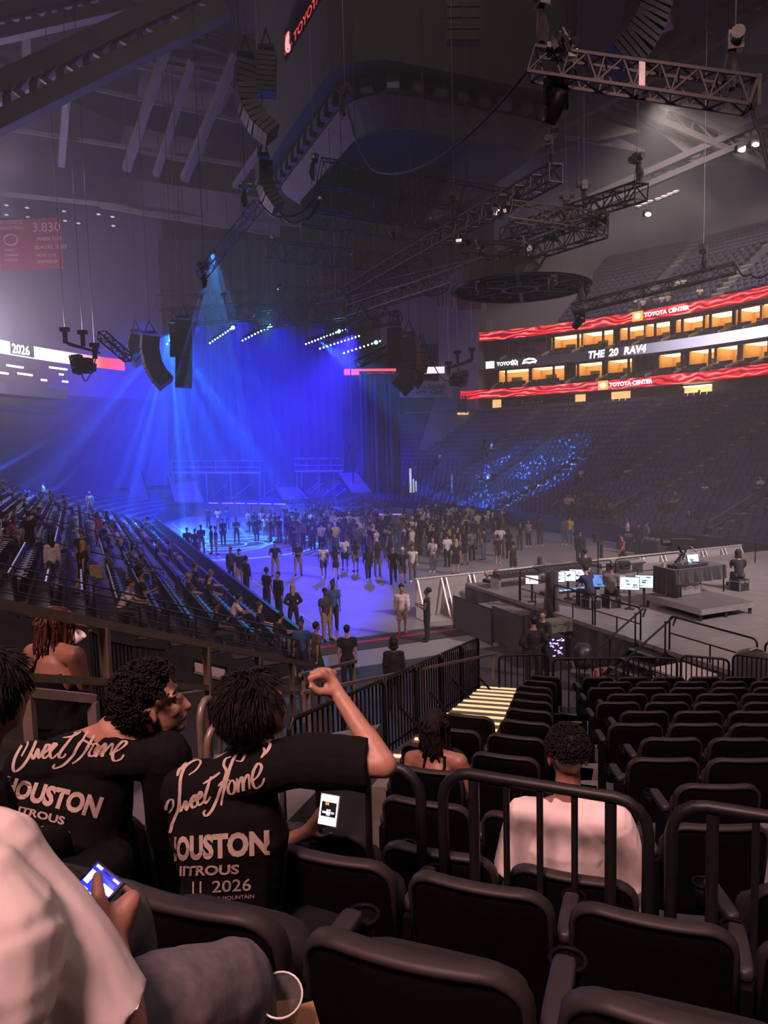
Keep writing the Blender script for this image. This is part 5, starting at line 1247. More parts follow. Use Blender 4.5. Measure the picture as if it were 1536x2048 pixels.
def rim_mesh():
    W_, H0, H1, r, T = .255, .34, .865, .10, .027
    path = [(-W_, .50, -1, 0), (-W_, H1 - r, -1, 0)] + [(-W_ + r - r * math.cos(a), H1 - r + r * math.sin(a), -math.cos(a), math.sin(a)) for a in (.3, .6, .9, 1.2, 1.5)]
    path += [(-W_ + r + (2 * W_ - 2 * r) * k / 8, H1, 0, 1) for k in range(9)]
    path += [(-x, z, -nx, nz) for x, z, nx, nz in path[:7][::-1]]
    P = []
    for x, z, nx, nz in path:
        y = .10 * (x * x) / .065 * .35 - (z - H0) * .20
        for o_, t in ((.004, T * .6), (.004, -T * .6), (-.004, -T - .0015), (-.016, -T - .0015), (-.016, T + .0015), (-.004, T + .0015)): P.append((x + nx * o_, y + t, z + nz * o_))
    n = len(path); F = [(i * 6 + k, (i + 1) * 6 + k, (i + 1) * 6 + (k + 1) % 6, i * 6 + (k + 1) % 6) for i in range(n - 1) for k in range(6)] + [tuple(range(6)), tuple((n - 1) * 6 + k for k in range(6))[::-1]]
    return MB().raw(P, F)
SEAT = {}
def seat_parts():
    SEAT['backrest'] = (back_mesh().mesh('backrest', True), M_seat)
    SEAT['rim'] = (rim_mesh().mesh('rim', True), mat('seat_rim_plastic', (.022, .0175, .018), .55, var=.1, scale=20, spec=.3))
    SEAT['cushion_up'] = (rounded_pad((0, .10, .50), .46, .10, .40, Matrix.Rotation(-.22, 3, 'X')).mesh('seat_pan', True), M_pad)
    SEAT['cushion_down'] = (rounded_pad((0, .24, .44), .46, .44, .10, Matrix.Rotation(.06, 3, 'X')).mesh('seat_pan', True), M_pad)
    SEAT['armrest'] = (rounded_pad((-.2825, .15, .645), .06, .28, .048, Matrix.Rotation(-.05, 3, 'X')).mesh('armrest', True), M_arm)
    SEAT['standard'] = (MB().box((-.2825, .08, .32), (.035, .20, .62)).box((-.2825, .1, .015), (.07, .28, .03)).mesh('standard'), M_seat)
    SEAT['cup_holder'] = (MB().tube([(-.2825 + .045 * math.cos(a), .345 + .045 * math.sin(a), .60) for a in [2 * PI * i / 14 for i in range(14)]], .007, 5, closed=True).lathe([(.03, .48), (.042, .59)], (-.2825, .345, 0), 12).mesh('cup_holder', True), M_seat)
    for k, (me, m) in SEAT.items(): me.materials.append(m)
seat_parts()
N_SEAT = 0
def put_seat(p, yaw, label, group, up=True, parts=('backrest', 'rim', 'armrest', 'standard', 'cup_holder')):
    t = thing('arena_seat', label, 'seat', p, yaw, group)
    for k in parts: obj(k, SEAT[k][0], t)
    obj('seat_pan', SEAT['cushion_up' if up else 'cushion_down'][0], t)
    return t
PH, PR = math.radians(20.5), math.radians(4)
eL, nL = V3((math.cos(PH), -math.sin(PH), 0)), V3((math.sin(PH), math.cos(PH), 0))
eR, nR = V3((math.cos(PR), -math.sin(PR), 0)), V3((math.sin(PR), math.cos(PR), 0))
def row_d(i): return 11.6 - .805 * i
def row_z(i): return 6.5 - (3.83 - .191 * i) - .865
stairX = lambda y: .55 + (y - 6.9) * .30
PITCHS = .565
seat_spots = {}
slabs = MB()
def slab_row(b, p, q, n, depth, z, z0=0.):
    b.slab([V3((p.x, p.y, z0)), V3((q.x, q.y, z0)), V3((q.x, q.y, z0)) + n * depth, V3((p.x, p.y, z0)) + n * depth], (0, 0, z - z0))
# right block
for i in range(12):
    d = row_d(i); st_ = V3((1.35 + (d - 3.5) * .225 + (.2 if i % 2 else 0), d, 0)); z = row_z(i)
    slab_row(slabs, st_ - eR * .75 - nR * .28, st_ + eR * 9 - nR * .28, nR, .815, z)
    for j in range(14):
        p = st_ + eR * (.28 + PITCHS * j); p.z = z
        px, py, dep = proj(p + V3((0, 0, .8)))
        if px - 230 / dep > 1545: break
        seat_spots['R', i, j] = p
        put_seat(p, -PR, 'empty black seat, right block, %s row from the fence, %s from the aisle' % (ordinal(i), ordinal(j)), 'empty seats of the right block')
# left wedge block (the man in white sits in its nearest row)
for i in range(12):
    d = row_d(i); en = V3((float(np.interp(d, (3.1, 4.0, 5.2, 7, 10, 11.6), (1.01, 1.0, 1.15, 1.68, 2.37, 2.89))), d, 0)); z = row_z(i)
    jn = 0
    for j in range(5):
        p = en - eL * (.28 + PITCHS * j); p.z = z
        if j and (p - eL * .25).x < stairX(p.y) - .05: break
        jn = j
        seat_spots['L', i, j] = p
        occ = (i, j) in ((11, 0), (8, 1))
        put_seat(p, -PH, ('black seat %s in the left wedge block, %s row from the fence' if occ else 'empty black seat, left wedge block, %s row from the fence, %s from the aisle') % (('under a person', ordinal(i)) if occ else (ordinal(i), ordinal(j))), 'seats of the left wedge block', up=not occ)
    slab_row(slabs, en - eL * (.62 + PITCHS * jn) - nL * .28, en + eL * .35 - nL * .28, nL, .84, z)
# rows A and B, right in front of the camera
zA, zB = 5.45 - .865, 5.0 - .865
cA, cB = V3((.056, 1.505, zA)), V3((.318, 2.44, zB))
for nm, c, z, js in (('A', cA, zA, (-2, -1, 0, 1, 2)), ('B', cB, zB, (-4, -3, -2, -1, 0, 1, 2, 3))):
    slab_row(slabs, c - eL * 4.2 - nL * .42, c + eL * 4.5 - nL * .42, nL, 1.0, z, 2.)
    for j in js:
        p = c + eL * PITCHS * j; p.z = z; seat_spots[nm, 0, j] = p
        occ = nm == 'B' and j in (-3, -2)
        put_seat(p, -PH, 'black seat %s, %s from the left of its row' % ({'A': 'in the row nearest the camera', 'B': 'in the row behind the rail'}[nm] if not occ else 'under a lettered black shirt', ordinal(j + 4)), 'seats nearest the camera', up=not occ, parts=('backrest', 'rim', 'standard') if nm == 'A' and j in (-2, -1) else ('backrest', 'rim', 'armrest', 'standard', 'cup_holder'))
c0 = cA - nL * .97; z0_ = zA + .45
slab_row(slabs, c0 - eL * 4.2 - nL * 1.6, c0 + eL * 4.5 - nL * 1.6, nL, 2.15, z0_, 2.)
j0 = c0 - eL * PITCHS * .9; j0.z = z0_
slab_row(slabs, V3((-7.5, 1.0, 0)), V3((-1.2, 3.6, 0)), nL, 3.2, 3.9, 0.)
slabs.build('floor_seating', M_tier, kind='structure')

# -- rail between the second row and the wedge block: rounded frames with upright bars
def bar_frame(name, p, q, h_, label, nbars, r=.021, rb=.012, drop=None, cat='railing', m=M_blackmetal, thick=(), cor=.13, group=None):
    p, q = V3(p), V3(q); t = thing(name, label, cat, p, 0, group); d = q - p; L_ = d.length; dn = d.normalized(); hz = V3((0, 0, 1))
    a = [V3((0, 0, 0)), hz * (h_ - cor)] + [hz * (h_ - cor + cor * math.sin(x)) + dn * (cor - cor * math.cos(x)) for x in (.4, .8, 1.2, 1.5708)]
    b_ = [d - dn * (cor - cor * math.cos(x)) + hz * (h_ - cor + cor * math.sin(x)) for x in (1.5708, 1.2, .8, .4)] + [d + hz * (h_ - cor), d]
    MB().tube(a + b_, r, 10).build('frame', m, t, smooth=True)
    for k in range(1, nbars + 1):
        s = k / (nbars + 1); MB().tube([d * s, d * s + hz * (h_ - r)], rb * (1.7 if k in thick else 1), 8).build('bar', m, t)
    MB().tube([hz * .08, d + hz * .08], rb, 6).build('bottom_rail', m, t)
    return t
def on_line(px, n_, top):    # point of the rail line n.p = n_ seen at pixel column px
    lo = None
    r = ray(px, 1600); k = n_ / (r.x * nL.x + r.y * nL.y); return V3((r.x * k, r.y * k, top))
RT, RB0 = 5.16, 4.0
for i, (x0, x1, nb, th) in enumerate(((455, 842, 3, ()), (886, 1297, 5, (1, 5)), (1343, 1800, 4, (1,)))):
    p, q = on_line(x0, 2.78, RB0), on_line(x1, 2.74, RB0)
    p, q = V3((p.x, p.y, RB0)), V3((q.x, q.y, RB0))
    bar_frame('tube_railing', p, q, RT - RB0, 'thick rounded black tube railing %s' % ('left of the man in white', 'right behind the man in white', 'right of the man in white')[i], nb, .023, .0135, thick=th, cor=.12)
# -- sloping handrails down the left side
M_hr = mat('worn_bronze_rail', (.20, .15, .13), .4, .3, var=.15, scale=10)
def rail(name, p, q, posts, drop, label, r=.03, extra=(), m=M_hr):
    t = thing(name, label, 'handrail', p); d = V3(q) - V3(p)
    MB().bar((0, 0, 0), d, r * 1.7, r * 1.8).build('top_rail', m, t)
    for s in posts: MB().bar(d * s - V3((0, 0, .02)), d * s - V3((0, 0, drop)), r * 1.9, r * 1.9, up=(0, 1, 0)).build('post', m, t)
    for z in extra: MB().bar(V3((0, 0, -z)), d + V3((0, 0, -z)), r * 1.3, r * 1.5).build('lower_rail', m, t)
    return t
rail('stair_handrail', at(-30, 1203, 3.95), at(640, 1334, 10.5), (.17, .42, .62, .8, .99), 1.0, 'long bronze handrail sloping down from the left edge', .034, (.42,))
rail('stair_handrail', at(48, 1383, 3.6), at(188, 1397, 3.9), (.05, .98), .8, 'short bronze rail end below the long handrail at the left', .026)
rail('stair_handrail', at(-10, 1488, 2.9), at(60, 1500, 3.2), (.9,), .6, 'short rail behind the black-haired head at the left edge', .026)
for i, (x0, y0, x1, y1, d0, d1) in enumerate(((398, 1402, 470, 1385, 4.3, 4.9), (412, 1450, 560, 1440, 4.0, 4.6))):
    p, q = at(x0, y0, d0), at(x1, y1, d1); p.z -= .9; q.z -= .9
    bar_frame('tube_railing', p, q, .9, 'rounded tube railing behind the two lettered shirts, %s' % ('upper' if i == 0 else 'lower'), 3, .022, .013, m=M_hr)
rail('stair_handrail', at(604, 1386, 7.6), at(990, 1308, 13.2), (.02, .5, .98), .5, 'handrail along the picket fence by the lit stairs', .022)
rail('stair_handrail', at(600, 1350, 8.4), at(712, 1322, 10.2), (.05, .95), .6, 'short handrail above the raised hand', .022)
# -- lit stairs with picket fence
sa, sb_ = V3((.30, 6.2, 3.42)), V3((2.25, 13.0, 1.90)); sdir = (sb_ - sa); sn = V3((sdir.x, sdir.y, 0)).normalized(); se = V3((sn.y, -sn.x, 0))
sts = thing('lit_stairs', 'concrete aisle stairs with bright yellow nosings beside the picket fence', 'stairs', sa)
NS = 15
M_nl = mat('lit_yellow_nosing', (.75, .62, .30), .5, emit=(1, .80, .42), power=.7, var=.1)
for k in range(NS):
    c = sdir * ((k + .5) / NS); c.z = sdir.z * k / NS
    tr = MB().box(c + V3((0, 0, -.3)), (1.1, V3((sdir.x, sdir.y, 0)).length / NS + .01, .6), Matrix.Rotation(-math.atan2(sn.x, sn.y), 3, 'Z')).build('step', M_conc, sts)
    MB().box(c + sn * (V3((sdir.x, sdir.y, 0)).length / NS * .36) + V3((0, 0, .006)), (1.06, .055, .016), Matrix.Rotation(-math.atan2(sn.x, sn.y), 3, 'Z')).build('nosing', M_nl, tr)
fa, fb = V3((-.95, 6.6, 2.95)), V3((1.75, 13.5, 1.83))
NF = 6
for k in range(NF):
    p, q = fa.lerp(fb, k / NF), fa.lerp(fb, (k + .97) / NF)
    t = thing('picket_fence', 'black picket fence panel beside the lit stairs, %s from the near end' % ordinal(k), 'fence', p, 0, 'picket fence panels'); d = q - p; hz = V3((0, 0, 1)); FH = 1.0
    MB().tube([V3((0, 0, 0)), hz * (FH - .08), hz * FH + d * .06, hz * FH + d * .94, d + hz * (FH - .08), d], .024, 8).build('frame', M_blackmetal, t)
    for j in range(1, 10): MB().bar(d * (j / 10), d * (j / 10) + hz * FH, .022).build('picket', M_blackmetal, t)
    MB().bar(hz * .1, d + hz * .1, .025).build('bottom_rail', M_blackmetal, t)
    MB().bar(d * .5 + hz * .5, d * .5 - se * -.45 + hz * .02, .03).build('stay', M_blackmetal, t)
# -- front fence beyond the first seat rows
for i in range(6):
    x0, x1 = (998, 1106, 1256, 1362, 1466, 1560)[i], (1096, 1248, 1354, 1458, 1552, 1650)[i]
    d0 = 12.6 if i else 13.0
    p, q = at(x0, 1330, d0), at(x1, 1332, d0 - .1 * i); top = 2.66 if i else 2.62
    hb = .98 if i else 1.15
    p.z = q.z = top - hb
    bar_frame('front_fence', p, q, hb, 'black barred fence panel before the first seat row, %s from the left' % ordinal(i), 8 if i else 7, .022, .013, cor=.1, group='front fence panels')
# apron between the first rows and the floor
MB().slab([V3((2.2, 12.2, 0)), V3((12, 11.6, 0)), V3((12, 12.3, 0)), V3((2.2, 12.9, 0))], (0, 0, 1.65)).build('wall_front', M_dark, kind='structure')
# -- near end of the left stand: sloping black railings and the first rows of seats
def tier_rail(u, k0, k1, label, step=3, h_=1.0):
    P = [H(u, 5.4 - .84 * k - .1, .35 + .30 * k) for k in range(k0, k1 + 1)]
    t = thing('stand_railing', label, 'railing', P[0]); o = -t.location; hz = V3((0, 0, h_))
    for f in (1., .62, .3): MB().tube([P[0] + o + hz * f, P[-1] + o + hz * f], .024 if f == 1 else .016, 6).build('rail', M_blackmetal, t)
    for k in range(0, len(P), step): MB().bar(P[k] + o, P[k] + o + hz, .045).build('post', M_blackmetal, t)
    return t
tier_rail(19.8, 0, 17, 'black railing down the near end of the left stand')
tier_rail(18.6, 0, 14, 'second black railing in front of the near end of the left stand', 4)
for i, (u, k0, k1) in enumerate(((27.5, 3, 8), (27.5, 10, 14), (36, 3, 8), (36, 10, 15), (46, 3, 9), (46, 11, 17), (55, 4, 12))):
    P = [H(u, 5.4 - .84 * k - .1, .35 + .30 * k) for k in (k0, k1)]; t = thing('aisle_handrail', 'looped grey aisle handrail in the left stand, %s from the near end' % ordinal(i), 'handrail', P[0]); o = -t.location; hz = V3((0, 0, .95))
    MB().tube([P[0] + o, P[0] + o + hz, P[1] + o + hz, P[1] + o], .028, 6).tube([P[0] + o + hz * .5, P[1] + o + hz * .5], .02, 5).build('rail', M_rail, t)
tp = thing('tunnel_railing', 'bent picket railing round the tunnel mouth below the left stand', 'railing', at(190, 1300, 9)); o = -tp.location
pts = [at(180, 1262, 8.4), at(215, 1282, 9), at(262, 1292, 9.6), at(330, 1300, 10)]
MB().tube([p + o for p in pts], .022, 6).tube([p + o - V3((0, 0, .85)) for p in pts], .02, 6).build('rail', M_blackmetal, tp)
for a, b_ in zip(pts[:-1], pts[1:]):
    for k in range(6): p = a.lerp(b_, k / 6) + o; MB().bar(p, p - V3((0, 0, .85)), .018).build('picket', M_blackmetal, tp)
wb = thing('tunnel_hoarding', 'white board with a dark frame below the long handrail', 'board', at(400, 1325, 9.5)); o = -wb.location
P = [at(388, 1345, 9.4), at(452, 1362, 9.4), at(452, 1334, 9.4), at(388, 1318, 9.4)]
MB().slab([p + o for p in P], (0, .05, 0)).build('board', mat('pale_hoarding', (.34, .31, .33), .6), wb); MB().tube([p + o for p in P], .03, 5, closed=True).build('frame', M_blackmetal, wb)
# closed side of the left stand and the dark concourse floor before it
P = [H(19.9, 5.4, 0), H(19.9, 5.4, .35)]
for k in range(NL): P += [H(19.9, 5.4 - .84 * k, .35 + .30 * k), H(19.9, 5.4 - .84 * (k + 1), .35 + .30 * k)]
P += [H(19.9, 5.4 - .84 * NL, 0)]
MB().slab(P, ua * -.12).build('wall_stand_end', M_dark, kind='structure')
MB().slab([H(6, -16), H(6, 13), H(19.6, 13), H(19.6, -16)], (0, 0, .012)).build('floor_concourse_near', mat('dark_concourse_floor', (.05, .045, .048), .6), kind='structure')
# seats of the left stand
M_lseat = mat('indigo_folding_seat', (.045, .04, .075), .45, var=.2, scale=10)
lb = MB(); bm_ = back_mesh(); 
for (x, y, z) in ((0, 0, .6),): lb.box((0, -.03, .60), (.46, .05, .52), Matrix.Rotation(.18, 3, 'X')).box((0, .12, .5), (.44, .09, .36), Matrix.Rotation(-.2, 3, 'X')).box((-.26, .1, .33), (.04, .26, .64)).box((-.26, .16, .64), (.06, .3, .05))
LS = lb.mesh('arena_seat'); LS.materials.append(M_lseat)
left_seats = []
for k in range(NL - 1):
    v_ = 5.4 - .84 * k - .30; z = .35 + .30 * k; u = 20.4
    while u < 62:
        if not any(abs(u - a) < .6 for a in (27.5, 36, 46, 55)): left_seats.append((u, v_, z, k))
        u += .54
vis = []
for s in left_seats:
    px, py, dep = proj(H(s[0], s[1], s[2] + .5))
    if -30 < px < 1400 and 880 < py < 1360: vis.append((dep, s))
vis.sort(key=lambda q: q[0])
near_l, far_l = [s for _, s in vis[:170]], [s for _, s in vis[170:]]
for n, (u, v_, z, k) in enumerate(near_l):
    o_ = obj('arena_seat', LS, None, H(u, v_, z), ROTA - PI / 2, 'left stand seat, %s row from the floor, %s from the near end' % (ordinal(k), ordinal(round((u - 20.4) / .54))), 'seat', 'near seats of the left stand')
b = MB(); RZm = Matrix.Rotation(ROTA - PI / 2, 3, 'Z')
for (u, v_, z, k) in far_l:
    c = H(u, v_, z); b.box(c + RZm @ V3((0, -.03, .60)), (.46, .05, .52), RZm @ Matrix.Rotation(.18, 3, 'X')).box(c + RZm @ V3((0, .12, .5)), (.44, .09, .36), RZm @ Matrix.Rotation(-.2, 3, 'X'))
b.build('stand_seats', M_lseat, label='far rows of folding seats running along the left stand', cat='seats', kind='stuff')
# ------------------------------------------------------------------ people: one continuous remeshed body, clothes and hair as children
JOBS = []
class Sub(list): pass
def remesh_later(mb, voxel, smooth=2, name='body', post=None):
    JOBS.append([mb, voxel, smooth, name, None, post]); return JOBS[-1]
def run_jobs():
    todo = [j for j in JOBS if j[4] is None]; tmp = []
    for j in todo:
        o = bpy.data.objects.new('tmp', j[0].mesh('tmp')); C.objects.link(o)
        r = o.modifiers.new('r', 'REMESH'); r.mode = 'VOXEL'; r.voxel_size = j[1]; r.use_smooth_shade = True
        if j[2]:
            s = o.modifiers.new('s', 'SMOOTH'); s.iterations = j[2]; s.factor = .5
        tmp.append(o)
    bpy.context.view_layer.update(); dg = bpy.context.evaluated_depsgraph_get()
    for j, o in zip(todo, tmp):
        me = bpy.data.meshes.new_from_object(o.evaluated_get(dg)); me.name = j[3]
        if j[5]: j[5](me)
        me.polygons.foreach_set('use_smooth', [True] * len(me.polygons))
        me.materials.clear(); me.materials.append(None); j[4] = me
    for o in tmp:
        m_ = o.data; bpy.data.objects.remove(o); bpy.data.meshes.remove(m_)
def nrm(v): return V3(v).normalized()
class Skel: pass
def skel(la=((-.12, 0, -1), (-.05, .15, -1)), ra=((.12, 0, -1), (.05, .15, -1)), ll=((-.04, .02, -1), (0, -.03, -1)), rl=((.04, .02, -1), (0, -.03, -1)), pitch=0., side=0., head=(0., 0.), twist=0., k=1., hip=None, wide=1.):
    s = Skel(); t = nrm((math.sin(side), math.sin(pitch), math.cos(pitch))); R = Matrix.Rotation(twist, 3, 'Z')
    rt = R @ V3((1, 0, 0)); rt = (rt - t * rt.dot(t)).normalized(); fw = t.cross(rt) * -1; fw = rt.cross(t) * -1
    s.t, s.rt, s.fw = t, rt, t.cross(rt)
    if s.fw.y < 0: s.fw = -s.fw
    s.P = V3((0, 0, 0)); s.k = k
    s.waist = t * .16 * k; s.chest = t * .34 * k; s.nb = t * .53 * k
    s.sh = [s.nb - t * .07 * k + rt * (sx * .185 * k * wide) for sx in (-1, 1)]
    s.el, s.wr, s.ft, s.hd_ = [], [], [], []
    for i, a in enumerate((la, ra)):
        d0, d1 = nrm(a[0]), nrm(a[1]); d2 = nrm(a[2]) if len(a) > 2 else d1
        e = s.sh[i] + d0 * .29 * k; w = e + d1 * .255 * k; s.el.append(e); s.wr.append(w); s.ft.append(w + d2 * .17 * k); s.hd_.append(d2)
    s.hp, s.kn, s.an, s.to = [], [], [], []
    for i, a in enumerate((ll, rl)):
        sx = (-1, 1)[i]; h_ = V3((sx * .092 * k, 0, -.03 * k)); d0, d1 = nrm(a[0]), nrm(a[1])
        kk = h_ + d0 * .43 * k; an = kk + d1 * .42 * k; f = nrm(a[2]) if len(a) > 2 else V3((sx * .15, 1, 0)).normalized()
        s.hp.append(h_); s.kn.append(kk); s.an.append(an); s.to.append(an + f * .16 * k + V3((0, 0, -.06 * k)))
    Rh = Matrix.Rotation(head[0] + twist, 3, 'Z') @ Matrix.Rotation(-head[1], 3, 'X')
    s.Rh = Rh; s.hc = s.nb + t * .09 * k + Rh @ V3((0, .02, .12)) * k
    lo = min(min(a.z for a in s.an), 9) - .085 * k
    s.dz = -lo if hip is None else hip
    for nm in ('P', 'waist', 'chest', 'nb', 'hc'): setattr(s, nm, getattr(s, nm) + V3((0, 0, s.dz)))
    for nm in ('sh', 'el', 'wr', 'ft', 'hp', 'kn', 'an', 'to'): setattr(s, nm, [p + V3((0, 0, s.dz)) for p in getattr(s, nm)])
    return s
def head_prims(b, s, k, hi=False):
    h = s.hc; R = s.Rh; sg = 20 if hi else 12
    b.ell(h + R @ V3((0, -.012, .035)) * k, (.078 * k, .098 * k, .088 * k), R, sg, 12)          # skull
    b.ell(h + R @ V3((0, .022, -.04)) * k, (.062 * k, .075 * k, .085 * k), R, sg, 10)           # face
    b.ell(h + R @ V3((0, .055, -.10)) * k, (.034 * k, .034 * k, .028 * k), R, 10, 8)            # chin
    b.cap(h + R @ V3((0, .092, .005)) * k, h + R @ V3((0, .108, -.045)) * k, .009 * k, .015 * k, 8)   # nose
    for sx in (-1, 1):
        b.ell(h + R @ V3((sx * .079, -.008, -.015)) * k, (.010 * k, .022 * k, .033 * k), R, 8, 6)     # ears
        b.ell(h + R @ V3((sx * .040, .062, -.03)) * k, (.024 * k, .026 * k, .026 * k), R, 8, 6)       # cheeks
        b.ell(h + R @ V3((sx * .034, .075, .026)) * k, (.028 * k, .018 * k, .010 * k), R, 8, 6)       # brows
    b.ell(h + R @ V3((0, .086, -.070)) * k, (.025 * k, .014 * k, .012 * k), R, 8, 6)                  # mouth
    b.cap(s.nb - s.t * .06 * k, h + R @ V3((0, -.015, -.05)) * k, .062 * k, .052 * k, sg)             # neck
def hand_prims(b, w, d, k, palm_n, sx, hi=False, curl=.5, spread=.12):
    # palm and five fingers; d along the hand, palm_n out of the palm, sx: +1 thumb on the +side
    d = nrm(d); n = nrm(V3(palm_n) - d * V3(palm_n).dot(d)); x = d.cross(n) * sx
    r = .010 * k
    b.cap(w, w + d * .075 * k, .026 * k, .034 * k, 10, fx=.55, side=n)
    tips = []
    for i, (off, L_) in enumerate(((.030, .072), (.010, .082), (-.011, .076), (-.030, .060))):
        base = w + d * .085 * k + x * off * k; dd = (d + x * (off * spread / .03)).normalized(); cu_ = curl * (1 + .12 * i)
        p = base; ang = 0
        for q in range(3):
            ang += cu_ * (.45 if q == 0 else .6); e = dd * math.cos(ang) + n * math.sin(ang); pn = p + e * (L_ * k * (.45, .32, .23)[q])
            b.cap(p, pn, r * (1 - .08 * q), r * (.92 - .08 * q), 8); p = pn
        tips.append(p)
    tb = w + d * .025 * k + x * .030 * k; t1 = tb + (d * .6 + x * .75 + n * .25).normalized() * .042 * k; t2 = t1 + (d * .9 + x * .25 + n * .45).normalized() * .038 * k
    b.cap(tb, t1, .014 * k, .0115 * k, 8); b.cap(t1, t2, .0115 * k, .009 * k, 8)
    return tips, t2
def body_prims(s, k, hi=False, female=False, hands=True, fat=1.):
    b = MB(); head_prims(b, s, k, hi); sg = 16 if hi else 10; f = fat
    b.cap(s.P, s.waist, .135 * k * f, .125 * k * f, sg + 4, fx=.74, side=s.fw)
    b.cap(s.waist, s.chest, .122 * k * f, .150 * k * f, sg + 4, fx=.72, side=s.fw)
    b.cap(s.chest, s.nb - s.t * .06 * k, .155 * k * f, .095 * k, sg + 4, fx=.68, side=s.fw)
    b.cap(s.sh[0], s.sh[1], .066 * k, .066 * k, sg)
    b.cap(s.nb - s.t * .03 * k, s.sh[0] + s.t * .01, .06 * k, .055 * k, 8); b.cap(s.nb - s.t * .03 * k, s.sh[1] + s.t * .01, .06 * k, .055 * k, 8)
    for i in (0, 1):
        b.cap(s.sh[i], s.el[i], .058 * k * f, .043 * k, sg); b.cap(s.el[i], s.wr[i], .043 * k, .028 * k, sg)
        b.cap(s.el[i], s.el[i].lerp(s.wr[i], .4), .044 * k, .041 * k, sg)
        if hands:
            if hi: pass
            else: b.cap(s.wr[i], s.wr[i].lerp(s.ft[i], .5), .026 * k, .036 * k, 8); b.cap(s.wr[i].lerp(s.ft[i], .5), s.ft[i], .034 * k, .018 * k, 8)
        b.cap(s.hp[i], s.kn[i], .088 * k * f, .056 * k, sg); b.cap(s.kn[i], s.an[i], .055 * k, .036 * k, sg); b.cap(s.kn[i].lerp(s.an[i], .12), s.kn[i].lerp(s.an[i], .45), .052 * k, .048 * k, sg)
        b.cap(s.an[i] + V3((0, 0, -.03 * k)), s.to[i], .04 * k, .032 * k, 8)
    return b
def shirt_prims(s, k, sleeve=.6, infl=.018, hi=False, fat=1., hem=.02, loose=1., slv=None, thin=1.):
    b = MB(); g = infl; sg = 16 if hi else 10; f = fat * loose; fs = f if slv is None else slv
    b.cap(s.P + s.t * hem, s.waist, .138 * k * f + g, .130 * k * f + g, sg + 4, fx=.76 * thin, side=s.fw)
    b.cap(s.waist, s.chest, .128 * k * f + g, .152 * k * f + g, sg + 4, fx=.74 * thin, side=s.fw)
    b.cap(s.chest, s.nb - s.t * .05 * k, .158 * k * f + g * .8, .080 * k + g * .4, sg + 4, fx=.70 * thin, side=s.fw)
    b.cap(s.sh[0], s.sh[1], .066 * k + g, .066 * k + g, sg)
    b.cap(s.nb - s.t * .055 * k, s.sh[0], .06 * k + g * .5, .06 * k + g * .8, 10); b.cap(s.nb - s.t * .055 * k, s.sh[1], .06 * k + g * .5, .06 * k + g * .8, 10)
    for i in (0, 1):
        if sleeve <= 0: continue
        e = s.sh[i].lerp(s.el[i], min(1, sleeve))
        b.tube([s.sh[i], s.sh[i].lerp(e, .5), e], [.060 * k * fs + g, .058 * k * fs + g * 1.15, .056 * k * fs + g * 1.3], sg)
        if sleeve > 1:
            b.cap(s.sh[i].lerp(s.el[i], .8), s.el[i], .05 * k + g, .046 * k + g, sg); b.tube([s.el[i], s.el[i].lerp(s.wr[i], sleeve - 1)], [.046 * k + g, .034 * k + g * .9], sg)
    return b
def trouser_prims(s, k, leg=1.85, infl=.014, hi=False, fat=1., skirt=False):
    b = MB(); g = infl; sg = 14 if hi else 10
    b.cap(s.P + s.t * .02, s.P + s.t * .10 * k, .138 * k * fat + g, .128 * k * fat + g, sg + 4, fx=.76, side=s.fw)
    if skirt:
        m_ = (s.kn[0] + s.kn[1]) / 2; hp_ = (s.hp[0] + s.hp[1]) / 2
        b.tube([s.P + s.t * .08, hp_, hp_.lerp(m_, .55)], [.13 * k, .165 * k, .185 * k], 14); return b
    for i in (0, 1):
        e = s.hp[i].lerp(s.kn[i], min(1, leg)); b.cap(s.hp[i], s.hp[i].lerp(e, .6), .09 * k * fat + g, .082 * k + g, sg)
        b.tube([s.hp[i], s.hp[i].lerp(e, .5), e], [.09 * k * fat + g, .078 * k * fat + g, (.064 if leg >= 1 else .078) * k + g], sg)
        if leg > 1:
            b.cap(s.kn[i].lerp(s.hp[i], .1), s.kn[i], .062 * k + g, .062 * k + g, sg); b.tube([s.kn[i], s.kn[i].lerp(s.an[i], .5), s.kn[i].lerp(s.an[i], min(1, leg - .9))], [.062 * k + g, .056 * k + g, .052 * k + g], sg)
    return b
def shoe_mesh(s, k, i):
    b = MB(); a, t = s.an[i], s.to[i]; b.cap(a + V3((0, 0, -.035 * k)), t + V3((0, 0, .012)), .050 * k, .044 * k, 10); b.cap(a + V3((0, 0, .02)), a + V3((0, 0, -.03)), .046 * k, .05 * k, 8)
    return b.mesh('shoe', True)
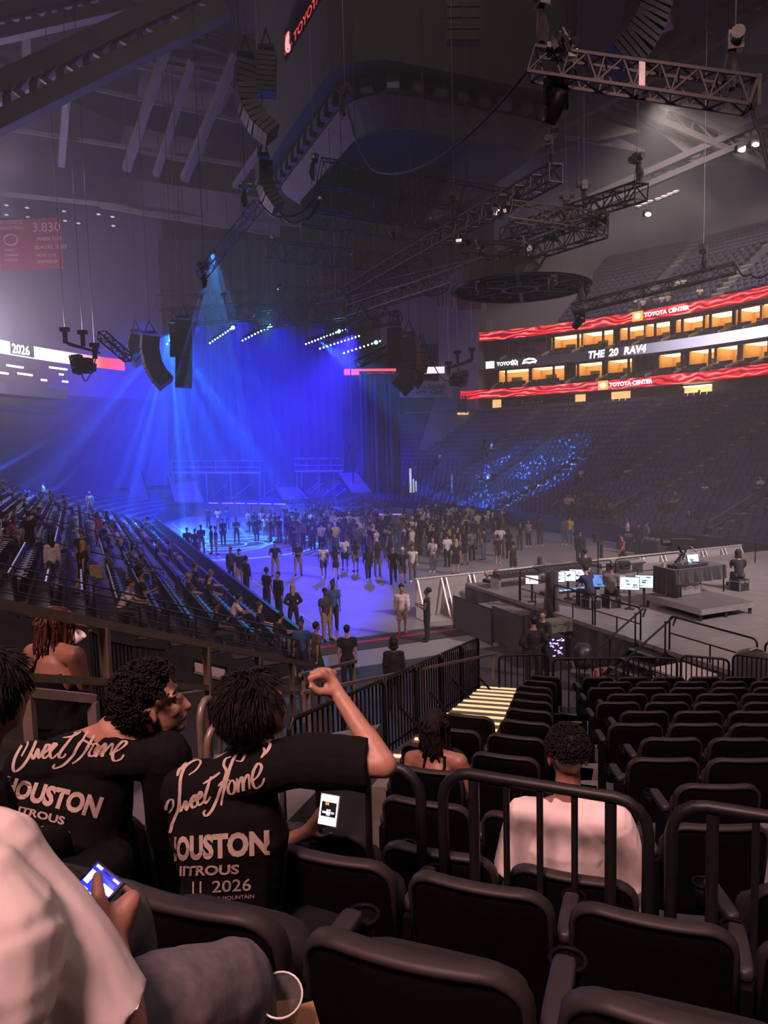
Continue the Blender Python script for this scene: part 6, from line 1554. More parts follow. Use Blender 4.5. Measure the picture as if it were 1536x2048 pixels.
# hair in head space (unit head)
def hair_prims(kind):
    b = MB()
    def cap_(sc=1., back=0., top=0.): b.ell((0, -.026 - back, .052 + top), (.088 * sc, .098 * sc, .088 * sc), None, 14, 10)
    if kind == 'short': cap_(1.03); b.ell((0, -.055, .0), (.078, .062, .075), None, 12, 8)
    elif kind == 'long':
        cap_(1.06); b.cap((0, -.06, .03), (0, -.085, -.25), .088, .075, 12, fx=.6, side=(0, 1, 0))
        for sx in (-1, 1): b.cap((sx * .07, -.02, .0), (sx * .08, -.03, -.2), .035, .03, 8)
    elif kind == 'curly':
        r_ = random.Random(4); cap_(1.02)
        for q in range(60):
            a, z = r_.uniform(0, 2 * PI), r_.uniform(-.3, 1); rr_ = math.sqrt(max(0, 1 - z * z)); p = V3((.092 * rr_ * math.cos(a), -.028 + .10 * rr_ * math.sin(a), .052 + .092 * z))
            if p.y > .05 and p.z < .08: continue
            b.ell(p, (.02, .02, .02), None, 6, 4)
    elif kind == 'bun': cap_(1.03); b.ell((0, -.055, .0), (.078, .062, .075), None, 12, 8); b.ell((0, -.08, .15), (.045, .045, .04), None, 10, 8)
    elif kind == 'cap': cap_(1.05); b.cap((0, .05, .062), (0, .15, .05), .055, .045, 12, fx=.16, side=(0, 0, 1)); b.ell((0, -.05, .02), (.082, .07, .05), None, 12, 8)
    elif kind == 'hood': b.ell((0, -.02, .03), (.115, .13, .14), None, 14, 10); b.ell((0, -.03, -.1), (.13, .11, .07), None, 14, 8)
    return b
HAIR = {k: remesh_later(hair_prims(k), .012, 1, 'hair') for k in ('short', 'long', 'curly', 'bun', 'cap', 'hood')}
DN = (0, 0, -1)
POSES = {
 'stand': dict(),
 'stand2': dict(la=((-.16, -.05, -1), (.1, .35, -1)), ra=((.14, .1, -1), (.0, .25, -1)), ll=((-.10, 0, -1), (-.02, 0, -1)), side=.04),
 'folded': dict(la=((-.18, .25, -1), (.95, .55, .12)), ra=((.18, .25, -1), (-.95, .6, .0)), ll=((-.1, .0, -1), (-.03, 0, -1)), rl=((.1, 0, -1), (.03, 0, -1))),
 'phone': dict(la=((-.15, .15, -1), (.35, .9, .35)), ra=((.15, .15, -1), (-.3, .9, .3)), head=(0, -.35)),
 'walk': dict(la=((-.1, .35, -1), (-.05, .6, -1)), ra=((.1, -.35, -1), (.05, -.05, -1)), ll=((-.03, -.28, -1), (0, -.45, -.9)), rl=((.03, .35, -1), (0, .02, -1)), pitch=.05),
 'raise': dict(la=((-.12, 0, -1), (-.05, .15, -1)), ra=((.3, .6, .2), (-.1, .5, .9)), head=(.2, .1)),
 'hips': dict(la=((-.6, -.1, -1), (.75, .2, -.6)), ra=((.6, -.1, -1), (-.75, .2, -.6)), ll=((-.12, 0, -1), (-.05, 0, -1)), rl=((.12, 0, -1), (.05, 0, -1))),
 'seated': dict(la=((-.12, .25, -1), (.25, .9, -.2)), ra=((.12, .25, -1), (-.25, .9, -.2)), ll=((-.10, 1, -.02), (0, .06, -1)), rl=((.10, 1, -.02), (0, .06, -1)), pitch=-.06),
 'lean': dict(la=((-.10, .65, -.8), (.3, .75, -.1)), ra=((.10, .65, -.8), (-.3, .75, -.1)), ll=((-.16, 1, -.02), (0, .02, -1)), rl=((.16, 1, -.02), (0, .02, -1)), pitch=.45, head=(0, .1)),
 'lounge': dict(la=((-.5, -.1, -.9), (-.3, .8, -.2)), ra=((.12, .3, -1), (-.4, .9, .3)), ll=((-.06, 1, .12), (.1, .4, -1)), rl=((.14, 1, -.02), (0, .1, -1)), pitch=-.16, head=(.3, -.25)),
}
VAR = {}
def variant(pose, top, bot, fem=False):
    key = (pose, top, bot, fem)
    if key in VAR: return VAR[key]
    k = .95 if fem else 1.; s = skel(k=k, wide=.9 if fem else 1., **POSES[pose]); f = .92 if fem else 1.; vx = .026
    r = dict(s=s, body=remesh_later(body_prims(s, k, fat=f), vx, 2, 'person'))
    r['shirt'] = remesh_later(shirt_prims(s, k, {'tee': .62, 'tank': 0, 'long': 1.9}[top], .018, fat=f), vx, 1, 'shirt')
    r['trousers'] = remesh_later(trouser_prims(s, k, {'full': 1.88, 'shorts': .85, 'skirt': 0}[bot], fat=f, skirt=bot == 'skirt'), vx, 1, 'trousers')
    r['shoe'] = [shoe_mesh(s, k, i) for i in (0, 1)]
    for me in r['shoe']: me.materials.append(None)
    VAR[key] = r; return r
def cloth(c, tag_=''): return mat('cloth_%.3f_%.3f_%.3f%s' % (*c, tag_), c, .85, var=.18, scale=14)
SKINS = [mat('skin_tone_%d' % i, c, .5, var=.08, scale=10) for i, c in enumerate(((.50, .31, .24), (.36, .20, .14), (.20, .105, .07), (.09, .05, .036)))]
HAIRC = {'black': (.012, .010, .010), 'brown': (.06, .033, .02), 'blonde': (.42, .28, .13), 'red': (.30, .03, .03), 'grey': (.25, .24, .23), 'white': (.6, .58, .56)}
COLS = {'black': (.016, .015, .017), 'white': (.66, .60, .59), 'grey': (.15, .145, .15), 'tan': (.34, .26, .18), 'navy': (.025, .035, .09), 'yellow': (.62, .42, .06), 'red': (.42, .04, .05), 'pink': (.50, .10, .14), 'denim': (.09, .12, .20), 'khaki': (.30, .23, .15), 'charcoal': (.05, .048, .052), 'blue': (.05, .12, .32), 'olive': (.10, .10, .06), 'camo': (.13, .11, .085), 'cream': (.55, .48, .38)}
def setm(o, m):
    o.material_slots[0].link = 'OBJECT'; o.material_slots[0].material = m
PEOPLE = []
def person(p, yaw, pose='stand', shirt='black', bottom='black', top='tee', bot='full', hair='short', hcol='black', skin=1, label='', group=None, shoes='black', k=1., fem=False, sitz=None):
    PEOPLE.append((V3(p), yaw, pose, shirt, bottom, top, bot, hair, hcol, skin, label, group, shoes, k, fem))
    return variant(pose, top, bot, fem)
def spawn_people():
    for (p, yaw, pose, shirt, bottom, top, bot, hair, hcol, skin, label, group, shoes, k, fem) in PEOPLE:
        r = VAR[(pose, top, bot, fem)]; s = r['s']
        o = obj('person', r['body'][4], None, p, yaw, label, 'person', group); setm(o, SKINS[skin]); o.scale = (k, k, k)
        c = obj('shirt', r['shirt'][4], o); setm(c, cloth(COLS[shirt]))
        c = obj('skirt' if bot == 'skirt' else 'trousers', r['trousers'][4], o); setm(c, cloth(COLS[bottom]))
        for i in (0, 1): c = obj('shoe', r['shoe'][i], o); setm(c, cloth(COLS[shoes]))
        c = obj('hair' if hair not in ('cap', 'hood') else hair, HAIR[hair][4], o); setm(c, mat('hair_' + hcol, HAIRC[hcol], .55, var=.3, scale=40) if hair not in ('cap', 'hood') else cloth(COLS.get(hcol, COLS['black'])))
        hk = .95 if fem else 1.; c.location = s.hc; c.rotation_euler = s.Rh.to_euler(); c.scale = (hk, hk, hk)
# ------------------------------------------------------------------ the crowd
rc = random.Random(21)
AWAY = lambda p: math.atan2(-p[0], p[1])       # yaw that turns a person's back to the camera
ADJ = {'seated': 'sitting', 'lean': 'leaning forward', 'lounge': 'lounging', 'walk': 'walking', 'folded': 'with folded arms', 'phone': 'looking at a phone', 'raise': 'raising an arm', 'hips': 'with hands on hips', 'stand': 'standing', 'stand2': 'standing'}
used_labels = {}
def floor_p(px, py, face, pose, shirt, bottom, label, **kw):
    p = on(px, py, 0); person(p, AWAY(p) + math.radians(face), pose, shirt, bottom, label=label, **kw)
F = floor_p
F(805, 1272, 180, 'walk', 'white', 'khaki', 'person in white long-sleeve top and khaki shorts walking towards the camera', top='long', bot='shorts', hair='curly', skin=1, shoes='red')
F(855, 1283, 80, 'phone', 'black', 'black', 'person in black sleeveless top holding a phone, facing the white long-sleeve walker', top='tank', hair='curly', skin=2)
F(648, 1157, 5, 'walk', 'white', 'charcoal', 'person in white printed t-shirt and dark shorts walking away, left of the crowd', bot='shorts', skin=2, shoes='white')
F(672, 1160, 0, 'walk', 'black', 'black', 'person in black top, short skirt and boots beside the white printed t-shirt', top='tank', bot='skirt', hair='long', skin=0, fem=True)
F(787, 1167, 180, 'walk', 'black', 'black', 'person in black tee and trousers walking towards the camera beside the white bandana', skin=1)
F(806, 1170, 180, 'walk', 'black', 'charcoal', 'person with white bandana, black printed tee and shorts', bot='shorts', hair='cap', hcol='white', skin=1)
F(826, 1163, 180, 'walk', 'white', 'camo', 'person in white tank top and camouflage trousers', top='tank', skin=1, shoes='white')
F(737, 1161, 10, 'walk', 'black', 'black', 'person in tight black outfit and white shoes walking away', top='long', hair='long', skin=1, shoes='white', fem=True)
F(756, 1151, -10, 'stand2', 'black', 'camo', 'long brown-haired person in black top and wide camouflage trousers', top='tank', hair='long', hcol='brown', skin=1, fem=True)
F(690, 1139, 170, 'stand2', 'white', 'black', 'person in white t-shirt and black shorts facing the camera left of centre', bot='shorts', skin=3, shoes='white')
F(712, 1144, 20, 'stand', 'black', 'grey', 'person in black t-shirt and pale denim shorts left of centre', bot='shorts', hair='long', skin=1, fem=True)
F(866, 1144, 150, 'phone', 'white', 'grey', 'young person in white t-shirt and grey trousers right of centre', skin=1, shoes='white')
F(912, 1150, 0, 'stand2', 'black', 'black', 'person in black t-shirt and black shorts with bare calves', bot='shorts', hair='long', hcol='blonde', skin=0)
F(895, 1134, 20, 'stand', 'white', 'black', 'person in white t-shirt and black trousers right of the grey trousers', skin=1)
F(930, 1130, 10, 'hips', 'black', 'black', 'woman in black strapless top and skirt in the right part of the crowd', top='tank', bot='skirt', hair='long', skin=1, fem=True)
F(944, 1121, 0, 'stand', 'grey', 'black', 'person in grey-brown t-shirt and black trousers at the right of the crowd', skin=2)
F(968, 1120, 60, 'stand2', 'black', 'denim', 'person in black t-shirt and jeans carrying a brown bag at the right', skin=1)
F(996, 1129, 0, 'walk', 'black', 'charcoal', 'small person in black t-shirt and shorts before the big white t-shirt', bot='shorts', skin=1, shoes='white', k=.9)
F(1000, 1114, 0, 'hips', 'white', 'black', 'broad person in white t-shirt with dark print seen from behind', skin=3, k=1.05)
F(1027, 1156, 20, 'phone', 'black', 'black', 'person in black sleeveless shirt and black shorts standing alone at right of the crowd', top='tank', bot='shorts', skin=1)
F(1018, 1118, -20, 'stand', 'black', 'black', 'long-haired person in black beside the black sleeveless shirt', hair='long', skin=1, fem=True)
F(1040, 1101, 30, 'stand2', 'black', 'charcoal', 'person in black t-shirt with white print on its back', hair='cap', skin=1)
F(1057, 1094, 150, 'phone', 'tan', 'black', 'long-haired person with tan top and black trousers near the right wall', hair='long', skin=1, top='tank', fem=True, shoes='white')
F(1080, 1092, -30, 'stand', 'charcoal', 'charcoal', 'tall person in charcoal clothes and white shoes near the right wall', top='long', skin=2, shoes='white', k=1.08)
F(1130, 1089, 150, 'stand2', 'grey', 'denim', 'person in pale grey tee and jeans talking to the yellow t-shirt', skin=2, shoes='white')
F(1139, 1088, 0, 'stand', 'yellow', 'denim', 'person in bright yellow t-shirt and jeans by the right wall', skin=0)
F(1160, 1132, 0, 'stand', 'black', 'black', 'security guard in black uniform seen from behind on the right floor', top='long', hair='cap', skin=2, k=1.08)
F(1245, 1135, 120, 'walk', 'red', 'black', 'person in red shirt and black trousers walking on the right floor', hair='bun', skin=1, fem=True)
F(1276, 1111, 180, 'stand', 'black', 'black', 'person in black waistcoat by the dark tables', top='long', skin=2)
F(1292, 1103, -60, 'hips', 'grey', 'charcoal', 'person in grey jacket leaning at the dark tables', top='long', hair='cap', skin=1)
F(1255, 1094, 90, 'phone', 'white', 'black', 'person in white top behind the dark tables', hair='bun', skin=1)
F(975, 1061, 40, 'phone', 'white', 'black', 'person in white t-shirt and black trousers with a lit phone behind the crowd', skin=2)
F(992, 1060, -20, 'stand', 'charcoal', 'black', 'person in dark shirt right of the white t-shirt with a phone', skin=2)
F(597, 1151, 180, 'folded', 'black', 'khaki', 'guard in black shirt and khaki trousers standing on the blue-lit floor', skin=1)
F(552, 1153, 170, 'hips', 'black', 'khaki', 'guard in black polo and khaki trousers left of the other khaki guard', skin=1)
F(481, 1178, 180, 'stand', 'black', 'khaki', 'guard with cap, black polo and khaki trousers beside the left barrier', hair='cap', skin=0, k=1.05)
F(464, 1168, 150, 'stand', 'charcoal', 'black', 'dark-clothed guard left of the cap guard at the barrier', top='long', skin=2)
F(494, 1192, -60, 'stand2', 'black', 'black', 'short guard in black at the barrier, right of the cap guard', hair='curly', skin=2, top='long')
F(535, 1224, -50, 'stand2', 'black', 'black', 'guard with black beanie and t-shirt by the barrier', skin=2)
F(559, 1236, 130, 'stand', 'black', 'black', 'bearded guard in black jacket by the barrier', top='long', skin=1)
F(588, 1264, 10, 'hips', 'black', 'black', 'blonde person in black trouser suit by the barrier', top='long', hair='long', hcol='blonde', skin=0, fem=True)
F(654, 1282, -150, 'stand2', 'charcoal', 'khaki', 'guard with dark cap, dark shirt and khaki trousers walking near the floor entrance', hair='cap', skin=2)
F(668, 1266, 180, 'walk', 'blue', 'charcoal', 'guard in blue shirt beside the dark cap near the floor entrance', skin=3, k=1.06)
for i, (px, py, fc, po, sh, bo, lb) in enumerate(((376, 1113, 0, 'stand', 'black', 'black', 'leftmost dark figure of the staff group by the far barrier'), (392, 1116, 160, 'stand', 'navy', 'black', 'second dark figure of the staff group by the far barrier'), (404, 1106, 180, 'folded', 'black', 'khaki', 'staff member with folded arms and khaki trousers by the far barrier'), (424, 1108, 90, 'stand2', 'black', 'khaki', 'staff member in cap facing sideways in the far barrier group'), (433, 1110, -90, 'stand', 'black', 'khaki', 'rightmost khaki staff member of the far barrier group'), (447, 1089, 180, 'stand', 'black', 'charcoal', 'person in black standing in the bright floor swirl'), (474, 1086, 180, 'folded', 'black', 'camo', 'person in camouflage trousers with arms up at the bright floor swirl'), (437, 1058, 0, 'stand', 'white', 'grey', 'person in white shirt with red print at the stage front'), (455, 1058, 0, 'stand', 'blue', 'denim', 'person in pale blue shirt at the stage front'), (417, 1056, 20, 'stand', 'black', 'black', 'black-clad person at the left end of the stage front'), (514, 1082, 20, 'stand', 'black', 'charcoal', 'person in black with bare legs at the left end of the crowd'))):
    F(px, py, fc, po, sh, bo, lb, skin=i % 4, hair=('short', 'cap', 'curly', 'short', 'bun')[i % 5])
# people on the near walkway (seen over the long handrail)
def W_(px, py, z, face, pose, shirt, bottom, label, **kw):
    p = on(px, py, z); person(p, AWAY(p) + math.radians(face), pose, shirt, bottom, label=label, **kw)
W_(697, 1384, 0, 0, 'stand', 'black', 'black', 'person in black t-shirt with white lettering on the back by the fence gate', skin=0)
W_(634, 1373, 0, -60, 'walk', 'olive', 'charcoal', 'person in grey and yellow tie-dye t-shirt stepping down by the gate', skin=1)
W_(606, 1366, 0, 165, 'stand', 'blue', 'navy', 'smiling person in dark blue polo by the gate', skin=2, hair='bun')
W_(790, 1420, .0, 0, 'stand', 'black', 'black', 'hooded person in black behind the picket fence', hair='hood', top='long', skin=2)
W_(1068, 1378, .2, 20, 'hips', 'black', 'black', 'stagehand in black with headset standing beside the platform, back turned', top='long', skin=1, k=1.05)
W_(1086, 1350, .1, 150, 'phone', 'black', 'black', 'stagehand in black cap facing the first stagehand', hair='cap', top='long', skin=1)
W_(976, 1232, 0, -40, 'phone', 'black', 'black', 'blonde-braided person leaning on the barricade', hair='bun', hcol='blonde', skin=2, fem=True, k=1.0)
W_(993, 1228, 0, -60, 'stand', 'charcoal', 'black', 'person with bright red hair at the barricade', hair='long', hcol='red', top='long', skin=1, fem=True)
W_(1080, 1196, .15, 10, 'stand', 'blue', 'black', 'long brown-haired person in blue behind the consoles', hair='long', hcol='brown', skin=0, top='long', fem=True)
W_(1170, 1192, .15, 0, 'folded', 'black', 'black', 'broad person in black behind the consoles beside the pole', skin=1, top='long', k=1.08)
W_(1222, 1214, DZ, 0, 'seated', 'grey', 'black', 'operator in grey sitting at the console screens', skin=1)
W_(1182, 1216, DZ, 40, 'lean', 'navy', 'black', 'operator crouching in dark clothes before the consoles', skin=1)
W_(1478, 1180, DZ, 10, 'lean', 'black', 'charcoal', 'person in black crouching right of the draped table', skin=1, hair='hood')
for px, py, lb in ((1222, 1214, 'low black trunk under the operator in grey'), (1182, 1216, 'low black trunk under the operator in dark clothes'), (1478, 1180, 'low black trunk under the crouching person right of the table')):
    flight_case('equipment_trunk', on(px, py, DZ), (.42, .42, .40), ROTA, lb)
# seated and standing people in the left stand
def left_spot(px, py, hgt):
    best = None
    for k in range(NL - 1):
        v_ = 5.4 - .84 * k - .30; p = onv(px, py, v_); z = .35 + .30 * k
        if p.y < 8 or p.dot(ua) < 20: continue
        e = abs(p.z - z - hgt)
        if best is None or e < best[0]: best = (e, V3((p.x, p.y, z)), k)
    return best[1], best[2]
FACE_V = ROTA - PI / 2
LP = (('seated', 18, 1102, 'black', 'tan', 'curly', 'black', 1, 'in black t-shirt with hands together at the left edge'), ('seated', 10, 1000, 'white', 'black', 'cap', 'white', 0, 'in white shirt with white cap at the far left'), ('seated', 50, 1012, 'black', 'black', 'cap', 'white', 1, 'with white cap, higher up at the left'), ('seated', 88, 996, 'white', 'tan', 'short', 'black', 1, 'in white shirt high in the left stand'),
  ('seated', 105, 1042, 'grey', 'black', 'short', 'black', 1, 'in grey beyond the standing man in black'), ('seated', 82, 1046, 'pink', 'black', 'long', 'brown', 0, 'in pink next to the standing man in black'), ('lean', 197, 1052, 'black', 'black', 'short', 'brown', 0, 'in black, bare-armed, above the pink outfit'), ('lounge', 250, 1137, 'black', 'black', 'long', 'blonde', 0, 'with blonde hair and bare legs in the middle rows'),
  ('seated', 273, 1078, 'white', 'black', 'cap', 'white', 1, 'in white with a white cap, left of three'), ('seated', 288, 1084, 'white', 'black', 'short', 'black', 1, 'in white t-shirt, middle of three'), ('lean', 287, 1060, 'white', 'grey', 'short', 'black', 1, 'in white, behind the pair in white'), ('seated', 234, 1064, 'white', 'black', 'curly', 'black', 2, 'in white shirt with big dark hair'),
  ('lounge', 289, 1172, 'black', 'black', 'cap', 'black', 1, 'all in black with cap, alone'), ('lean', 240, 1196, 'white', 'charcoal', 'short', 'black', 1, 'in white t-shirt hunched between two in black'), ('seated', 222, 1196, 'olive', 'charcoal', 'curly', 'black', 2, 'in olive top with big dark hair'), ('lean', 258, 1204, 'grey', 'black', 'long', 'black', 1, 'in grey with long dark hair, hunched over'), ('lean', 272, 1216, 'black', 'black', 'short', 'black', 2, 'in black looking down at a phone, nearest of its group'),
  ('seated', 88, 1160, 'black', 'black', 'cap', 'black', 1, 'with black cap beside the woman in white'), ('seated', 5, 1160, 'white', 'black', 'short', 'black', 1, 'in white shirt cut by the left edge'), ('seated', 380, 1176, 'charcoal', 'black', 'cap', 'tan', 1, 'with tan cap, left of the hat group'), ('seated', 394, 1182, 'black', 'black', 'short', 'brown', 1, 'in black lettered shirt, middle of the hat group'), ('lean', 408, 1192, 'black', 'black', 'cap', 'grey', 1, 'with grey cap leaning forward in the hat group'), ('seated', 420, 1180, 'black', 'black', 'short', 'black', 0, 'with sunglasses, right of the hat group'),
  ('seated', 436, 1252, 'black', 'charcoal', 'curly', 'black', 2, 'in black t-shirt near the lower railing'), ('lean', 462, 1256, 'white', 'black', 'short', 'black', 1, 'in white t-shirt near the lower railing'), ('seated', 522, 1262, 'black', 'tan', 'short', 'brown', 0, 'with brown hair and black t-shirt at the foot of the stand'), ('lean', 546, 1266, 'black', 'grey', 'short', 'black', 1, 'in black with bare arms at the foot of the stand'), ('seated', 315, 1100, 'black', 'black', 'short', 'black', 1, 'in black right of the trio in white'), ('lounge', 344, 1112, 'black', 'tan', 'cap', 'black', 1, 'stretched out right of the trio in white'),
  ('seated', 130, 1020, 'charcoal', 'black', 'short', 'black', 1, 'in charcoal in the hazy upper rows'), ('seated', 215, 1036, 'black', 'black', 'long', 'black', 1, 'with long dark hair in the hazy rows'), ('seated', 30, 1040, 'tan', 'black', 'short', 'black', 1, 'in tan high at the left edge'), ('lean', 12, 1052, 'pink', 'tan', 'long', 'brown', 0, 'in pink high at the left edge'))
for i, (po, px, py, sh, bo, ha, hc_, sk, lb) in enumerate(LP):
    p, k = left_spot(px, py, .5); person(p, FACE_V + rc.uniform(-.3, .3), po, sh, bo, hair=ha, hcol=hc_, skin=sk, label='left stand sitter ' + lb, bot='shorts' if bo == 'tan' else 'full', fem=ha == 'long')
for px, py, po, sh, bo, ha, hc_, sk, fc, lb in ((62, 1108, 'stand', 'black', 'black', 'short', 'brown', 0, -20, 'big man all in black standing high in the left stand'), (180, 1010, 'stand', 'white', 'white', 'cap', 'white', 1, 0, 'figure all in white with white cap standing far up the left stand'), (158, 1004, 'stand', 'charcoal', 'black', 'cap', 'grey', 1, 0, 'dim figure in dark clothes left of the figure in white'), (200, 1124, 'raise', 'pink', 'pink', 'long', 'black', 2, 150, 'woman in a pink two-piece standing in the left stand'), (168, 1156, 'walk', 'black', 'black', 'long', 'blonde', 0, -70, 'blonde woman in black with a brown paper bag in the left stand'), (112, 1230, 'stand', 'white', 'charcoal', 'long', 'black', 1, 20, 'dark-haired woman in fluffy white top standing at the foot of the aisle')):
    p, k = left_spot(px, py, 0.); person(p, AWAY(p) + math.radians(fc), po, sh, bo, hair=ha, hcol=hc_, skin=sk, label=lb, top='long' if sh in ('pink', 'white') else 'tee', bot='full' if hc_ != 'blonde' else 'shorts', fem=ha == 'long')
    if hc_ == 'blonde':
        t = thing('paper_bag', 'brown paper shopping bag held by the blonde woman in the left stand', 'bag', p + V3((.42, -.1, .55)), .3)
        MB().box((0, 0, .2), (.34, .14, .4)).build('bag_body', mat('kraft_paper', (.36, .24, .13), .8), t); MB().tube([(-.08, 0, .4), (-.06, 0, .5), (.06, 0, .5), (.08, 0, .4)], .008, 5).build('bag_handle', mat('kraft_paper', (.36, .24, .13), .8), t)
# people in the right bowl
def right_spot(px, py, hgt):
    best = None
    for k in range(1, NR - 1):
        z = right_rows[k][0][2]
        p = on(px, py, z + hgt) if abs(z + hgt - EYE) > .05 else None
        if p is None or p.y < 5: continue
        uu, vv = p.dot(ua), p.dot(va)
        r = min(right_rows[k], key=lambda q: (q[0] - uu) ** 2 + (q[1] - vv) ** 2); e = (r[0] - uu) ** 2 * .02 + (r[1] + .45 - vv) ** 2
        if best is None or e < best[0]: best = (e, V3((p.x, p.y, z)), k)
    return best[1]
RP = [(1132, 1012, 'white'), (1142, 1013, 'white'), (1150, 1012, 'pink'), (1158, 1014, 'grey'), (1165, 1016, 'black'), (1172, 1020, 'grey'), (1180, 1021, 'black'), (1190, 1020, 'black'), (1200, 1024, 'charcoal'), (1212, 1022, 'black'), (1220, 1024, 'grey'), (1150, 1026, 'black'), (1168, 1030, 'navy'), (1415, 990, 'white'), (1440, 965, 'charcoal'), (1492, 978, 'blue'), (1520, 982, 'white'), (1334, 1010, 'black'), (1350, 1010, 'charcoal'), (1322, 1030, 'black'), (1342, 1034, 'charcoal'), (1378, 1050, 'black'), (1258, 955, 'white'), (1240, 955, 'charcoal'), (1098, 968, 'black'), (1162, 958, 'white'), (984, 902, 'white'), (976, 905, 'grey'), (880, 922, 'white'), (1330, 890, 'charcoal'), (962, 960, 'navy'), (976, 962, 'white'), (1000, 1000, 'charcoal'), (1060, 1000, 'black')]
for i, (px, py, sh) in enumerate(RP):
    p = right_spot(px, py, .45); po = rc.choice(('seated', 'lean', 'lounge'))
    person(p, ROTA + PI / 2 + rc.uniform(-.3, .3), po, sh, rc.choice(('black', 'denim', 'charcoal')), hair=rc.choice(('short', 'long', 'cap', 'curly')), skin=rc.randrange(4), label=('sitter in %s, %s from the left in the right bowl wall group' % (sh, ordinal(i))) if i < 13 else 'lone sitter in %s in the right bowl, %s' % (sh, ('white top beside the right aisle steps', 'beside the right aisle rail', 'blue of the pair at the right edge', 'white of the pair at the right edge', 'back left of a pair', 'back right of a pair', 'front left of a pair near the tables', 'front right of a pair near the tables', 'alone above the right tables', 'beside the third aisle', 'left of the third aisle', 'in the blue flecks', 'above the blue flecks', 'far up the left rows', 'far up, next to the white one', 'high in the far corner', 'high beside the right aisle', 'low by the far tunnel, left', 'low by the far tunnel, right', 'low in the blue flecks, left', 'low in the blue flecks, right')[i - 13]), group='people seated in the right bowl')
for px, py, po, sh, bo, fc, lb in ((1022, 936, 'stand', 'white', 'black', 0, 'person in white jacket standing on an aisle of the right bowl'), (1362, 874, 'walk', 'red', 'black', 150, 'person in red top with a white hat coming down a right bowl aisle'), (1398, 822, 'stand', 'white', 'charcoal', 60, 'person in white standing at the top of the right bowl'), (958, 945, 'stand', 'charcoal', 'tan', 150, 'dim person standing low on the far aisle of the right bowl'), (1362, 816, 'stand', 'grey', 'grey', 60, 'dim person at the top concourse of the right bowl')):
    p = right_spot(px, py, 0.); person(p, AWAY(p) + math.radians(fc), po, sh, bo, label=lb, hair='cap', hcol='white' if sh == 'red' else 'black', skin=1, top='long')
for i, px in enumerate((918, 925, 931)):
    p = at(px, 826, 76.5); person(p, AWAY(p) + 2.6 * i, 'stand', 'black', 'black', label='dark figure in the far lit doorway, %s from the left' % ordinal(i), skin=2)
for i, (px, py) in enumerate(((1324, 610), (1340, 622), (1328, 622), (1312, 624), (1352, 578), (1326, 595), (1372, 575), (1398, 605), (1268, 608), (1292, 640))):
    best = min(((abs(proj(H(*q) + V3((0, 0, .5)))[0] - px) + abs(proj(H(*q) + V3((0, 0, .5)))[1] - py)), H(*q)) for r in up_rows[:-1] for a, b_ in zip(r[:-1], r[1:]) for q in (a, tuple((a[j] + b_[j]) / 2 for j in range(3))))
    person(best[1], AWAY(best[1]) + PI, rc.choice(('seated', 'lean')), rc.choice(('cream', 'white', 'tan')), 'black', label='small figure in pale clothes sitting in the upper bowl, %s of ten' % ordinal(i), skin=rc.randrange(4), group='people in the upper bowl')
best_p = at(1519, 584, 64); 
# the packed crowd before the stage
poly = [(488, 1066), (560, 1049), (640, 1052), (700, 1060), (800, 1054), (870, 1046), (930, 1040), (1000, 1046), (1024, 1070), (970, 1100), (905, 1118), (820, 1122), (740, 1118), (650, 1108), (590, 1098), (530, 1084)]
def inside(x, y):
    c = False; n = len(poly)
    for i in range(n):
        (x0, y0), (x1, y1) = poly[i], poly[(i + 1) % n]
        if (y0 > y) != (y1 > y) and x < (x1 - x0) * (y - y0) / (y1 - y0) + x0: c = not c
    return c
taken = [(q[0].x, q[0].y) for q in PEOPLE]
spots = []
tries = 0
while len(spots) < 165 and tries < 9000:
    tries += 1; px, py = rc.uniform(480, 1030), 1036 + 90 * rc.random() ** 1.0
    if not inside(px, py): continue
    p = on(px, py, 0)
    if all((p.x - a) ** 2 + (p.y - b_) ** 2 > .52 ** 2 for a, b_ in taken): spots.append((px, py, p)); taken.append((p.x, p.y))
spots.sort(key=lambda s: s[0])
for i, (px, py, p) in enumerate(spots):
    sh = rc.choices(('black', 'white', 'grey', 'charcoal', 'navy', 'cream', 'tan', 'yellow', 'olive'), (48, 20, 6, 10, 4, 5, 3, 2, 2))[0]; bo = rc.choices(('black', 'denim', 'charcoal', 'khaki', 'grey', 'camo'), (45, 20, 12, 8, 8, 5))[0]
    ha = rc.choices(('short', 'long', 'curly', 'cap', 'bun'), (40, 25, 14, 15, 6))[0]; po = rc.choices(('stand', 'stand2', 'phone', 'folded', 'hips', 'raise'), (34, 26, 16, 10, 10, 4))[0]
    hc_ = rc.choices(('black', 'brown', 'blonde', 'white', 'grey'), (60, 22, 8, 8, 4))[0]; fem = ha in ('long', 'bun'); bot = rc.choices(('full', 'shorts'), (75, 25))[0]
    third = 'left' if px < 680 else 'middle' if px < 850 else 'right'; rowd = 'front' if py > 1095 else 'back' if py < 1062 else 'inner'
    lb = 'person in %s top, %s %s and %s %s in the %s %s crowd' % (sh, bo, 'shorts' if bot == 'shorts' else 'trousers', hc_, {'short': 'short hair', 'long': 'long hair', 'curly': 'curls', 'cap': 'cap', 'bun': 'bun'}[ha], rowd, third)
    person(p, ROTA + rc.gauss(0, .5) + (PI if rc.random() < .12 else 0), po, sh, bo, hair=ha, hcol=hc_, skin=rc.choices((0, 1, 2, 3), (25, 35, 25, 15))[0], label=lb, group='packed crowd before the stage', k=rc.uniform(.93, 1.06), fem=fem, bot=bot, top=rc.choices(('tee', 'tank', 'long'), (70, 12, 18))[0], shoes=rc.choice(('black', 'white', 'black')))
run_jobs(); spawn_people()
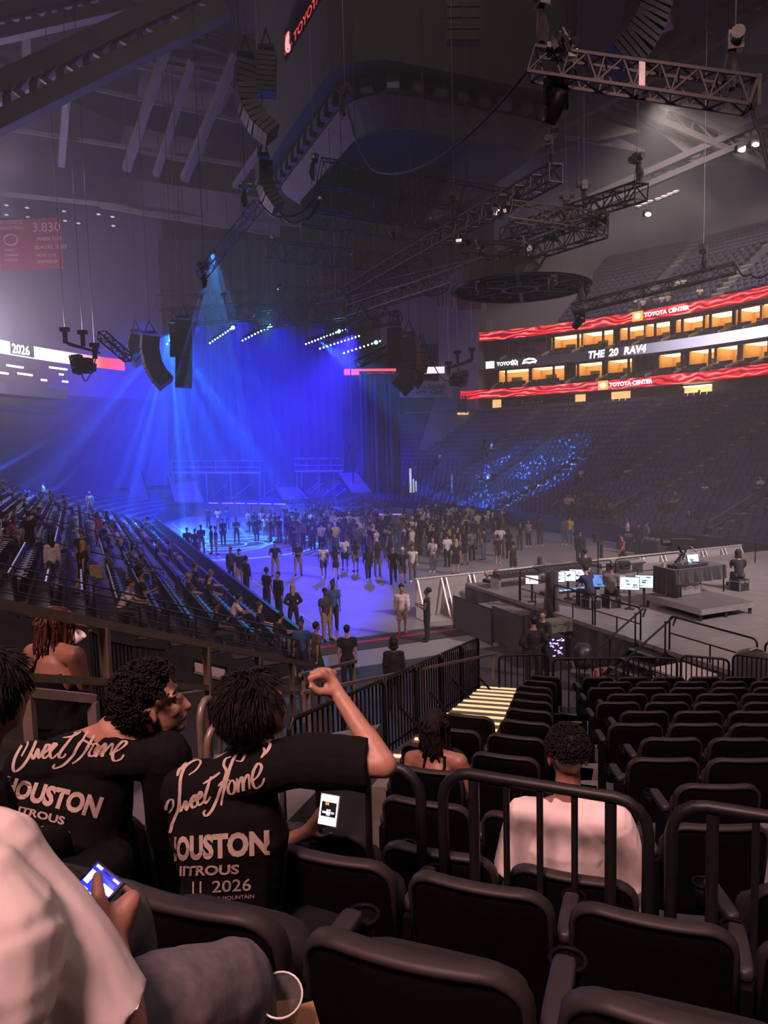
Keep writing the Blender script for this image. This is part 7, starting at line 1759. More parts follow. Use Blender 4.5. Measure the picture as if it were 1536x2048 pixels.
# ------------------------------------------------------------------ the people close to the camera
def cskel(J, k=1., headR=None, fwd=None):
    s = Skel(); s.k = k
    s.P, s.nb = V3(J['P']), V3(J['nb']); s.t = (s.nb - s.P).normalized(); L_ = (s.nb - s.P).length
    s.waist = s.P + s.t * L_ * .33; s.chest = s.P + s.t * L_ * .66
    if 'chest' in J: s.chest = V3(J['chest'])
    s.sh = [V3(J['sl']), V3(J['sr'])]; rt = (s.sh[1] - s.sh[0]).normalized(); s.rt = rt; s.fw = s.t.cross(rt).normalized()
    if fwd is not None and s.fw.dot(V3(fwd)) < 0: s.fw = -s.fw
    s.el = [V3(J['el']), V3(J['er'])]; s.wr = [V3(J['wl']), V3(J['wr'])]; s.ft = [V3(J.get('fl', J['wl'])), V3(J.get('fr', J['wr']))]
    s.hp = [V3(J['hl']), V3(J['hr'])]; s.kn = [V3(J['kl']), V3(J['kr'])]; s.an = [V3(J['al']), V3(J['ar'])]
    s.to = [a + s.fw * .16 * k + V3((0, 0, -.06)) for a in s.an]
    s.hc = V3(J['hc']); s.Rh = headR
    return s
def legs(J, fw, rt, k=1., knee=None, drop=.42):
    P = V3(J['P']); f = V3((fw.x, fw.y, 0)).normalized(); r = V3((rt.x, rt.y, 0)).normalized()
    J['hl'], J['hr'] = P - r * .095 * k - V3((0, 0, .02)), P + r * .095 * k - V3((0, 0, .02))
    J['kl'], J['kr'] = J['hl'] + f * .42 * k - r * .05, J['hr'] + f * .42 * k + r * .05
    if knee: J.update(knee)
    for a, b_ in (('al', 'kl'), ('ar', 'kr')): J[a] = V3(J[b_]) + f * .04 - V3((0, 0, drop * k))
def headrot(yaw, pitch=0., roll=0.): return Matrix.Rotation(yaw, 3, 'Z') @ Matrix.Rotation(roll, 3, 'Y') @ Matrix.Rotation(-pitch, 3, 'X')
def wrinkle(amp, freq, seed=0., stretch=(1, 1, 1)):
    def f(me):
        n = len(me.vertices); co = np.empty(n * 3, 'f'); no = np.empty(n * 3, 'f'); me.vertices.foreach_get('co', co); me.vertices.foreach_get('normal', no); co = co.reshape(-1, 3); no = no.reshape(-1, 3)
        d = np.array([noise.noise((c[0] * freq * stretch[0] + seed, c[1] * freq * stretch[1], c[2] * freq * stretch[2])) + .5 * abs(noise.noise((c[0] * freq * 2.1 + seed, c[1] * freq * 2.1, c[2] * freq * 1.1))) for c in co])
        co += no * (d * amp)[:, None]; me.vertices.foreach_set('co', co.ravel()); me.update()
    return f
FRONT = []
def front_person(label, J, k, headR, fwd, skin, shirt, trousers, sleeve=.7, hands=(), hair=None, fat=1.08, loose=1.05, infl=.02, vox=.008, wr=(.010, 9.), leg=1.88, shirtless=False, extra=None, hem=-.02, slv=None, thin=1.):
    s = cskel(J, k, headR, fwd); b = body_prims(s, k, True, hands=False, fat=fat)
    for (i, d, n, sx, cu_, sp) in hands: b_t = hand_prims(b, s.wr[i], d, k * 1.05, n, sx, True, cu_, sp)
    if extra: extra(b, s)
    r = dict(s=s, label=label, body=remesh_later(b, vox, 3, 'person'), skin=skin, hair=hair, shirtm=shirt, trm=trousers)
    if not shirtless:
        def post(me, a=wr): wrinkle(a[0], a[1], len(label), (1, 1, .6))(me)
        r['shirt'] = remesh_later(shirt_prims(s, k, sleeve, infl, True, fat, hem, loose, slv, thin), vox, 3, 'shirt', post)
    r['trousers'] = remesh_later(trouser_prims(s, k, leg, .016, True, fat), vox * 1.3, 3, 'trousers', wrinkle(.008, 11., 3.))
    FRONT.append(r); return r
M_skA = mat('skin_front_light', (.36, .18, .13), .5, var=.10, scale=25, bump=.02); M_skB = mat('skin_front_tan', (.33, .16, .115), .5, var=.10, scale=25, bump=.02); M_skC = mat('skin_front_brown', (.26, .125, .085), .5, var=.1, scale=25, bump=.02); M_skD = mat('skin_front_deep', (.15, .07, .048), .45, var=.1, scale=25, bump=.02)
M_tee = mat('black_cotton_tee', (.0045, .004, .0042), .88, var=.2, scale=22, bump=.05, spec=.15); M_wtee = mat('white_cotton_tee', (.72, .62, .60), .85, var=.05, scale=18, bump=.05); M_pant = mat('black_trousers', (.005, .0045, .005), .85, var=.2, scale=18, spec=.15); M_jean = mat('charcoal_jeans', (.085, .075, .085), .85, var=.15, scale=60, bump=.05)
M_hair = mat('near_black_hair', (.009, .0068, .0066), .75, var=.4, scale=60, spec=.2)
fR = V3((math.sin(.45), math.cos(.45), 0)); rR = V3((math.cos(.45), -math.sin(.45), 0))
# right lettered shirt, arm raised
J = dict(P=at(446, 1905, 2.62), nb=at(508, 1500, 2.50), sl=at(372, 1580, 2.56), sr=at(606, 1520, 2.42), hc=at(512, 1420, 2.50), chest=at(456, 1655, 2.54))
J['er'] = at(768, 1530, 2.40); J['wr'] = at(684, 1400, 2.56); J['fr'] = at(650, 1365, 2.62); J['el'] = at(420, 1740, 2.88); J['wl'] = at(608, 1668, 3.0); J['fl'] = at(650, 1640, 3.05)
legs(J, fR, rR, 1.05, dict(kr=at(745, 1800, 2.62), kl=at(560, 1800, 3.0)), .40)
def fist(b, s):
    w = s.wr[1]; c = at(660, 1368, 2.60); b.cap(w, c, .028, .036, 12, fx=.8, side=(0, 1, 0))
    for i, (x, y, d, x2, y2, d2, x3, y3, d3) in enumerate(((640, 1350, 2.55, 620, 1356, 2.54, 627, 1372, 2.56), (648, 1343, 2.59, 624, 1347, 2.58, 624, 1366, 2.60), (658, 1341, 2.63, 636, 1341, 2.62, 628, 1360, 2.64), (668, 1345, 2.66, 648, 1340, 2.665, 640, 1356, 2.67))):
        b.cap(c, at(x, y, d), .021, .0145, 8); b.cap(at(x, y, d), at(x2, y2, d2), .0142, .0132, 8); b.cap(at(x2, y2, d2), at(x3, y3, d3), .0132, .0115, 8)
    b.cap(w.lerp(c, .5), at(640, 1384, 2.54), .022, .0165, 8); b.cap(at(640, 1384, 2.54), at(622, 1374, 2.53), .0155, .0115, 8)
P1 = front_person('dark-haired person in black Sweet Home Houston shirt raising a fist', J, 1.05, headrot(-.75, -.30), fR, M_skA, M_tee, M_pant, .80, ((0, at(650, 1630, 3.04) - J['wl'], V3((.3, -.5, .6)), 1, .55, .1),), 'thick', fat=.86, loose=1.56, slv=1.12, thin=.80, extra=fist)
# left lettered shirt, face in profile
J = dict(P=at(108, 1890, 2.98), nb=at(240, 1452, 2.80), sl=at(58, 1530, 2.96), sr=at(330, 1508, 2.74), hc=at(308, 1408, 2.80), chest=at(150, 1640, 2.90))
J['el'] = at(40, 1720, 3.1); J['wl'] = at(160, 1770, 3.3); J['er'] = at(345, 1690, 2.92); J['wr'] = at(330, 1790, 3.1)
legs(J, fR, rR, 1.05)
P2 = front_person('curly-haired person in black Sweet Home Houston shirt, face in profile', J, 1.13, headrot(-1.35, -.22, .05), fR, M_skA, M_tee, M_pant, .85, ((1, V3((.4, .8, -.2)), V3((-.5, 0, -.8)), 1, .6, .1),), 'curls', fat=.86, loose=1.66, slv=1.15, thin=.82)
# man in white at the right
fW = V3((math.sin(.16), math.cos(.16), 0)); rW = V3((math.cos(.16), -math.sin(.16), 0))
J = dict(P=at(1140, 1850, 3.02), nb=at(1136, 1598, 3.0), sl=at(1052, 1636, 3.05), sr=at(1224, 1648, 2.95), hc=at(1135, 1512, 3.04))
J['el'] = at(1030, 1745, 3.08); J['wl'] = at(1060, 1800, 3.3); J['er'] = at(1262, 1768, 2.96); J['wr'] = at(1235, 1830, 3.18)
legs(J, fW, rW, 1.0)
P3 = front_person('man with short dark curls and white t-shirt seated behind the rounded rail', J, 1.0, headrot(-.10, -.12), fW, M_skC, M_wtee, M_pant, .95, ((1, V3((-.2, .8, -.3)), V3((0, 0, -1)), 1, .5, .1),), 'afro', fat=1.06, loose=1.08, infl=.026)
# woman with locs in front of him
J = dict(P=at(868, 1640, 5.05), nb=at(872, 1502, 5.02), sl=at(825, 1518, 5.15), sr=at(918, 1524, 4.95), hc=at(870, 1450, 5.05))
J['P'] = V3((J['nb'].x, J['nb'].y + .02, J['nb'].z - .54)); J['el'] = at(812, 1590, 5.1); J['wl'] = at(850, 1600, 5.3); J['er'] = at(948, 1590, 4.95); J['wr'] = at(915, 1600, 5.25)
legs(J, nL, eL, .98)
P4 = front_person('woman with dark locs and bare shoulders seated beside the lit stairs', J, .98, headrot(-.3, -.2), nL, M_skC, M_tee, M_pant, 0, (), 'locs', shirtless=True, vox=.011)
# woman with braids beyond the long handrail
J = dict(nb=at(108, 1290, 4.9), sl=at(66, 1306, 5.05), sr=at(150, 1312, 4.8), hc=at(116, 1252, 4.95))
J['P'] = V3((J['nb'].x - .02, J['nb'].y, J['nb'].z - .54)); J['el'] = at(52, 1370, 5.0); J['wl'] = at(90, 1390, 5.2); J['er'] = at(168, 1370, 4.85); J['wr'] = at(156, 1300, 5.05)
legs(J, nL, eL, 1.0)
P5 = front_person('woman with dark red braids and bare back drinking beyond the long handrail', J, 1.06, headrot(-.9, .0), nL, M_skC, M_tee, M_pant, 0, (), 'braids', shirtless=True, vox=.011, fat=1.12)
# head and neck cut by the left edge
J = dict(P=at(-60, 1800, 2.2), nb=at(-70, 1500, 2.12), sl=at(-300, 1620, 2.3), sr=at(40, 1585, 2.0), hc=at(-14, 1390, 2.12)); J['hc'] = J['hc'] + V3((0, 0, .0))
J['sr'] = at(-150, 1640, 2.1); J['P'] = V3((J['nb'].x, J['nb'].y, J['nb'].z - .55)); J['el'] = at(-200, 1750, 2.3); J['wl'] = at(-120, 1800, 2.5); J['er'] = at(-180, 1800, 2.05); J['wr'] = at(-200, 1820, 2.4)
legs(J, nL, eL, 1.0)
P6 = front_person('dark-haired person cut off by the left edge, head and neck showing', J, 1.08, headrot(-.2, -.1), nL, M_skA, M_tee, M_pant, .7, (), 'fade', fat=.85, loose=1.)
# person in white at the lower left, thumbing a phone
J = dict(P=at(-140, 2300, .84), nb=at(-150, 1600, .98), sl=at(-360, 1740, 1.02), sr=at(-28, 1735, .99), hc=at(-190, 1420, 1.0), chest=at(-130, 1930, .90))
J['er'] = at(236, 2078, 1.00); J['wr'] = at(226, 1906, 1.18); J['fr'] = at(205, 1790, 1.30); J['el'] = at(-320, 2150, 1.0); J['wl'] = at(-100, 2200, 1.15)
fP = V3((.42, .9, 0)).normalized(); rP = V3((.9, -.42, 0))
legs(J, fP, rP, 1.05, dict(kr=at(466, 1965, 1.30), hr=at(60, 2150, .98)), .42); J['ar'] = V3(J['kr']) + V3((.02, .05, -.45))
def thumb_hand(b, s):
    # right hand round the phone: fingers wrap behind it, thumb lies across the screen
    w = s.wr[1]; kn = at(262, 1800, 1.24); ix = at(225, 1842, 1.22)
    b.cap(w, ix, .028, .034, 12, fx=.7, side=(at(300, 1800, 1.2) - w)); b.cap(w.lerp(ix, .5), kn, .026, .019, 10); b.cap(ix, kn, .028, .017, 10)
    for (x, y, d, x2, y2, d2) in ((272, 1800, 1.255, 250, 1778, 1.30), (266, 1822, 1.25, 238, 1800, 1.305), (258, 1845, 1.245, 228, 1822, 1.30), (248, 1862, 1.24, 215, 1845, 1.295)):
        k0, k1 = at(x, y, d), at(x2, y2, d2); b.cap(ix.lerp(k0, .3), k0, .0125, .0115, 8); b.cap(k0, k1, .0115, .009, 8)
    t0, t1, t2 = at(212, 1840, 1.20), at(196, 1792, 1.20), at(194, 1752, 1.225)
    b.cap(w.lerp(ix, .4), t0, .02, .0165, 10); b.cap(t0, t1, .0165, .0135, 10); b.cap(t1, t2, .0135, .0105, 10)
P7 = front_person('person in white t-shirt at the lower left thumbing a phone', J, 1.02, headrot(-.4, -.2), fP, M_skB, M_wtee, M_jean, .90, (), None, fat=1.0, loose=1.02, slv=1.06, infl=.014, vox=.007, wr=(.010, 7.), extra=thumb_hand)
run_jobs()
SH_BVH = {}
for r in FRONT:
    s = r['s']; o = obj('person', r['body'][4], None, None, None, r['label'], 'person'); setm(o, r['skin']); r['obj'] = o
    if 'shirt' in r:
        c = obj('shirt', r['shirt'][4], o); setm(c, r['shirtm']); r['shirt_o'] = c
        SH_BVH[r['label']] = BVHTree.FromPolygons([v.co for v in r['shirt'][4].vertices], [p.vertices for p in r['shirt'][4].polygons])
    c = obj('trousers', r['trousers'][4], o); setm(c, r['trm'])
    for i in (0, 1):
        me = shoe_mesh(s, s.k, i); me.materials.append(None); c = obj('shoe', me, o); setm(c, M_tee)
# --- hair grown in head space
def head_hair(r, kind, seed):
    s = r['s']; rr_ = random.Random(seed); b = MB(); k = s.k
    T = lambda p: s.hc + s.Rh @ (V3(p) * k)
    def scalp(a, z, rad=1.):     # a: azimuth (0 = face), z in -1..1
        q = math.sqrt(max(0, 1 - z * z)); return V3((.082 * rad * q * math.sin(a), -.014 + .104 * rad * q * math.cos(a), .036 + .094 * rad * z))
    nape = -.5 if kind in ('thick', 'fade') else -.75
    def ok(a, z): return z > (.55 if math.cos(a) > .55 else .12 if math.cos(a) > .05 else nape)
    if kind in ('thick', 'fade', 'afro', 'curls'):
        c0 = MB().ell((0, -.022, .052 if kind != 'afro' else .066), (.084, .101, .090 if kind != 'afro' else .076), None, 18, 12)
        if kind != 'afro': c0.ell((0, -.05, .012), (.076, .066, .07), None, 16, 10)
        b.raw([T(p) for p in c0.v], c0.f)
    if kind == 'thick' or kind == 'fade':
        for q in range(4200):
            a, z = rr_.uniform(-PI, PI), rr_.uniform(-.8, 1)
            if not ok(a, z): continue
            p0 = scalp(a, z, 1.0); out = (p0 - V3((0, -.01, .03))).normalized(); cl = noise.noise((a * 1.5, z * 2.5, seed)); tang = V3((.9 * cl, -.35 if z > .3 else 0, -1)); tang = (tang - out * tang.dot(out)).normalized()
            L_ = rr_.uniform(.035, .07); m_ = (1.15 if kind == 'thick' else .5) * (1 + .35 * noise.noise((a * 3, z * 4, seed + 3)))
            pts = [p0, p0 + out * .020 * m_ + tang * L_ * .45, p0 + out * .021 * m_ + tang * L_]
            b.tube([T(p) for p in pts], [.0030 * k, .0026 * k, .0008], 4, caps=False)
    elif kind == 'curls':
        for q in range(760):
            a, z = rr_.uniform(-PI, PI), rr_.uniform(-.6, 1)
            if not ok(a, z): continue
            p0 = scalp(a, z, 1.05); out = (p0 - V3((0, -.01, .03))).normalized(); x = out.cross(V3((rr_.uniform(-1, 1), rr_.uniform(-1, 1), rr_.uniform(-1, 1)))).normalized(); y = out.cross(x); R_ = rr_.uniform(.007, .013); n = 8
            b.tube([T(p0 + out * (.006 + .036 * i / n) + (x * math.cos(i * .95) + y * math.sin(i * .95)) * R_) for i in range(n)], .0030 * k, 4)
    elif kind == 'afro':
        for q in range(900):
            a, z = rr_.uniform(-PI, PI), rr_.uniform(.02, 1)
            p0 = scalp(a, z, 1.0 + .07 * max(0, z + .1)); out = (p0 - V3((0, -.01, .03))).normalized(); x = out.cross(V3((rr_.uniform(-1, 1), rr_.uniform(-1, 1), 1))).normalized(); y = out.cross(x); R_ = rr_.uniform(.004, .007)
            b.tube([T(p0 + out * (.003 + .02 * i / 6) + (x * math.cos(i * 1.2) + y * math.sin(i * 1.2)) * R_) for i in range(6)], .0024 * k, 4)
    elif kind in ('locs', 'braids'):
        c0 = MB().ell((0, -.022, .048), (.084, .102, .09), None, 16, 10); b.raw([T(p) for p in c0.v], c0.f)
        for q in range(90 if kind == 'braids' else 60):
            a, z = rr_.uniform(-PI, PI), rr_.uniform(-.2, .9)
            if math.cos(a) > .6 and z < .5: continue
            p0 = scalp(a, z, 1.03); L_ = rr_.uniform(.16, .24) if kind == 'locs' else rr_.uniform(.14, .2); out = V3((p0.x, p0.y + .01, 0)).normalized(); r0 = .0095 if kind == 'locs' else .006
            side = scalp(a, min(z, -.05), 1.2); pts = [p0, p0.lerp(side, .6) + out * .02, side + V3((0, 0, -.02)), side + V3((rr_.uniform(-.02, .02), -.01, -L_ * .6)), side + V3((rr_.uniform(-.03, .03), -.015, -L_))]
            Q = []
            for i in range(4):
                for t in range(3): Q.append(T(pts[i].lerp(pts[i + 1], t / 3)))
            Q.append(T(pts[-1])); b.tube(Q, [r0 * k * (1 + .25 * math.sin(i * 1.9 + q)) for i in range(len(Q))], 5)
    m = M_hair if kind != 'braids' else mat('dark_red_braids', (.05, .012, .010), .5, var=.5, scale=50)
    b.build('hair', m, r['obj'], smooth=True)
for i, r in enumerate(FRONT):
    if r['hair']: head_hair(r, r['hair'], 11 + i)
# facial detail of the profile: eye, brow, stubble lip
s = P2['s']; T2 = lambda p: s.hc + s.Rh @ (V3(p) * s.k)
MB().ell(T2((.034, .082, .012)), (.012, .012, .012), None, 10, 8).build('eye', mat('eye_white', (.4, .36, .34), .3), P2['obj'], smooth=True)
MB().tube([T2((.016, .098, .036)), T2((.034, .095, .042)), T2((.056, .078, .034))], [.004, .006, .003], 6).build('eyebrow', M_hair, P2['obj'])
MB().tube([T2((.0, .101, -.058)), T2((.02, .096, -.064)), T2((.034, .082, -.074))], [.005, .005, .003], 6).build('moustache', mat('stubble', (.06, .03, .025), .8), P2['obj'])
# straps of the two bare-shouldered women
for r, lines in ((P4, (((-.06, .02), (-.05, -.16)), ((.09, .04), (.10, -.16)))), (P5, (((-.03, .05), (-.06, -.12)),))):
    s = r['s']; bv = BVHTree.FromPolygons([v.co for v in r['body'][4].vertices], [p.vertices for p in r['body'][4].polygons])
    for (a, b_) in lines:
        pts = []
        for i in range(7):
            q = s.nb + s.rt * (a[0] + (b_[0] - a[0]) * i / 6) + s.t * (a[1] - .06 + (b_[1] - a[1]) * i / 6) - s.fw * .4; h_ = bv.ray_cast(q, s.fw)
            if h_[0]: pts.append(h_[0] - s.fw * .004)
        if len(pts) > 2: MB().tube(pts, .011, 6).build('strap', M_tee, r['obj'])
    MB().tube([s.P, s.P + s.t * .12, s.chest - s.t * .02, s.chest + s.t * .02], [.15 * s.k, .142 * s.k, .155 * s.k, .156 * s.k], 18, caps=False).build('top', M_tee, r['obj'], smooth=True)
# --- lettering printed on the two shirts (laid onto the cloth, a hair's breadth proud)
M_print = mat('bone_shirt_print', (.42, .33, .29), .9, var=.06, scale=40)
def lay(r, pts2, faces, name='print', lift=.0035):
    bv = SH_BVH[r['label']]; out = []; ok = []
    for x, y in pts2:
        d = ray(x, y).normalized(); h_ = bv.ray_cast(V3((0, 0, EYE)), d)
        if h_[0] is None: out.append(V3((0, 0, 0))); ok.append(False)
        else: out.append(h_[0] + (h_[1] * lift if h_[1].dot(d) < 0 else -h_[1] * lift)); ok.append(True)
    F = [f for f in faces if all(ok[i] for i in f)]
    return MB().raw(out, F).build(name, M_print, r['shirt_o'])
def lay_text(r, body, TL, BL, BR, TR, pw=1., **kw):
    vs_, fs_ = text2d(body, 1., res=3, **kw); xs = [v[0] for v in vs_]; ys = [v[1] for v in vs_]; x0, x1, y0, y1 = min(xs), max(xs), min(ys), max(ys)
    P = []
    for x, y in vs_:
        u, v = ((x - x0) / (x1 - x0)) ** pw, (y - y0) / (y1 - y0)
        bt = (BL[0] + (BR[0] - BL[0]) * u, BL[1] + (BR[1] - BL[1]) * u); tp = (TL[0] + (TR[0] - TL[0]) * u, TL[1] + (TR[1] - TL[1]) * u)
        P.append((bt[0] + (tp[0] - bt[0]) * v, bt[1] + (tp[1] - bt[1]) * v))
    lay(r, P, fs_, 'lettering')
def strokes(r, S_, ox, oy, sc_, wid):
    P, Fc = [], []
    for st_ in S_:
        pts = [V3((ox + x / sc_, oy + y / sc_, 0)) for x, y in st_]; Q = []
        for i in range(len(pts) - 1):
            p0, p1, p2, p3 = pts[max(0, i - 1)], pts[i], pts[i + 1], pts[min(len(pts) - 1, i + 2)]
            for t in [q / 6 for q in range(6)]:
                Q.append(.5 * ((2 * p1) + (p2 - p0) * t + (2 * p0 - 5 * p1 + 4 * p2 - p3) * t * t + (3 * p1 - p0 - 3 * p2 + p3) * t ** 3))
        Q.append(pts[-1]); n = len(Q); o_ = len(P)
        for i, q in enumerate(Q):
            d = (Q[min(n - 1, i + 1)] - Q[max(0, i - 1)]); d = d.normalized() if d.length > 1e-6 else V3((1, 0, 0)); nn = V3((-d.y, d.x, 0))
            w = wid * (.42 + .58 * abs(d.y)) * (.55 + .45 * min(1, 4 * min(i, n - 1 - i) / n)) / 2
            P += [(q.x + nn.x * w, q.y + nn.y * w), (q.x - nn.x * w, q.y - nn.y * w)]
        Fc += [(o_ + 2 * i, o_ + 2 * i + 1, o_ + 2 * i + 3, o_ + 2 * i + 2) for i in range(n - 1)]
    lay(r, P, Fc, 'script_lettering', .004)
def words(r, S_, groups, *a):
    for g in groups: strokes(r, [S_[i] for i in g], *a)
words(P1, [[(150, 832), (195, 800), (222, 757), (203, 742), (160, 757), (120, 795), (100, 860), (95, 950), (84, 1040), (66, 1090), (50, 1130), (38, 1176), (18, 1170), (8, 1110), (10, 1030), (28, 985), (52, 980), (54, 1020), (28, 1060)],
    [(80, 838), (92, 800), (112, 786)], [(104, 800), (122, 770), (142, 760)], [(96, 975), (98, 1052), (132, 985), (136, 1045), (166, 965)], [(160, 1002), (192, 975), (186, 950), (166, 985), (174, 1030), (206, 1008)], [(200, 985), (228, 955), (221, 930), (201, 970), (212, 1015), (242, 988)],
    [(288, 838), (266, 900), (246, 975), (256, 1000), (282, 958)], [(238, 884), (290, 852), (342, 814)],
    [(410, 720), (376, 735), (365, 772), (382, 806), (368, 860), (340, 925), (312, 1000), (286, 1052), (256, 1080), (240, 1062), (252, 1044)], [(440, 742), (474, 746), (494, 704), (470, 690), (432, 722), (402, 790), (377, 880), (356, 960), (348, 1016)], [(330, 896), (362, 868), (402, 860)],
    [(408, 862), (390, 905), (400, 940), (426, 934), (436, 890), (420, 860), (406, 868)], [(446, 848), (452, 932), (456, 880), (478, 842), (484, 924), (488, 868), (516, 826), (522, 912)], [(534, 872), (576, 832), (597, 780), (575, 760), (546, 810), (540, 868), (562, 906), (598, 882), (614, 845)],
    [(604, 664), (618, 690), (594, 726)], [(630, 624), (648, 650), (622, 702)]], ((0,), (1,), (2,), (3,), (4,), (5,), (6, 7), (8, 9, 10), (11,), (12,), (13,), (14,), (15,)), 330, 1280, 3.072, 6.4)
lay_text(P1, 'HOUSTON', (343, 1673), (343, 1723), (539, 1709), (538, 1658.5), 1.42, bold=.05); lay_text(P1, 'NITROUS', (349, 1731), (348, 1752), (478, 1747), (479, 1727), 1.15, bold=.035)
lay_text(P1, '11', (386, 1762), (386, 1786), (404, 1785), (404, 1761), 1.0, bold=.012); lay_text(P1, '2026', (425, 1760), (425, 1784), (502, 1780), (503, 1755), 1.0, bold=.012); lay_text(P1, 'THE MOUNTAIN', (420, 1793), (420, 1800), (508, 1795), (508, 1787), 1.0)
words(P2, [[(400, 745), (450, 735), (500, 690), (492, 662), (430, 667), (370, 702), (325, 762), (290, 832), (260, 910), (220, 990), (175, 1050), (122, 1085), (106, 1050), (122, 980), (165, 900), (198, 858), (214, 885), (170, 972)],
    [(330, 718), (352, 686), (384, 672)], [(245, 930), (260, 990), (300, 915), (302, 985), (350, 900)], [(336, 955), (375, 920), (386, 890), (360, 890), (335, 960), (350, 985), (390, 948)], [(386, 950), (420, 905), (440, 880), (416, 880), (390, 940), (404, 985), (452, 948)],
    [(592, 790), (530, 860), (470, 940), (460, 976), (490, 975), (512, 948)], [(485, 832), (560, 820), (626, 785)], [(768, 718), (720, 755), (690, 765), (680, 750), (712, 722)], [(690, 765), (642, 840), (600, 900), (560, 970), (500, 1030), (432, 1060), (415, 1045), (432, 1030)],
    [(850, 786), (895, 746), (884, 726), (810, 742), (740, 800), (690, 880), (622, 980), (560, 1026)], [(600, 882), (642, 850), (690, 870), (724, 880)], [(722, 884), (690, 940), (700, 970), (740, 950), (762, 890), (736, 870), (718, 890)],
    [(772, 880), (742, 975), (756, 935), (816, 870), (790, 970), (804, 935), (870, 870), (850, 962)], [(862, 952), (930, 910), (976, 870), (950, 855), (900, 900), (870, 962), (882, 1002), (930, 992), (958, 958)], [(1028, 768), (1052, 786), (996, 830)], [(1078, 784), (1100, 800), (1048, 828)]], ((0,), (1,), (2,), (3,), (4,), (5, 6), (7, 8), (9, 10), (11,), (12,), (13,), (14,), (15,)), 0, 1260, 3.84, 6.4)
lay_text(P2, 'HOUSTON', (17, 1551), (4, 1590), (194, 1637), (209, 1594), 1.1, bold=.05); lay_text(P2, 'NITROUS', (22, 1607), (17, 1620), (128, 1650), (132, 1633), 1.05, bold=.035)
lay_text(P2, '11', (46, 1641), (42, 1662), (57, 1665), (61, 1644), 1.0, bold=.012); lay_text(P2, '2026', (83, 1650), (78, 1671), (139, 1685), (144, 1663), 1.0, bold=.012); lay_text(P2, 'THE MOUNTAIN', (76, 1684), (74, 1692), (140, 1702), (142, 1695), 1.0)
# --- phones
def phone(name, label, A, B, D, bright, col, blocks, backm=M_dark):
    A, B, D = V3(A), V3(B), V3(D); x, y = (B - A), (D - A); n = x.cross(y).normalized(); t = thing(name, label, 'phone', A)
    if n.dot(V3((0, 0, EYE)) - A) < 0: n = -n
    c = [V3((0, 0, 0)), x, x + y, y]
    MB().slab([p - n * .009 for p in c], n * .009).build('case', backm, t)
    q = lambda u, v, h=.0006: x * u + y * v + n * h
    sc_ = MB().raw([q(.05, .03), q(.95, .03), q(.95, .97), q(.05, .97)], [(0, 1, 2, 3)]).build('screen', mat('phone_screen_%.2f' % col[0], col, .2, emit=col, power=bright, var=0), t)
    for (u0, v0, u1, v1, cl, pw) in blocks:
        MB().raw([q(u0, v0, .0012), q(u1, v0, .0012), q(u1, v1, .0012), q(u0, v1, .0012)], [(0, 1, 2, 3)]).build('screen_item', mat('phone_item_%s_%.1f' % (str(cl), pw), cl, .3, emit=cl, power=pw, var=0), sc_)
A_, B_ = at(195, 1720, 1.262), at(248, 1765, 1.235); D__ = at(112, 1812, 1.215)
wt = (1, 1, 1)
phone('phone', 'phone with a bright blue screen held by the person in white at lower left', A_, B_, D__, 1.6, (.02, .03, .85), [(.1, .04, .3, .09, wt, 2.5), (.38, .05, .62, .085, (.0, .0, .02), 0.), (.72, .05, .92, .09, wt, 2.5), (.08, .16, .24, .40, wt, 2.5), (.34, .14, .9, .22, (.05, .06, .95), 1.5), (.6, .22, .95, .34, wt, 2.2), (.08, .46, .36, .62, wt, 2.4), (.42, .48, .7, .52, wt, 2.2), (.42, .55, .9, .58, wt, 1.6), (.08, .68, .4, .73, wt, 2.2), (.08, .77, .8, .80, wt, 1.6), (.08, .85, .6, .9, (0, 0, .05), 0)])
A_, B_, D__ = at(642, 1585, 2.96), at(680, 1592, 2.93), at(634, 1648, 2.90)
phone('phone', 'small phone with a white glaring screen held by the raised-fist person', A_, B_, D__, 4.5, (.95, 1, .95), [(.12, .25, .9, .72, (.02, .02, .03), .3), (.2, .55, .8, .62, wt, 2.), (.4, .48, .62, .68, wt, 2.), (.3, .27, .5, .36, (1, .5, .1), 1.)], mat('pale_phone_case', (.5, .5, .48), .4))
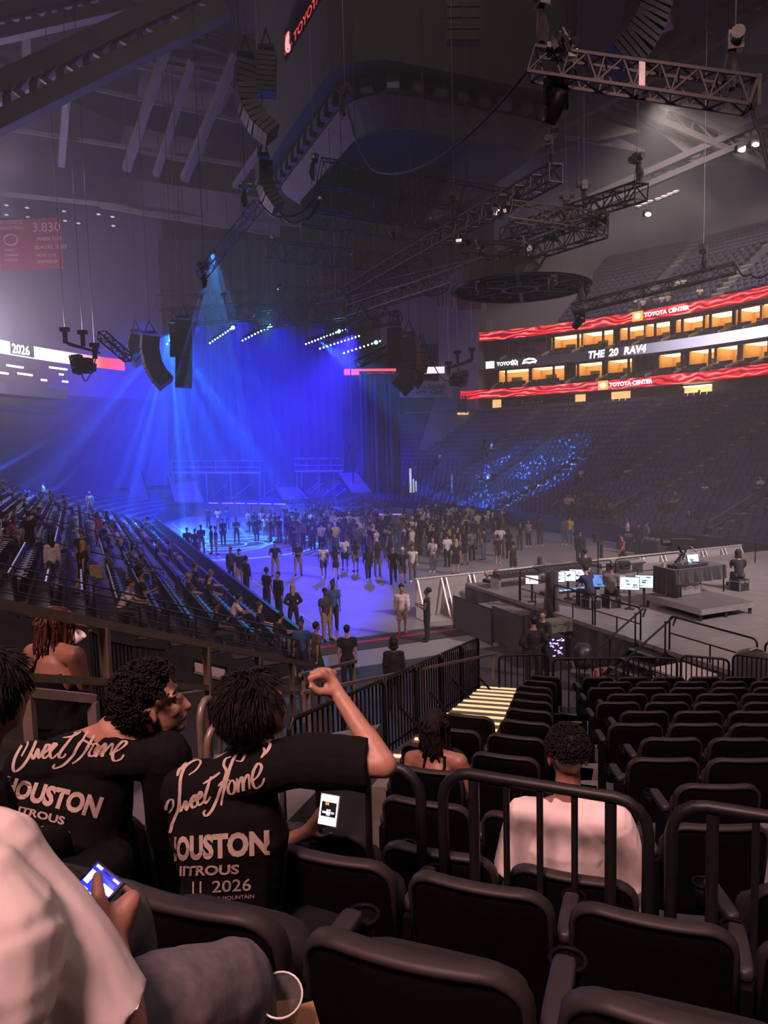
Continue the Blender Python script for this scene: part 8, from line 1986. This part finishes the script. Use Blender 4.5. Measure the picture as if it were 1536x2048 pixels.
# --- cups, bag, straps by the nearest seats
M_clear = mat('clear_plastic', (.85, .85, .87), .08, trans=.92, var=0)
for i, (px, py, d, lb) in enumerate(((562, 1926, 1.40, 'clear plastic cup in the holder beside the grey knee'), (574, 2010, 1.50, 'second clear cup below the first, beside the grey knee'))):
    p = at(px, py, d); t = thing('plastic_cup', lb, 'cup', p - V3((0, .05, .10))); t.rotation_euler = (.42, .12, 0)
    MB().lathe([(.028, 0), (.030, .002), (.041, .12), (.0435, .123), (.0405, .121), (.0285, .006)], (0, 0, 0), 24).build('wall', M_clear, t, smooth=True)
    MB().tube([(.042 * math.cos(a), .042 * math.sin(a), .122) for a in [2 * PI * j / 24 for j in range(24)]], .0022, 6, closed=True).build('lip', mat('cup_lip', (.55, .52, .52), .15, var=0), t, smooth=True)
pb = thing('paper_bag', 'brown paper bag between the nearest seats at the bottom', 'bag', at(585, 2160, 1.36), .3)
MB().box((0, 0, .02), (.11, .09, .20)).build('bag_body', mat('kraft_paper_near', (.36, .17, .09), .8), pb); MB().box((0, -.002, .118), (.112, .092, .012)).build('folded_rim', mat('kraft_paper_rim', (.42, .2, .11), .8), pb)
hb = thing('gift_bag', 'dark bag with thin pale cord handles between the second-row seats', 'bag', at(630, 1850, 2.75))
MB().box((0, 0, -.1), (.22, .1, .26)).build('bag_body', M_pant, hb)
for x_ in (-.03, .05): MB().tube([(x_ - .04, -.05 + x_, .02), (x_ - .02, -.05 + x_, .09), (x_ + .02, -.05 + x_, .10), (x_ + .05, -.05 + x_, .07)], .004, 6).build('cord_handle', mat('pale_cord', (.5, .33, .25), .8), hb)
cu = thing('paper_cup', 'white cup at the mouth of the woman with braids', 'cup', at(150, 1282, 4.98)); MB().lathe([(.03, -.05), (.045, .07), (.04, .07), (.028, -.04)], (0, 0, 0), 14, R=Matrix.Rotation(.7, 3, 'Y')).build('wall', mat('white_cup', (.6, .55, .55), .6), cu, smooth=True)
# ------------------------------------------------------------------ stage haze filling the hall
hz = bpy.data.materials.new('haze'); hz.use_nodes = True
hn = hz.node_tree.nodes; hn.clear()
ho = hn.new('ShaderNodeOutputMaterial'); hv = hn.new('ShaderNodeVolumeScatter')
hv.inputs['Color'].default_value = (1, 1, 1, 1); hv.inputs['Density'].default_value = .006; hv.inputs['Anisotropy'].default_value = .15
hz.node_tree.links.new(hv.outputs[0], ho.inputs['Volume'])
hb = MB().box((0, 0, 0), (122, 88, 40.6)).build('haze', hz, loc=H(58, 19, 20.4), rz=ROTA, label='thin stage haze hanging through the whole hall', cat='haze', kind='stuff')
